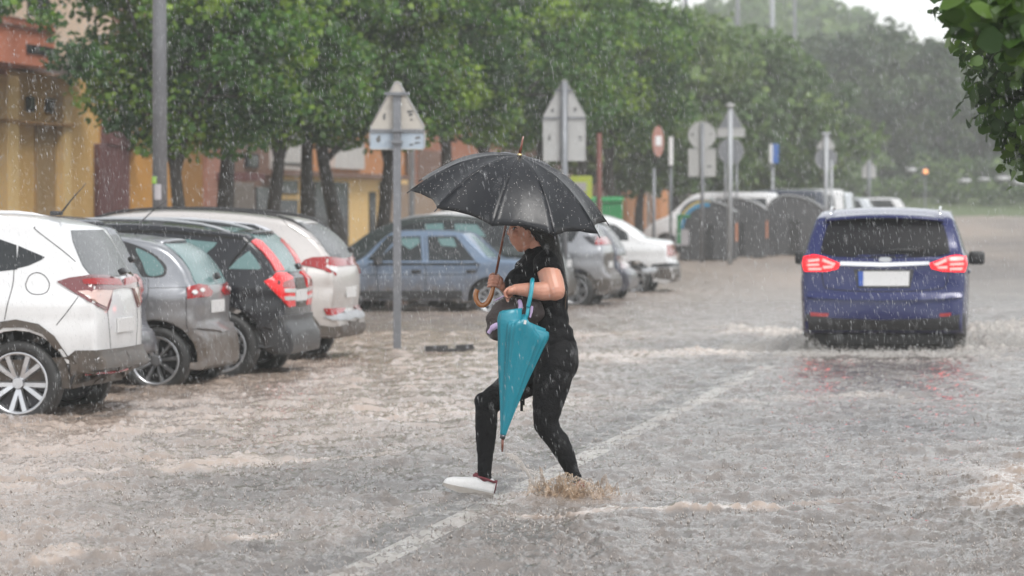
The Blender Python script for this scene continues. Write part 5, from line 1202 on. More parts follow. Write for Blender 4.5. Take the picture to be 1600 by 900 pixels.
# street trees on the far-side pavement (trunk column in the photo, line beside the road)
LT = -13.6
def street(px, dl, rz, sc, label, k, sz=1.0):
    p = on_line(px, LT + dl); return tree(TA[k], (p.x, p.y, float(zt(p.y)) + .02), rz, sc, label, 'street trees along the pavement', sz=sz)
street(292, .3, .4, .88, 'leftmost street tree, slim-trunked, just right of the lamp post', 1)
street(350, .5, 1.3, 1.05, 'thick-trunked street tree in front of the ochre wall', 0, 1.0)
street(420, -.6, 4.0, 1.0, 'street tree in front of the purple-brown house front', 1)
street(478, -.4, 5.1, 1.05, 'street tree between the white panel and the dark shop opening', 0)
street(548, .2, math.pi * .98, 1.05, 'street tree with a leaning trunk left of the first sign post', 2)
street(592, .6, 3.3, 1.0, 'upright street tree close behind the first sign post', 1)
street(700, .3, 2.0, 1.12, 'street tree behind the black umbrella, left of its tip', 0)
street(770, .2, .8, 1.12, 'street tree behind the tip of the black umbrella', 1)
street(838, .5, 5.6, 1.1, 'street tree behind the square-plated sign post', 0)
street(900, .2, 2.9, 1.15, 'street tree over the yellow and green street box', 1)
street(955, .3, 4.4, 1.1, 'street tree left of the red and white round sign', 0)
# paler trees further on
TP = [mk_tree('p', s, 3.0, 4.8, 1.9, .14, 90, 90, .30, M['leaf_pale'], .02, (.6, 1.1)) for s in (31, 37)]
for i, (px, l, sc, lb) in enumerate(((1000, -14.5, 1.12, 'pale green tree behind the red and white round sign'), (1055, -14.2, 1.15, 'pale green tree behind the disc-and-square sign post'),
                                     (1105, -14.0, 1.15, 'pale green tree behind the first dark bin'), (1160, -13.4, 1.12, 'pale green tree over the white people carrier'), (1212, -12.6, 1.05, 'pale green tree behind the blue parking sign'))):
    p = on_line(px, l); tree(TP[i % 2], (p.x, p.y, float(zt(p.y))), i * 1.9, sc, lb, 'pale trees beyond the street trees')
# tall hazy trees at the end of the street
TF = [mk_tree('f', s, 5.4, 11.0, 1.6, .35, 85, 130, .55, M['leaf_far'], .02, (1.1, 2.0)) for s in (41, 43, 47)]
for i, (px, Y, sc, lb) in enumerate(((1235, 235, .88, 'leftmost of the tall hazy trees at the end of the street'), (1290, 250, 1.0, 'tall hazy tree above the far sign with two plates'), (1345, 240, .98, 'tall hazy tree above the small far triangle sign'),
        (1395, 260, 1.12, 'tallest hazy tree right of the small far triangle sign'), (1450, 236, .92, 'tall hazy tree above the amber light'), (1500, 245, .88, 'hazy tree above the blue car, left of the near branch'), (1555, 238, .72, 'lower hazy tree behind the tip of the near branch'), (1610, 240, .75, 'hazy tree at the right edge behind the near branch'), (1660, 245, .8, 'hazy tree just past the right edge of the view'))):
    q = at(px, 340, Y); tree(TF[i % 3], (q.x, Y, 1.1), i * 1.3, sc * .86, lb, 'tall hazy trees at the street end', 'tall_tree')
# right-hand roadside tree whose bough hangs into view
rt = empty('roadside_tree', (7.6, 26.5, GZ), label='broad-leaved tree at the right kerb, its bough hanging into the top right corner', cat='tree')
def inr(o): o.parent = rt; o.matrix_parent_inverse = Matrix.Translation(-Vector(rt.location)); return o
inr(tubeobj('trunk', spline([(7.6, 26.5, -.3), (7.5, 26.5, 1.6), (7.3, 26.4, 3.2), (6.6, 26.2, 4.8)], 5), [.24 - .006 * i for i in range(16)], M['bark'], n=14))
inr(tubeobj('bough', spline([(7.3, 26.4, 3.2), (5.8, 26.6, 3.9), (4.2, 26.8, 3.5), (3.4, 27, 2.9)], 5), [.10 - .005 * i for i in range(16)], M['bark']))
inr(tubeobj('bough', spline([(7.4, 26.4, 2.6), (6.0, 24.0, 3.2), (4.2, 22.0, 3.0), (3.0, 21.4, 2.75)], 5), [.08 - .004 * i for i in range(16)], M['bark']))
r_ = np.random.default_rng(77); cl = []
for (px, py, Y, n, sp, cr0) in ((1560, 50, 27, 10, 34, .22), (1600, 90, 27, 8, 30, .24), (1520, 25, 27, 5, 20, .16), (1535, 75, 27, 5, 16, .15), (1575, 130, 27.5, 9, 26, .20), (1600, 170, 27.5, 12, 28, .24), (1570, 110, 27.5, 10, 24, .2), (1540, 120, 27.5, 4, 12, .14), (1605, 140, 27.5, 12, 30, .25), (1565, 165, 27.5, 4, 14, .13), (1588, 215, 27.5, 9, 18, .16), (1620, 240, 27.5, 8, 24, .2), (1650, 60, 27, 14, 60, .3), (1720, 120, 27, 14, 70, .3), (1680, 200, 27, 10, 50, .25), (1596, 250, 27.5, 3, 7, .09), (1560, 200, 27.6, 2, 8, .10)):
    for _ in range(n):
        q = at(px + r_.normal(0, sp * .6), py + r_.normal(0, sp * .6), Y + r_.uniform(-.8, .8)); cl.append((q.x, q.y, q.z, cr0 * r_.uniform(.8, 1.3), np.clip(r_.normal(.40, .2), 0, 1)))
for _ in range(60):
    cl.append((7.4 + r_.normal(0, 1.3), 26.5 + r_.normal(0, 1.6), 4.6 + r_.normal(0, .9), .5, np.clip(r_.normal(.4, .2), 0, 1)))
V, Q, T = leaf_cloud(cl, 46, .10, 5, shape='broad'); o = npmesh('crown', V, Q, M['leaf_near'], nper=4, kind='stuff'); a = o.data.attributes.new('tone', 'FLOAT', 'POINT'); a.data.foreach_set('value', T.astype(np.float32)); inr(o)
# the nearest leaves, large and out of focus
cl = []
for (px, py, Y, n, sp) in ((1500, 8, 15.5, 3, 14), (1530, 35, 15.5, 6, 22), (1575, 25, 15.5, 8, 26), (1600, 60, 15.5, 5, 22), (1590, 88, 15.5, 2, 8)):
    for _ in range(n): q = at(px + r_.normal(0, sp * .5), py + r_.normal(0, sp * .5), Y + r_.uniform(-.3, .3)); cl.append((q.x, q.y, q.z, .08, np.clip(r_.normal(.45, .2), 0, 1)))
V, Q, T = leaf_cloud(cl, 7, .115, 9, shape='broad'); o = npmesh('near_leaves', V, Q, M['leaf_near'], nper=4, kind='stuff'); a = o.data.attributes.new('tone', 'FLOAT', 'POINT'); a.data.foreach_set('value', T.astype(np.float32)); inr(o)
inr(tubeobj('bough', spline([(7.4, 26.0, 3.0), (5.6, 20.0, 3.4), (2.9, 16.0, 2.85), (1.93, 15.5, 2.42)], 5), [.06 - .0032 * i for i in range(16)], M['bark']))
# top-left bough from a tree left of the view
lt = empty('roadside_tree', (-12.5, 66, .02), label='tree left of the view, leaves dipping into the top left corner', cat='tree')
link('trunk', TA[1][0], lt)
cl = []
for (px, py, n, sp) in ((0, -4, 4, 16), (22, -12, 2, 8), (3, 14, 2, 7), (-50, 0, 14, 40), (75, -34, 3, 10), (125, -26, 4, 12), (165, -20, 4, 12)):
    for _ in range(n): q = at(px + r_.normal(0, sp * .5), py + r_.normal(0, sp * .5), 58 + r_.uniform(-1, 1)); cl.append((q.x, q.y, q.z, .28, np.clip(r_.normal(.35, .2), 0, 1)))
for _ in range(40): cl.append((-11.5 + r_.normal(0, 1.2), 63 + r_.normal(0, 1.5), 5.2 + r_.normal(0, .8), .5, .4))
V, Q, T = leaf_cloud(cl, 60, .15, 6); o = npmesh('crown', V, Q, M['leaf_street'], nper=4, kind='stuff'); a = o.data.attributes.new('tone', 'FLOAT', 'POINT'); a.data.foreach_set('value', T.astype(np.float32)); o.parent = lt; o.matrix_parent_inverse = Matrix.Translation(-Vector(lt.location))

# ================================================================ BUILDINGS on the left (front line LF metres left of the camera line)
LF = -19.0
def col(name, c, **k): return mat(name, c, .75, 0, .3, 0, var=(1.6, tuple(v * .72 for v in c), .55), bump=(18, .25))
B_yel = col('yellow_render', (.68, .42, .15)); B_och = col('ochre_render', (.55, .27, .06)); B_yel2 = col('pale_yellow_render', (.80, .55, .24)); B_ter = col('terracotta_render', (.55, .19, .11)); B_crm = col('cream_render', (.76, .58, .44))
B_pur = col('purple_brown_paint', (.16, .07, .07)); B_brn = col('brown_render', (.22, .13, .10)); B_rus = col('rust_brown_render', (.16, .06, .035)); B_whi = col('white_render', (.62, .60, .58)); B_ora = col('orange_render', (.58, .26, .11)); B_brick = col('brick_orange_render', (.36, .15, .09)); B_pink = col('dusty_pink_render', (.40, .20, .15))
B_dark = mat('dark_shop_glass', (.035, .04, .045), .15, 0, .5); B_iron = mat('black_ironwork', (.015, .016, .02), .5, .4); B_tile = mat('wet_roof_tile', (.20, .15, .14), .5, bump=(20, .4)); B_grey = col('grey_brown_render', (.20, .17, .15)); B_ledge = col('dark_yellow_ledge', (.40, .22, .08))  # B_ledge is a darker yellow-brown than the wall
RB = Matrix.Rotation(-RA, 3, 'Z')
def SL(px, l=LF): p = on_line(px, l); return p.dot(RD)           # metres along the road of that column on the front line
def ZZ(px, py, l=LF): p = on_line(px, l); r = ray(px, py); return CAM_H + r.z * p.y / r.y
def front(name, px0, px1, pt, pb, m, parent, l=LF, out=.10, depth=.30, ref=None):
    """a panel on the front line between two photo columns; pt/pb: top and bottom rows read at column ref (default the middle)"""
    ref = px0 if ref is None else ref; lo = l + out; s0, s1 = SL(px0, lo), SL(px1, lo); z1 = ZZ(ref, pt, lo); z0 = GZ if pb is None else ZZ(ref, pb, lo)
    c_ = road(l + out - depth / 2, (s0 + s1) / 2, (z0 + z1) / 2); bm = bmesh.new(); box(bm, c_, (depth, s1 - s0, z1 - z0), RB); o = bmobj(name, bm, m)
    if parent is not None: o.parent = parent; o.matrix_parent_inverse = parent.matrix_world.inverted()
    return o
def house(name, label, px0, px1, pt, m, back=9.0, l=LF, cat='building', ref=None):
    p = on_line(px0, l); h = empty(name, (p.x, p.y, GZ), label=label, cat=cat); bpy.context.view_layer.update()
    front('wall', px0, px1, pt, None, m, h, l, 0.0, back, ref); return h
# corner house: rust wall edge, terracotta bay and cream upper wall
h = house('corner_house', 'terracotta and cream house with an iron balcony, top left corner', -260, 12.8, 102, B_rus, ref=-20)
o = front('upper_wall', -260, 175, -260, 101, B_crm, h, LF, .02, 8.8, ref=60)
o = front('bay', -260, 86, 30, 101, B_ter, h, LF, 1.0, 1.2, ref=40); front('bay_ledge', -260, 88, 43, 48, B_rus, h, LF, 1.06, 1.2, ref=60); front('bay_top', -260, 80, 26, 31, B_crm, h, LF, 1.05, 1.2, ref=50)
front('vent_opening', 44, 84, 71, 85, B_iron, h, LF, 1.03, .2, ref=60)
r0 = front('balcony_railing', 47, 81, -2, 2, B_iron, h, LF, 1.03, .05, ref=60); front('bottom_rail', 47, 81, 32, 35, B_iron, r0, LF, 1.03, .05, ref=60)
for i in range(14): front('baluster', 47.5 + i * 2.5, 48.3 + i * 2.5, 0, 34, B_iron, r0, LF, 1.03, .03, ref=60)
front('balcony_door', 50, 78, -40, 30, B_dark, h, LF, .10, .2, ref=60)
bm = bmesh.new(); s0, s1 = SL(12), SL(122); zc = ZZ(60, 105)
q0, q1 = road(LF - .1, s0, zc + .12), road(LF - .1, s1, zc + .12); ev0, ev1 = road(LF + .7, s0, zc - .06), road(LF + .7, s1, zc - .06); up_ = Vector((0, 0, -.12))
v = [bm.verts.new(p) for p in (q0, q1, ev1, ev0, q0 + up_, q1 + up_, ev1 + up_, ev0 + up_)]
for f in ((0, 1, 2, 3), (4, 5, 6, 7), (0, 1, 5, 4), (1, 2, 6, 5), (2, 3, 7, 6), (3, 0, 4, 7)): bm.faces.new([v[i] for i in f])
o = bmobj('canopy_roof', bm, B_tile); o.parent = h; o.matrix_parent_inverse = h.matrix_world.inverted()
# tiles of the canopy
for i in range(16):
    t = (i + .5) / 16; a_, b_ = q0.lerp(q1, t), ev0.lerp(ev1, t); tl = tubeobj('roof_tile', [a_ + Vector((0, 0, .02)), b_ + Vector((0, 0, .02)) + (b_ - a_) * .03], .085, B_tile, None, 8); tl.parent = o; tl.matrix_parent_inverse = Matrix.Identity(4)
    tl.matrix_parent_inverse = o.matrix_world.inverted() if False else Matrix.Identity(4)
for ch in [x for x in bpy.data.objects if x.name.startswith('roof_tile')]: ch.matrix_parent_inverse = (Matrix.Translation(h.location)).inverted() @ Matrix.Identity(4) if False else ch.matrix_parent_inverse
# yellow building with windows and pilasters
h = house('yellow_building', 'yellow rendered building with pilasters behind the lamp post, left', 13, 155, 112, B_yel, ref=40)
front('corner_pilaster', 13, 30, 118, None, B_yel2, h, LF, .22, .4, ref=20); front('ledge', 13, 118, 187, 191, B_ledge, h, LF, .28, .4, ref=30); front('pilaster', 100, 112, 150, None, B_yel2, h, LF, .20, .3, ref=105)
for a0, a1 in ((45, 56), (76, 86)):
    w_ = front('window', a0, a1, 152, 175, B_iron, h, LF, .06, .16, ref=60); front('pane', a0 + 2, a1 - 2, 155, 172, B_dark, w_, LF, .08, .04, ref=60)
front('wall_dark_panel', 58, 96, 193, None, col('darker_yellow_render', (.40, .26, .12)), h, LF, .05, .1, ref=60)  # panel of darker yellow below the ledge
# gate house, purple-brown gate under a raking gable
h = house('gate_building', 'ochre building with a purple-brown gate under a slanted wall', 155, 345, 190, B_och, ref=200)
g0 = front('gate', 155, 203, 226, None, B_pur, h, LF, .10, .3, ref=180)
for i in range(7): front('gate_board', 156.5 + i * 6.6, 161.5 + i * 6.6, 228, None, B_pur, g0, LF, .13, .05, ref=180)
bm = bmesh.new(); sa, sb = SL(158), SL(208); za, zb, zt_ = ZZ(180, 226), ZZ(180, 232), ZZ(180, 190)
pts = [(sa, za), (sb, zb), (sb, zb + .25), (sa + (sb - sa) * .30, zt_ + .2), (sa, zt_ + .2)]
fr_ = [bm.verts.new(road(LF + .16, s_, z_)) for s_, z_ in pts]; bk = [bm.verts.new(road(LF - .2, s_, z_)) for s_, z_ in pts]; bm.faces.new(fr_); bm.faces.new(bk[::-1])
for i in range(5): bm.faces.new((fr_[i], fr_[(i + 1) % 5], bk[(i + 1) % 5], bk[i]))
o = bmobj('gable_panel', bm, B_pur); o.parent = h; o.matrix_parent_inverse = h.matrix_world.inverted()
o = tubeobj('gable_trim', [road(LF + .3, SL(172), ZZ(180, 188)), road(LF + .3, SL(208), ZZ(190, 240))], .10, B_yel2, None, 8); o.parent = h; o.matrix_parent_inverse = h.matrix_world.inverted()
front('pilaster', 325, 345, 196, None, B_pink, h, LF, .15, .3, ref=330); front('cornice', 240, 345, 184, 193, B_brn, h, LF, .30, .5, ref=290); front('recess', 272, 324, 205, None, col('dark_ochre_render', (.34, .17, .05)), h, LF, .04, .1, ref=300)
# purple-brown house
h = house('brown_house', 'purple-brown house front between the street trees', 345, 430, -60, B_brn, ref=380)
w_ = front('window', 386, 405, 240, 262, B_iron, h, LF, .06, .16, ref=395); front('pane', 389, 402, 243, 259, B_dark, w_, LF, .09, .04, ref=395); front('balcony_slab', 384, 414, 270, 282, B_pur, h, LF, .8, .9, ref=395); front('shop_opening', 402, 428, 292, None, B_dark, h, LF, .05, .2, ref=410); front('pale_panel', 358, 398, 285, None, B_grey, h, LF, .06, .2, ref=380)
# shop row
h = house('shop_building', 'orange-framed shop with dark windows behind the street trees', 430, 640, 150, B_ora, ref=500)
sgn = front('white_panel', 431, 472, 205, 265, B_whi, h, LF, .15, .3, ref=450); front('panel_slot', 432, 472, 254, 257, B_iron, h, LF, .18, .1, ref=450)
front('white_panel', 524, 570, 220, 264, B_whi, h, LF, .15, .3, ref=550); front('fascia', 430, 640, 268, 276, B_brn, h, LF, .35, .5, ref=500); front('shop_wall', 430, 640, 276, None, B_yel2, h, LF, .10, .3, ref=500)
for a0, a1, b0, b1 in ((432, 466, 282, 303), (432, 466, 312, 350), (492, 545, 284, None), (594, 600, 284, None), (578, 588, 300, None)):
    w_ = front('shop_window', a0, a1, b0, b1, B_iron, h, LF, .13, .2, ref=(a0 + a1) / 2); front('pane', a0 + 1.5, a1 - 1.5, b0 + 2, (b1 - 2) if b1 else None, B_dark, w_, LF, .15, .05, ref=(a0 + a1) / 2)
h = house('brick_house', 'brick-orange house behind the first sign post with a grey drainpipe', 640, 790, -80, B_brick, ref=700)
o = front('drainpipe', 643, 648, 200, None, M['galv'], h, LF, .2, .1, ref=645); front('shutter', 655, 690, 235, None, B_brn, h, LF, .06, .2, ref=670); front('lower_wall', 600, 790, 290, None, col('pale_brown_render', (.36, .26, .19)), h, LF, .12, .3, ref=700)
h = house('apartment_block', 'orange block with grey-white openings behind the far street trees', 790, 985, -10, B_brn, ref=850)
front('upper_wall', 830, 925, -40, 30, B_ora, h, LF, .2, .3, ref=880); front('white_opening', 945, 952, 262, 290, B_whi, h, LF, .1, .2, ref=948); front('white_opening', 957, 968, 262, 292, B_whi, h, LF, .1, .2, ref=960)
front('pillar', 979, 992, 266, None, B_ora, h, LF, .4, .4, ref=985)
h = house('far_house', 'low far house with an orange pillar left of the bins', 992, 1120, 240, B_grey, ref=1020)
front('pillar', 1032, 1044, 270, None, B_ora, h, LF, .4, .4, ref=1038); front('pillar', 1002, 1010, 270, None, B_ora, h, LF, .4, .4, ref=1006)
hz = empty('far_building', at(1030, 340, 215), label='far building with orange walls above the trees, top centre', cat='building'); bpy.context.view_layer.update()
for nm, a0, a1, b0, b1, m_ in (('wall', 990, 1050, 62, 300, B_ora), ('roof', 980, 1060, 56, 63, B_tile), ('window', 1022, 1028, 70, 95, B_whi), ('window', 1040, 1046, 70, 95, B_whi)):
    p0, p1 = at(a0, b0, 215 - .2 * (nm == 'window')), at(a1, b1, 215); o = boxobj(nm, ((p0.x + p1.x) / 2, 217 - (.25 if nm == 'window' else 0), (p0.z + p1.z) / 2), (p1.x - p0.x, 4.0, p0.z - p1.z), m_); o.parent = hz; o.matrix_parent_inverse = hz.matrix_world.inverted()
hz = empty('far_building', at(905, 340, 190), label='far orange building above the street trees, left of the hazy hill', cat='building'); bpy.context.view_layer.update()
for nm, a0, a1, b0, b1, m_ in (('wall', 780, 920, 0, 300, B_crm), ('corner', 915, 928, 0, 120, B_ora)):
    p0, p1 = at(a0, b0, 190), at(a1, b1, 190); o = boxobj(nm, ((p0.x + p1.x) / 2, 193 - (1 if nm == 'corner' else 0), (p0.z + p1.z) / 2), (p1.x - p0.x, 6.0, p0.z - p1.z), m_); o.parent = hz; o.matrix_parent_inverse = hz.matrix_world.inverted()
# tan roof between the bins and the pale trees
hz = empty('kiosk', at(1240, 340, 160), label='tan-roofed kiosk showing over the last bin', cat='kiosk'); bpy.context.view_layer.update()
for nm, a0, a1, b0, b1, dp, m_ in (('roof', 1207, 1256, 276, 288, 4, col('tan_roof', (.40, .30, .20))), ('roof_crown', 1218, 1246, 270, 277, 2.4, col('tan_roof_top', (.38, .28, .19))), ('wall', 1212, 1250, 288, 345, 3, B_grey)):
    p0, p1 = at(a0, b0, 160), at(a1, b1, 160); o = boxobj(nm, ((p0.x + p1.x) / 2, 162, (p0.z + p1.z) / 2), (p1.x - p0.x, dp, p0.z - p1.z), m_, bev=.05); o.parent = hz; o.matrix_parent_inverse = hz.matrix_world.inverted()
# pavement in front of the houses
M['pave'] = mat('wet_pavement', (.16, .14, .12), .4, var=(2, (.10, .09, .08), .6))
bm = bmesh.new(); box(bm, road(-15.6, 90, 0) + Vector((0, 0, .02)), (6.8, 220, .16), RB); bmobj('pavement', bm, M['pave'], kind='structure')

# ================================================================ FAR END: lawn bank, hedge, wooded hill
M['lawn'] = mat('wet_lawn', (.07, .11, .035), .8, var=(.5, (.12, .13, .06), .6), bump=(6, .6))
vs = []; fs = []; Ys = [206, 212, 225, 245, 280, 340, 460, 800]; 
for y in Ys: z = {206: 1.0, 212: 1.35, 225: 1.9, 245: 2.5}.get(y, 2.8); vs += [(x, y + .02 * x, z) for x in (-300, -60, -20, 0, 20, 40, 60, 90, 300)]
for i in range(len(Ys) - 1):
    for j in range(8): q = i * 9 + j; fs.append((q, q + 1, q + 10, q + 9))
mesh('lawn', vs, fs, M['lawn'], smooth=True, kind='structure')
r_ = np.random.default_rng(5); cl = []
for i in range(150): x = r_.uniform(12, 46); cl.append((x, 222 + r_.uniform(-3, 5), 2.1 + r_.uniform(0, 2.2), r_.uniform(.5, 1.1), np.clip(r_.normal(.45, .2), 0, 1)))
V, Q, T = leaf_cloud(cl, 60, .34, 15); o = npmesh('shrubs', V, Q, M['leaf_pale'], nper=4, kind='stuff', label='band of mixed shrubs along the far lawn bank', cat='shrubs'); a = o.data.attributes.new('tone', 'FLOAT', 'POINT'); a.data.foreach_set('value', T.astype(np.float32))
# wooded hill
M['hill'] = mat('hill_soil', (.05, .07, .03), .9)
def hz_z(x, y):
    base = 15 + 8 * math.exp(-((x - 26) / 11) ** 2) + 1.6 * math.sin(x * .23) + .9 * math.sin(x * .61 + 1); base = base if x < 38 else base + (11 - base) * min(1, (x - 38) / 5)
    return base
vs = []; fs = []; nx = 60
for j, y in enumerate((330, 350, 380, 430, 520)):
    for i in range(nx): x = -120 + 300 * i / (nx - 1); vs.append((x, y, 2 + (hz_z(x, y) - 4) * (0, .45, .8, 1, .9)[j]))
for j in range(4):
    for i in range(nx - 1): q = j * nx + i; fs.append((q, q + 1, q + nx + 1, q + nx))
mesh('wooded_hill', vs, fs, M['hill'], smooth=True, kind='structure')
cl = []
for i in range(1500):
    x = r_.uniform(-15, 62); t = r_.random(); y = 330 + 100 * t; k = np.interp(y, (330, 350, 380, 430), (0, .45, .8, 1)); z = 2 + (hz_z(x, y) - 4) * k + r_.uniform(0, 4.5)
    cl.append((x, y, z, r_.uniform(1.6, 3.0), np.clip(r_.normal(.5, .22), 0, 1)))
V, Q, T = leaf_cloud(cl, 44, 1.1, 16); o = npmesh('hill_wood', V, Q, M['leaf_pale'], nper=4, kind='stuff', label='misty wood covering the hill behind the street', cat='wood'); a = o.data.attributes.new('tone', 'FLOAT', 'POINT'); a.data.foreach_set('value', T.astype(np.float32))
# bits of white and amber at the far end
M['amber'] = mat('lit_amber_lamp', (1, .4, .15), .4, emit=((1, .38, .14), .9)); M['far_white'] = mat('far_white_paint', (.5, .5, .51), .5)
def far_car(px, py, w_px, h_px, label):
    p = at(px, py, 218); k = 218 / F; e = empty('far_parked_car', (p.x, 218, p.z - h_px * k / 2), label=label, cat='car'); W_, H_ = w_px * k, h_px * k
    bm = bmesh.new(); box(bm, (0, 0, H_ * .35), (W_, 1.7, H_ * .5), None, .08); bmobj('body', bm, M['far_white'], e, True)
    bm = bmesh.new(); g = box(bm, (0, 0, H_ * .75), (W_ * .62, 1.5, H_ * .42), None, .08); bmobj('cabin', bm, M['glass_dark'], e, True)
    for s_ in (-.3, .3):
        bm = bmesh.new(); bmesh.ops.create_cone(bm, cap_ends=True, segments=14, radius1=H_ * .2, radius2=H_ * .2, depth=1.72, matrix=Matrix.Translation((W_ * s_, 0, H_ * .12)) @ Matrix.Rotation(R(90), 4, 'X')); bmobj('wheel', bm, M['rubber'], e)
for a_ in ((1507, 281, 16, 11, 'small far white car beyond the lawn, left of the pair'), (1537, 279, 14, 9, 'small pale far car beyond the lawn, middle one'), (1567, 277, 18, 14, 'far white car beyond the lawn near the branch tip'), (1594, 283, 22, 15, 'rightmost far white car at the picture edge'), (1424, 264, 12, 14, 'far white car beyond the shrubs left of the amber light')): far_car(*a_)
def lamp(px, py, label):
    p = at(px, py, 216); e = empty('signal_lamp', (p.x, 216, 1.6), label=label, cat='lamp'); bm = bmesh.new(); box(bm, (0, .1, p.z - 1.6), (.36, .25, .62), None, .05); bmobj('housing', bm, M['black_plastic'], e)
    bm = bmesh.new(); ball_mesh(bm, (0, -.06, p.z - 1.6), (.13, .08, .13), None, 14); bmobj('lens', bm, M['amber'], e, True); bm = bmesh.new(); tube(bm, [(0, .1, -.2), (0, .1, p.z - 1.9)], .05, 8); bmobj('post', bm, M['galv'], e)
lamp(1446, 268, 'small amber lamp glowing beyond the shrubs')

# ================================================================ POSTS AND SIGNS
def back_holes(o_list): pass
def tri_pts(w_, h_, r_=.06):
    out = []
    for cx, cz, a0 in ((-w_ / 2 + r_ * 1.7, -h_ / 2 + r_, 210), (w_ / 2 - r_ * 1.7, -h_ / 2 + r_, -30), (0, h_ / 2 - r_ * 2, 90)):
        for d in (-60, -30, 0, 30, 60): t = R(a0 + d); out.append((cx + r_ * math.cos(t), cz + r_ * math.sin(t)))
    return out
def plate(name, pts, m, parent, y=0.0, th=.012, fr_m=None):
    """pts (x, z) outline about the post; faces the camera side; a folded rim runs round it"""
    bm = bmesh.new(); n = len(pts); a = [bm.verts.new((x, y, z)) for x, z in pts]; b = [bm.verts.new((x, y + th, z)) for x, z in pts]
    bm.faces.new(a); bm.faces.new(b[::-1])
    for i in range(n): bm.faces.new((a[i], a[(i + 1) % n], b[(i + 1) % n], b[i]))
    o = bmobj(name, bm, m, parent)
    bm = bmesh.new(); P = [Vector((x, y - .004, z)) for x, z in pts]; tube(bm, P + [P[0]], .009, 5); bmobj('folded_rim', bm, fr_m or M['sign_back'], o, True); return o
def rect_pts(w_, h_, z, r_=.04, x=0.0):
    out = []
    for cx, cz, a0 in ((-1, -1, 180), (1, -1, 270), (1, 1, 0), (-1, 1, 90)):
        for d in (0, 30, 60, 90): t = R(a0 + d); out.append((x + cx * (w_ / 2 - r_) + r_ * math.cos(t), z + cz * (h_ / 2 - r_) + r_ * math.sin(t)))
    return out
def circ_pts(rad, z, n=28): return [(rad * math.cos(2 * math.pi * i / n), z + rad * math.sin(2 * math.pi * i / n)) for i in range(n)]
def marks(o_parent, lst, y):
    for x, z, w_, h_ in lst:
        bm = bmesh.new(); pts = [(x + w_ / 2 * math.cos(t) * (1 + .3 * math.sin(3 * t + x * 9)), z + h_ / 2 * math.sin(t) * (1 + .25 * math.sin(2 * t))) for t in [2 * math.pi * i / 12 for i in range(12)]]
        bm.faces.new([bm.verts.new((a, y, b)) for a, b in pts]); bmobj('stain', bm, M['sign_dark'], o_parent)
def signpost(px, Y, top_py, label, rad=.035, m=None, rz=0.0, name='sign_post', cat='sign', square=False, z0=None, group=None):
    p = at(px, 400, Y); z0 = GZ + float(zt(Y)) if z0 is None else z0; e = empty(name, (p.x, Y, z0), rz, label=label, cat=cat, group=group)
    ztop = at(px, top_py, Y).z - z0; m = m or M['galv']
    bm = bmesh.new()
    if square: box(bm, (0, 0, ztop / 2), (rad * 2, rad * 1.4, ztop), None, .006)
    else: tube(bm, [(0, 0, 0), (0, 0, ztop)], rad, 14)
    bmobj('post', bm, m, e, not square); e['_z0'] = 0; e.pop('_z0', None); k = Y / F
    def Z(py): return at(px, py, Y).z - z0
    return e, k, Z
# first sign: triangle over a rectangular plate, seen from behind
e, k, Z = signpost(620.5, 44.0, 144, 'sign post with triangle and narrow plate seen from behind, nearest, left of the umbrella', .045, square=True)
w_ = 90 * k; t = plate('triangle_back', [(x, z + (Z(124) + Z(202)) / 2) for x, z in tri_pts(90 * k, 80 * k, .035)], M['sign_back_cream'], e, .045)
marks(t, [(-20 * k, Z(182), .03, .08), (20 * k, Z(174), .08, .03), (21 * k, Z(179), .05, .035), (22 * k, Z(187), .035, .02)], .040)
t2 = plate('plate_back', rect_pts(86 * k, 27 * k, Z(219.5), .03), M['sign_blueish'], e, .045); marks(t2, [(-29 * k, Z(217), .05, .08), (32 * k, Z(215), .06, .03), (31 * k, Z(223), .07, .02), (22 * k, Z(226), .05, .02)], .040)
for py in (146, 204): boxobj('crossbar', (0, .035, Z(py)), ((40 if py < 150 else 86) * k, .02, 4.5 * k), M['galv'], e)
for py in (147, 204, 222):
    boxobj('clamp', (0, -.02, Z(py)), (.13, .10, .035), M['galv'], e, .004)
# second sign: triangle over a large plate
e, k, Z = signpost(881.5, 62.5, 128, 'sign post with triangle and large square plate seen from behind, right of the umbrella tip', .058)
t = plate('triangle_back', [(x, z + (Z(123) + Z(182)) / 2) for x, z in tri_pts(69 * k, 62 * k, .035)], M['sign_back'], e, .06); marks(t, [(-18 * k, Z(172), .05, .07), (17 * k, Z(171), .05, .08)], .055)
t2 = plate('plate_back', rect_pts(66 * k, 66 * k, Z(218), .02), M['sign_back'], e, .06); marks(t2, [(-23 * k, Z(215), .04, .10), (25 * k, Z(214), .07, .03), (25 * k, Z(219), .04, .03)], .055)
for py in (141, 184): boxobj('crossbar', (0, .045, Z(py)), ((28 if py < 150 else 66) * k, .02, 3 * k), M['galv'], e)
# disc over square
e, k, Z = signpost(1097, 104, 192, 'sign post with disc above square plate seen from behind, against the first bin', .05)
t = plate('disc_back', circ_pts(21.5 * k, Z(211)), M['sign_back'], e, .055); marks(t, [(-15 * k, Z(210), .07, .09), (14 * k, Z(209), .05, .06)], .05); t2 = plate('plate_back', rect_pts(43 * k, 43 * k, Z(254), .03), M['sign_back'], e, .055); marks(t2, [(11 * k, Z(260), .14, .06)], .05)
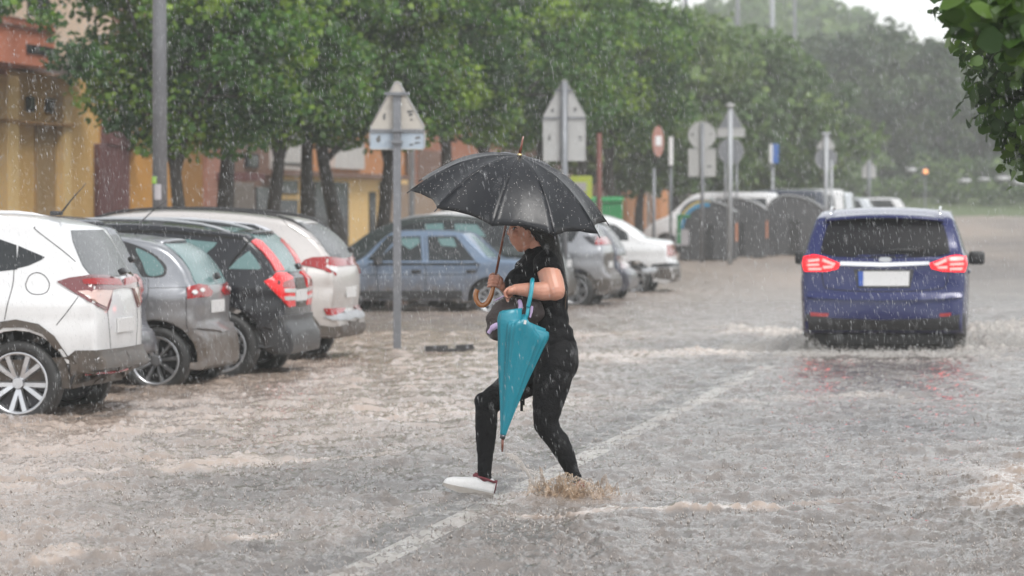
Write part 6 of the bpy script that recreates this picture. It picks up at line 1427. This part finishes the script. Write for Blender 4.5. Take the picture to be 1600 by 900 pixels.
# plain pole with bright cap in front of two backs
e, k, Z = signpost(1140.5, 101, 165, 'plain pale pole with a rounded cap in front of the bins', .062, M['galv_light'], name='pole', cat='pole'); bm = bmesh.new(); ball_mesh(bm, (0, 0, Z(165)), (.13, .13, .06), None, 12); bmobj('cap', bm, M['sign_back'], e, True)
e, k, Z = signpost(1142, 116, 172, 'sign post with triangle, strip and disc behind the plain pole', .05)
tri2 = plate('triangle_back', [(x, z + (Z(166) + Z(206)) / 2) for x, z in tri_pts(44 * k, 42 * k, .05)], M['galv'], e, .055); plate('strip_plate', rect_pts(43 * k, 13 * k, Z(207), .02), M['sign_back'], e, .05); plate('disc_back', circ_pts(20 * k, Z(236)), M['galv'], e, .055)
for sx_ in (-9, 9): bm = bmesh.new(); tube(bm, [(sx_ * k, 0, 0), (sx_ * k, 0, Z(250))], .035, 8); bmobj('leg', bm, M['galv'], e, True)
# red and white round sign turned edge-on
e, k, Z = signpost(1021.5, 92, 262, 'turned round no-entry style sign, red and white, left of the disc sign', .042)
pa = Matrix.Rotation(R(66), 3, 'Z'); M['sign_red'] = mat('faded_sign_red', (.36, .10, .07), .6, var=(4, (.38, .28, .24), .9)); M['sign_white'] = mat('sign_white', (.70, .70, .70), .45)
bm = bmesh.new(); bmesh.ops.create_cone(bm, cap_ends=True, segments=28, radius1=24 * k, radius2=24 * k, depth=.015, matrix=Matrix.Translation((.1, -.05, Z(221))) @ pa.to_4x4() @ Matrix.Rotation(R(90), 4, 'X')); d = bmobj('sign_disc', bm, M['sign_red'], e)
bm = bmesh.new(); box(bm, Vector((.1, -.05, Z(220))) + pa @ Vector((0, -.012, 0)), (24 * k, .006, 15 * k), pa); bmobj('white_bar', bm, M['sign_white'], d)
# thin white-topped edge-on plate
e, k, Z = signpost(1048, 98, 215, 'thin edge-on white sign on a slim pole between the round sign and the disc sign', .035); boxobj('edge_on_plate', (0, -.05, Z(236)), (6 * k, .5, 44 * k), M['sign_white'], e)
# red-brown pole
e, k, Z = signpost(936, 88, 208, 'dark red-brown pole in front of the trees right of the umbrella', .06, mat('rusty_pole', (.16, .06, .05), .7), name='pole', cat='pole')
# blue parking sign, edge-on
e, k, Z = signpost(1207, 128, 226, 'edge-on blue and white parking sign left of the blue car', .045, M['galv_light']); M['sign_blue'] = mat('sign_blue', (.03, .12, .42), .45)
b1 = boxobj('sign_board', (4 * k, -.05, Z(240)), (10 * k, .25, 30 * k), M['sign_blue'], e); boxobj('white_edge', (-3 * k, -.05, Z(240)), (5 * k, .27, 30 * k), M['sign_white'], b1)
# post in front of far van
e, k, Z = signpost(1290.5, 112, 208, 'pale sign post with triangle over disc seen from behind, left of the blue car roof', .062, M['galv_light']); plate('triangle_back', [(x, z + (Z(207) + Z(231)) / 2) for x, z in tri_pts(32 * k, 26 * k, .05)], M['sign_back'], e, .07); plate('disc_back', circ_pts(17 * k, Z(248)), M['galv'], e, .07)
boxobj('cap', (0, 0, Z(209)), (14 * k, .14, 4 * k), M['galv_light'], e, .02); bm = bmesh.new(); tube(bm, [(9 * k, .1, 0), (9 * k, .1, Z(250))], .04, 8); bmobj('leg', bm, M['galv_light'], e, True)
e, k, Z = signpost(1358, 170, 252, 'small far triangle sign above the distant silver car', .06); plate('triangle_back', [(x, z + (Z(246) + Z(278)) / 2) for x, z in tri_pts(28 * k, 32 * k, .10)], M['sign_back'], e, .07); plate('disc_back', circ_pts(11 * k, Z(266)), M['sign_back'], e, .08)
# lamp posts
def lamp_post(px, Y, r0, r1, H_, label, m, arm=True):
    p = at(px, 400, Y); z0 = GZ + float(zt(Y)); e = empty('lamp_post', (p.x, Y, z0), label=label, cat='lamp post'); bm = bmesh.new(); tube(bm, [(0, 0, 0), (0, 0, H_ * .5), (0, 0, H_)], [r0, (r0 + r1) / 2, r1], 18); bmobj('pole', bm, m, e, True)
    bm = bmesh.new(); tube(bm, spline([(0, 0, H_ - .1), (.1, 0, H_ + .35), (.9, 0, H_ + .55), (1.5, 0, H_ + .5)], 5), .045, 8); bmobj('arm', bm, m, e, True)
    bm = bmesh.new(); box(bm, (1.8, 0, H_ + .48), (.75, .28, .14), None, .05); bmobj('lamp_head', bm, M['galv_light'], e, True); return e
LP_M = mat('lamp_post_grey', (.17, .175, .19), .5, .4, var=(4, (.23, .235, .25), .6), bump=(25, .15))
e = lamp_post(250, 48, .098, .074, 9, 'thick grey lamp post at the left in front of the trees', LP_M)
k = 48 / F; zf = lambda py: at(250, py, 48).z - e.location.z
M['lime'] = mat('lime_sticker', (.30, .55, .06), .6); M['paper'] = mat('faded_paper', (.42, .40, .42), .7)
for nm, py0, py1, m_, x_ in (('sticker', 276, 287, M['lime'], -.055), ('poster_scrap', 288, 312, M['paper'], .01)):
    bm = bmesh.new(); z0, z1 = zf(py1), zf(py0); n = 6; a0, a1 = (R(150), R(210)) if nm == 'sticker' else (R(190), R(245)); ra = .099
    A = [bm.verts.new((ra * math.cos(a0 + (a1 - a0) * i / n + R(40)), ra * math.sin(a0 + (a1 - a0) * i / n + R(40)), z0)) for i in range(n + 1)]; B_ = [bm.verts.new((v.co.x, v.co.y, z1)) for v in A]
    for i in range(n): bm.faces.new((A[i], A[i + 1], B_[i + 1], B_[i]))
    bmobj(nm, bm, m_, e)
lamp_post(968, 150, .10, .08, 15, 'dark lamp post rising above the street trees, top centre', LP_M); lamp_post(1071, 175, .12, .09, 16, 'dark lamp post left of the trio, in front of the hazy hill', LP_M); lamp_post(1152, 190, .12, .09, 16, 'grey lamp post in front of the hazy hill, middle of the three', LP_M)
lamp_post(1206, 150, .11, .09, 15, 'pale tall pole in front of the hazy hill, left of the slimmest one', M['galv_light']); lamp_post(1241, 200, .10, .08, 17, 'slimmest pale pole in front of the hazy trees', M['galv'])

# ================================================================ BINS
M['bin'] = mat('dark_grey_bin_plastic', (.06, .062, .066), .5, 0, .4, .2, var=(3, (.09, .09, .095), .5)); M['bin_lid'] = mat('bin_lid_painted_sheen', (.30, .31, .32), .22, 0, .5, .5); M['bin_green'] = mat('green_bin_plastic', (.02, .22, .07), .5)  # pale grey of the lid paints in its wet reflection
M['orange_sticker'] = mat('orange_sticker', (.60, .22, .10), .6); M['mural_blue'] = mat('mural_blue', (.05, .24, .42), .5); M['mural_yellow'] = mat('mural_yellow', (.62, .48, .14), .5)
def bin_(px, Y, label, sc=1.0, mural=False):
    p = at(px, 400, Y); e = empty('rubbish_bin', (p.x, Y, GZ + float(zt(Y))), R(-6), label=label, cat='bin', group='dark rubbish bins beside the road')
    W_, D_, H_ = 1.55 * sc, 1.35, 1.72 * sc
    prof = [(-W_ / 2, .12), (-W_ / 2, H_ * .72), (-W_ * .40, H_ * .90), (-W_ * .22, H_), (0, H_ * 1.0), (W_ * .28, H_ * .93), (W_ * .5, H_ * .80), (W_ * .5, .12)]
    P = [(v.x, v.z) for v in spline([Vector((a, 0, b)) for a, b in prof[1:7]], 4)]; out = [prof[0]] + P + [prof[7]]
    bm = bmesh.new(); a = [bm.verts.new((x, -D_ / 2, z)) for x, z in out]; b = [bm.verts.new((x, D_ / 2, z)) for x, z in out]; bm.faces.new(a); bm.faces.new(b[::-1]); n = len(out)
    for i in range(n): bm.faces.new((a[i], a[(i + 1) % n], b[(i + 1) % n], b[i]))
    bmobj('container', bm, M['bin'], e)
    bm = bmesh.new(); L_ = [v for v in P if v[1] > H_ * .78]
    rows = [[bm.verts.new((x * 1.04, y, z + dz)) for y in (-D_ / 2 - .04, D_ / 2 + .04) for dz in (.005, .05)] for x, z in L_]
    for r0, r1 in zip(rows, rows[1:]):
        for q in ((0, 1), (1, 3), (3, 2), (2, 0)): bm.faces.new((r0[q[0]], r0[q[1]], r1[q[1]], r1[q[0]]))
    bm.faces.new([rows[0][i] for i in (0, 1, 3, 2)]); bm.faces.new([rows[-1][i] for i in (0, 1, 3, 2)]); bmobj('lid', bm, M['bin_lid'], e)
    boxobj('lifting_slot', (W_ * .02, -D_ / 2 - .01, H_ * .35), (.32, .03, H_ * .55), M['black_plastic'], e, .01); boxobj('side_rib', (W_ * .28, -D_ / 2 - .012, H_ * .40), (.05, .03, H_ * .6), M['bin'], e); boxobj('side_rib', (-W_ * .3, -D_ / 2 - .012, H_ * .40), (.05, .03, H_ * .6), M['bin'], e)
    boxobj('sticker', (W_ / 2 + .006, -.1, H_ * .50), (.012, .9, .50), M['orange_sticker'], e); boxobj('foot', (-W_ * .35, 0, .07), (.25, D_ * .9, .14), M['black_plastic'], e); boxobj('foot', (W_ * .35, 0, .07), (.25, D_ * .9, .14), M['black_plastic'], e)
    if mural:
        for nm, r0, r1, m_ in (('painted_band', .78, .92, M['mural_blue']), ('painted_band', .92, .99, M['mural_yellow'])):
            bm = bmesh.new(); A = []; n = 10
            for i in range(n + 1):
                t = R(175 - 95 * i / n); A.append([bm.verts.new((-.05 + W_ * .5 * r * math.cos(t), -D_ / 2 - .018, H_ * .52 + H_ * .50 * r * math.sin(t))) for r in (r0, r1)])
            for i in range(n): bm.faces.new((A[i][0], A[i][1], A[i + 1][1], A[i + 1][0]))
            bmobj(nm, bm, m_, e)
        boxobj('notice', (-W_ * .44, -D_ / 2 - .03, H_ * .42), (.36, .02, .44), M['paper'], e); boxobj('green_handle', (-W_ * .5, -D_ / 2 - .02, H_ * .55), (.10, .06, .8), M['bin_green'], e, .01); boxobj('green_latch', (-W_ * .42, -D_ / 2 - .02, H_ * .76), (.36, .05, .08), M['bin_green'], e, .01)
    return e
bin_(1107, 106, 'nearest dark rubbish bin with painted blue and yellow band', 1.0, True); bin_(1155, 110, 'second dark rubbish bin, behind the plain pale pole', 1.02); bin_(1241, 112, 'last dark rubbish bin, standing apart beside the dark van', 1.05)
# green bin and yellow box behind the white saloon
p = at(946, 400, 98); e = empty('recycling_bin', (p.x, 98, GZ + .1), label='green recycling bin behind the white cars, right of the umbrella', cat='bin'); k = 98 / F
boxobj('container', (0, 0, 1.0), (52 * k, 1.2, 1.45), M['bin_green'], e, .06); boxobj('lid', (0, 0, 1.80), (55 * k, 1.3, .14), mat('bright_green_lid', (.03, .30, .10), .4), e, .05)
p = at(908, 400, 96); e = empty('notice_board', (p.x, 96, GZ + .1), label='yellow-green notice board with pale poster right of the umbrella', cat='sign'); k = 96 / F
boxobj('board', (0, 0, CAM_H + (322 - 293) * k - GZ - .1), (34 * k, .12, 36 * k), mat('yellow_green_board', (.42, .50, .06), .5), e, .02); boxobj('poster', (-2 * k, -.07, CAM_H + (322 - 292) * k - GZ - .1), (20 * k, .02, 14 * k), M['paper'], e); boxobj('post', (0, .1, 1.0), (.10, .08, 2.0), M['galv'], e)
# black kerb stop lying in the flood
p = gnd(705, 549); e = empty('kerb_stop', (p.x, p.y, GZ), 0.0, label='black rubber wheel stop breaking the water left of the woman', cat='wheel stop'); k = p.y / F; M['stop'] = mat('black_rubber_stop', (.03, .03, .032), .5)
pts = [(-41, 0), (-41, 14), (-6, 15), (-5, 11), (6, 11), (7, 15), (34, 16), (41, 3), (41, 0)]; bm = bmesh.new(); a = [bm.verts.new((x * k, -.08, z * k * .62 + .0)) for x, z in pts]; b = [bm.verts.new((x * k, .08, z * k * .62)) for x, z in pts]; n = len(pts); bm.faces.new(a); bm.faces.new(b[::-1])
for i in range(n): bm.faces.new((a[i], a[(i + 1) % n], b[(i + 1) % n], b[i]))
bmesh.ops.scale(bm, vec=(1, 1, 2.3), verts=bm.verts); bmobj('rubber_block', bm, M['stop'], e)
for x in (-25, 25): bm = bmesh.new(); ball_mesh(bm, (x * k, -.08, .13), (.02, .01, .02), None, 8); bmobj('bolt', bm, M['galv'], e)
# ================================================================ RAIN, SPLASHES
def spindles(C_, d, ln, rad):
    """long thin drops: 3-sided spindles at C_ (n,3) along d (n,3)"""
    n = len(C_); up = np.array([0.3, 1.0, 0.1]); a = np.cross(d, up); a /= np.linalg.norm(a, axis=1)[:, None]; b = np.cross(d, a)
    P = [C_ + d * ln[:, None] * .5]
    for t in (0, 2.094, 4.189): P.append(C_ - d * (ln * .22)[:, None] + (a * math.cos(t) + b * math.sin(t)) * rad[:, None])
    P.append(C_ - d * ln[:, None] * .5); V = np.stack(P, 1).reshape(-1, 3); base = np.arange(n)[:, None] * 5
    T = np.concatenate([base + np.array(q) for q in ((0, 1, 2), (0, 2, 3), (0, 3, 1), (4, 2, 1), (4, 3, 2), (4, 1, 3))], 0); return V, T
r_ = np.random.default_rng(99)
def frustum_points(n, y0, y1, margin=1.3):
    u = r_.random(n); Y = (y0 ** 3 + u * (y1 ** 3 - y0 ** 3)) ** (1 / 3); X = r_.uniform(-.1333 * margin, .1333 * margin, n) * Y; Zc = CAM_H + r_.uniform(-.06, .060, n) * Y * margin
    k = Zc > .02; return np.stack([X, Y, Zc], 1)[k]
M['rain'] = mat('rain_drop', (.80, .82, .84), .15, 0, .8, alpha=.5)
P = np.concatenate([frustum_points(2600, 9, 17), frustum_points(28000, 17, 31), frustum_points(40000, 31, 60)]); n = len(P)
d = np.stack([r_.normal(.17, .05, n), r_.normal(0, .05, n), -np.ones(n)], 1); d /= np.linalg.norm(d, axis=1)[:, None]
ln = (.014 + .030 * r_.random(n) ** 1.6) * np.where(P[:, 1] > 31, 1.3, 1); rad = (.0006 + .0009 * r_.random(n) ** 2) * np.where(P[:, 1] > 31, 1.35, 1)
V, T = spindles(P, d, ln, rad); npmesh('rain', V, T, M['rain'], smooth=True, kind='stuff', label='heavy rain falling across the whole street', cat='rain')
# little jets and crowns where drops strike the water
M['splash'] = mat('drop_splash', (.40, .36, .33), .12, 0, .8, .0, alpha=.9)
n = 24000; u = r_.random(n); Y = 15.5 + 36 * u ** 1.15; X = r_.uniform(-.155, .155, n) * Y; hgt_ = r_.uniform(.006, .020, n) * (r_.random(n) ** .6 + .3); rd = r_.uniform(.003, .009, n)
C_ = np.stack([X, Y, hgt_ * .35], 1); dd = np.stack([r_.normal(0, .15, n), r_.normal(0, .15, n), -np.ones(n)], 1); dd /= np.linalg.norm(dd, axis=1)[:, None]
V, T = spindles(C_, dd * -1, hgt_ * 1.6, rd); npmesh('drop_jets', V, T, M['splash'], smooth=True, kind='stuff', label='tiny jets leaping where raindrops strike the flood', cat='splashes')
# water thrown up round the woman's rear foot
M['splash_brown'] = mat('brown_splash_water', (.46, .33, .22), .06, 0, .9, .0, alpha=.27)
M['splash_muddy'] = mat('muddy_drop', (.50, .38, .27), .1, 0, .8, 0, alpha=.5)
M['splash_clear'] = mat('clear_splash_water', (.60, .56, .52), .06, 0, .9, .0, alpha=.42)
def droplets(name, pts, rads, m, **k):
    bm = bmesh.new(); bmesh.ops.create_icosphere(bm, subdivisions=1, radius=1); v0 = np.array([v.co[:] for v in bm.verts]); f0 = np.array([[v.index for v in f.verts] for f in bm.faces]); bm.free()
    n = len(pts); V = (np.asarray(pts)[:, None, :] + v0[None] * np.asarray(rads)[:, None, None] * np.array([1, 1, 1.25])).reshape(-1, 3); T = (f0[None] + (np.arange(n) * len(v0))[:, None, None]).reshape(-1, 3)
    return npmesh(name, V, T, m, smooth=True, **k)
sp = empty('water_splash', pp(890, 775, -.1), label='brown water splashing up round her rear foot', cat='splash')
def ins(o): o.parent = sp; o.matrix_parent_inverse = Matrix.Translation(-Vector(sp.location)); return o
pts = []; rads = []
for i in range(3400):
    u_ = r_.normal(888, 29); top_ = 738 + 30 * min(1, abs(u_ - 885) / 60) ** 1.2; v_ = 786 - (786 - top_) * r_.random() ** .8; pts.append(pp(u_, v_, r_.uniform(-.35, .1))); rads.append(r_.uniform(.0015, .0062) * r_.uniform(.4, 1.1))
for i in range(420):
    t = r_.random(); u_ = 790 + 62 * t + r_.normal(0, 2 + 7 * t); v_ = 708 + 62 * t ** 1.25 + r_.normal(0, 1.5 + 9 * t); pts.append(pp(u_, v_, r_.uniform(-.25, -.1))); rads.append(r_.uniform(.0015, .0045))
for i in range(260): u_ = r_.uniform(915, 957); v_ = 783 - (36 * r_.random()) * (1 - (u_ - 915) / 60); pts.append(pp(u_, v_, r_.uniform(-.3, .1))); rads.append(r_.uniform(.002, .006))
for i in range(220): pts.append(pp(r_.uniform(770, 850), r_.uniform(770, 800), r_.uniform(-.3, 0))); rads.append(r_.uniform(.002, .005))
ins(droplets('splash_drops', pts[:2300], rads[:2300], M['splash_muddy'], kind='stuff')); ins(droplets('splash_drops', pts[2300:], rads[2300:], M['splash_clear'], kind='stuff'))
# ragged sheets
bm = bmesh.new()
for (u0, u1, vt, dep, lean) in ((852, 930, 752, -.28, -6), (862, 915, 757, -.40, -3), (880, 956, 750, .02, 12), (838, 880, 738, -.2, -18), (905, 957, 748, -.2, 16), (858, 905, 746, -.34, -8), (870, 948, 756, -.44, 6)):
    nU, nV = 26, 9; rows = []
    for i in range(nU + 1):
        s = i / nU; u_ = u0 + (u1 - u0) * s; env = math.sin(math.pi * s) ** .45 * (.55 + .45 * abs(math.sin(s * 9.3 + u0)) + .25 * math.sin(s * 31 + vt)); rows.append([])
        for j in range(nV + 1):
            t = j / nV; v_ = 786 - (786 - vt) * t * max(.15, env); rows[-1].append(bm.verts.new(pp(u_ + lean * t + 1.6 * math.sin(j * 1.7 + i * .9), v_, dep + .05 * math.sin(s * 12 + t * 5) - .04 * t)))
    for i in range(nU):
        for j in range(nV):
            if r_.random() > .06 + .30 * (j / nV): bm.faces.new((rows[i][j], rows[i + 1][j], rows[i + 1][j + 1], rows[i][j + 1]))
me = bpy.data.meshes.new('splash_sheet'); bm.to_mesh(me); bm.free(); me.polygons.foreach_set('use_smooth', [True] * len(me.polygons)); me.materials.append(M['splash_brown']); o = link('splash_sheet', me, None, kind='stuff'); s_ = o.modifiers.new('s', 'SOLIDIFY'); s_.thickness = .004; ins(o)
bm = bmesh.new()     # stringy ligaments running from the splash to the folded umbrella's tip
for off in (0, 1, 2, 3):
    P = spline([pp(789 + off, 708, -.28), pp(806 + off * 2, 720 - off, -.27), pp(822 + off * 3, 738 + 3 * off, -.26), pp(832 + off * 4, 756 + 4 * off, -.25), pp(846 + off * 6, 775, -.22)], 8); tube(bm, P, [.0012 + .0022 * abs(math.sin(i * .8 + off)) for i in range(len(P))], 6)
for off in (0, 1): P = spline([pp(812, 728, -.26), pp(830, 735 + 3 * off, -.25), pp(846, 741 + 4 * off, -.25), pp(855, 752 + 6 * off, -.25)], 6); tube(bm, P, [.002 + .0025 * abs(math.sin(i * .9 + off)) for i in range(len(P))], 6)
for i in range(46):      # thin arcs flung outwards
    dx_, vz, d0 = r_.normal(0, .30), r_.uniform(.55, 1.25), r_.uniform(-.3, .0); b0 = pp(888 + r_.normal(0, 16), 784, d0); T_ = vz / 9.8 * r_.uniform(.9, 1.9)
    tube(bm, [b0 + Vector((dx_ * 1.4 * t, r_.normal(0, .02) + d0 * .2 * t, vz * t - 4.9 * t * t)) for t in [T_ * (.35 + .65 * j / 8) for j in range(9)]], [.0008 + .0022 * abs(math.sin(j * 1.3 + i)) for j in range(9)], 5)
ins(bmobj('splash_strings', bm, M['splash_clear'], None, True, kind='stuff'))
# spray behind the blue car
M['spray'] = mat('white_spray', (.72, .70, .67), .4, 0, .5, alpha=.5)
sy_ = empty('wheel_spray', gnd(1385, 552), label='white spray and foam churned up by the blue car wheels', cat='spray')
pts = []; rads = []
def spray(u0, u1, v_base, hfun, n, Y, dY=.5, r0=.003, r1=.012):
    for _ in range(n):
        u_ = r_.uniform(u0, u1); h_ = hfun((u_ - u0) / (u1 - u0)); v_ = v_base - h_ * r_.random() ** 1.5; q = at(u_, v_, Y + r_.uniform(-dY, dY)); q.z = max(q.z, .0)
        pts.append(q); rads.append(r_.uniform(r0, r1))
spray(1235, 1290, 556, lambda s: 14 + 34 * math.exp(-((s - .45) / .22) ** 2), 900, 43.0, .3); spray(1470, 1535, 556, lambda s: 14 + 34 * math.exp(-((s - .5) / .2) ** 2), 900, 43.0, .3)
spray(1280, 1480, 556, lambda s: 5 + 7 * abs(math.sin(s * 11)), 500, 42.6, .3); spray(1515, 1650, 552, lambda s: 22 + 26 * abs(math.sin(s * 5)), 3200, 44.5, .8); spray(1130, 1255, 556, lambda s: 6 + 30 * s * s, 1900, 44.0, .8)
spray(1210, 1560, 562, lambda s: 8, 1800, 42.0, .4)
pa_ = np.array([p[:] for p in pts]); pa_ = np.repeat(pa_, 3, 0) + r_.normal(0, .03, (len(pa_) * 3, 3)); pa_[:, 2] = np.abs(pa_[:, 2]); ra_ = np.repeat(np.array(rads), 3) * .62; dd = r_.normal(size=pa_.shape); dd /= np.linalg.norm(dd, axis=1)[:, None]; V, T = spindles(pa_, dd, ra_ * r_.uniform(2, 6, len(ra_)), ra_); o = npmesh('spray_drops', V, T, M['spray'], smooth=True, kind='stuff'); o.parent = sy_; o.matrix_parent_inverse = Matrix.Translation(-Vector(sy_.location))
# drops bouncing off roofs and umbrella
M['bounce'] = M['spray']; pts = []; rads = []
for _ in range(900):
    k = r_.integers(0, NR * 40); th = r_.uniform(0, 6.28); rr_ = r_.random() ** .5; q = um(th, rr_) + ax * r_.uniform(.0, .02) ; pts.append(q); rads.append(r_.uniform(.0010, .0022))
o = droplets('umbrella_drops', pts, rads, M['spray'], kind='stuff'); inu(o, uroot)

# ================================================================ HAZE
hm = bpy.data.materials.new('rain_haze'); hm.use_nodes = True; nt = hm.node_tree; nt.nodes.clear(); out = nt.nodes.new('ShaderNodeOutputMaterial'); pv = nt.nodes.new('ShaderNodeVolumePrincipled')
pv.inputs['Color'].default_value = (.84, .87, .86, 1); pv.inputs['Density'].default_value = .0011; pv.inputs['Anisotropy'].default_value = .2; nt.links.new(pv.outputs[0], out.inputs['Volume'])
boxobj('haze', (0, 380, 28), (900, 1000, 60), hm, kind='stuff', label='pale rain haze filling the street', cat='haze')
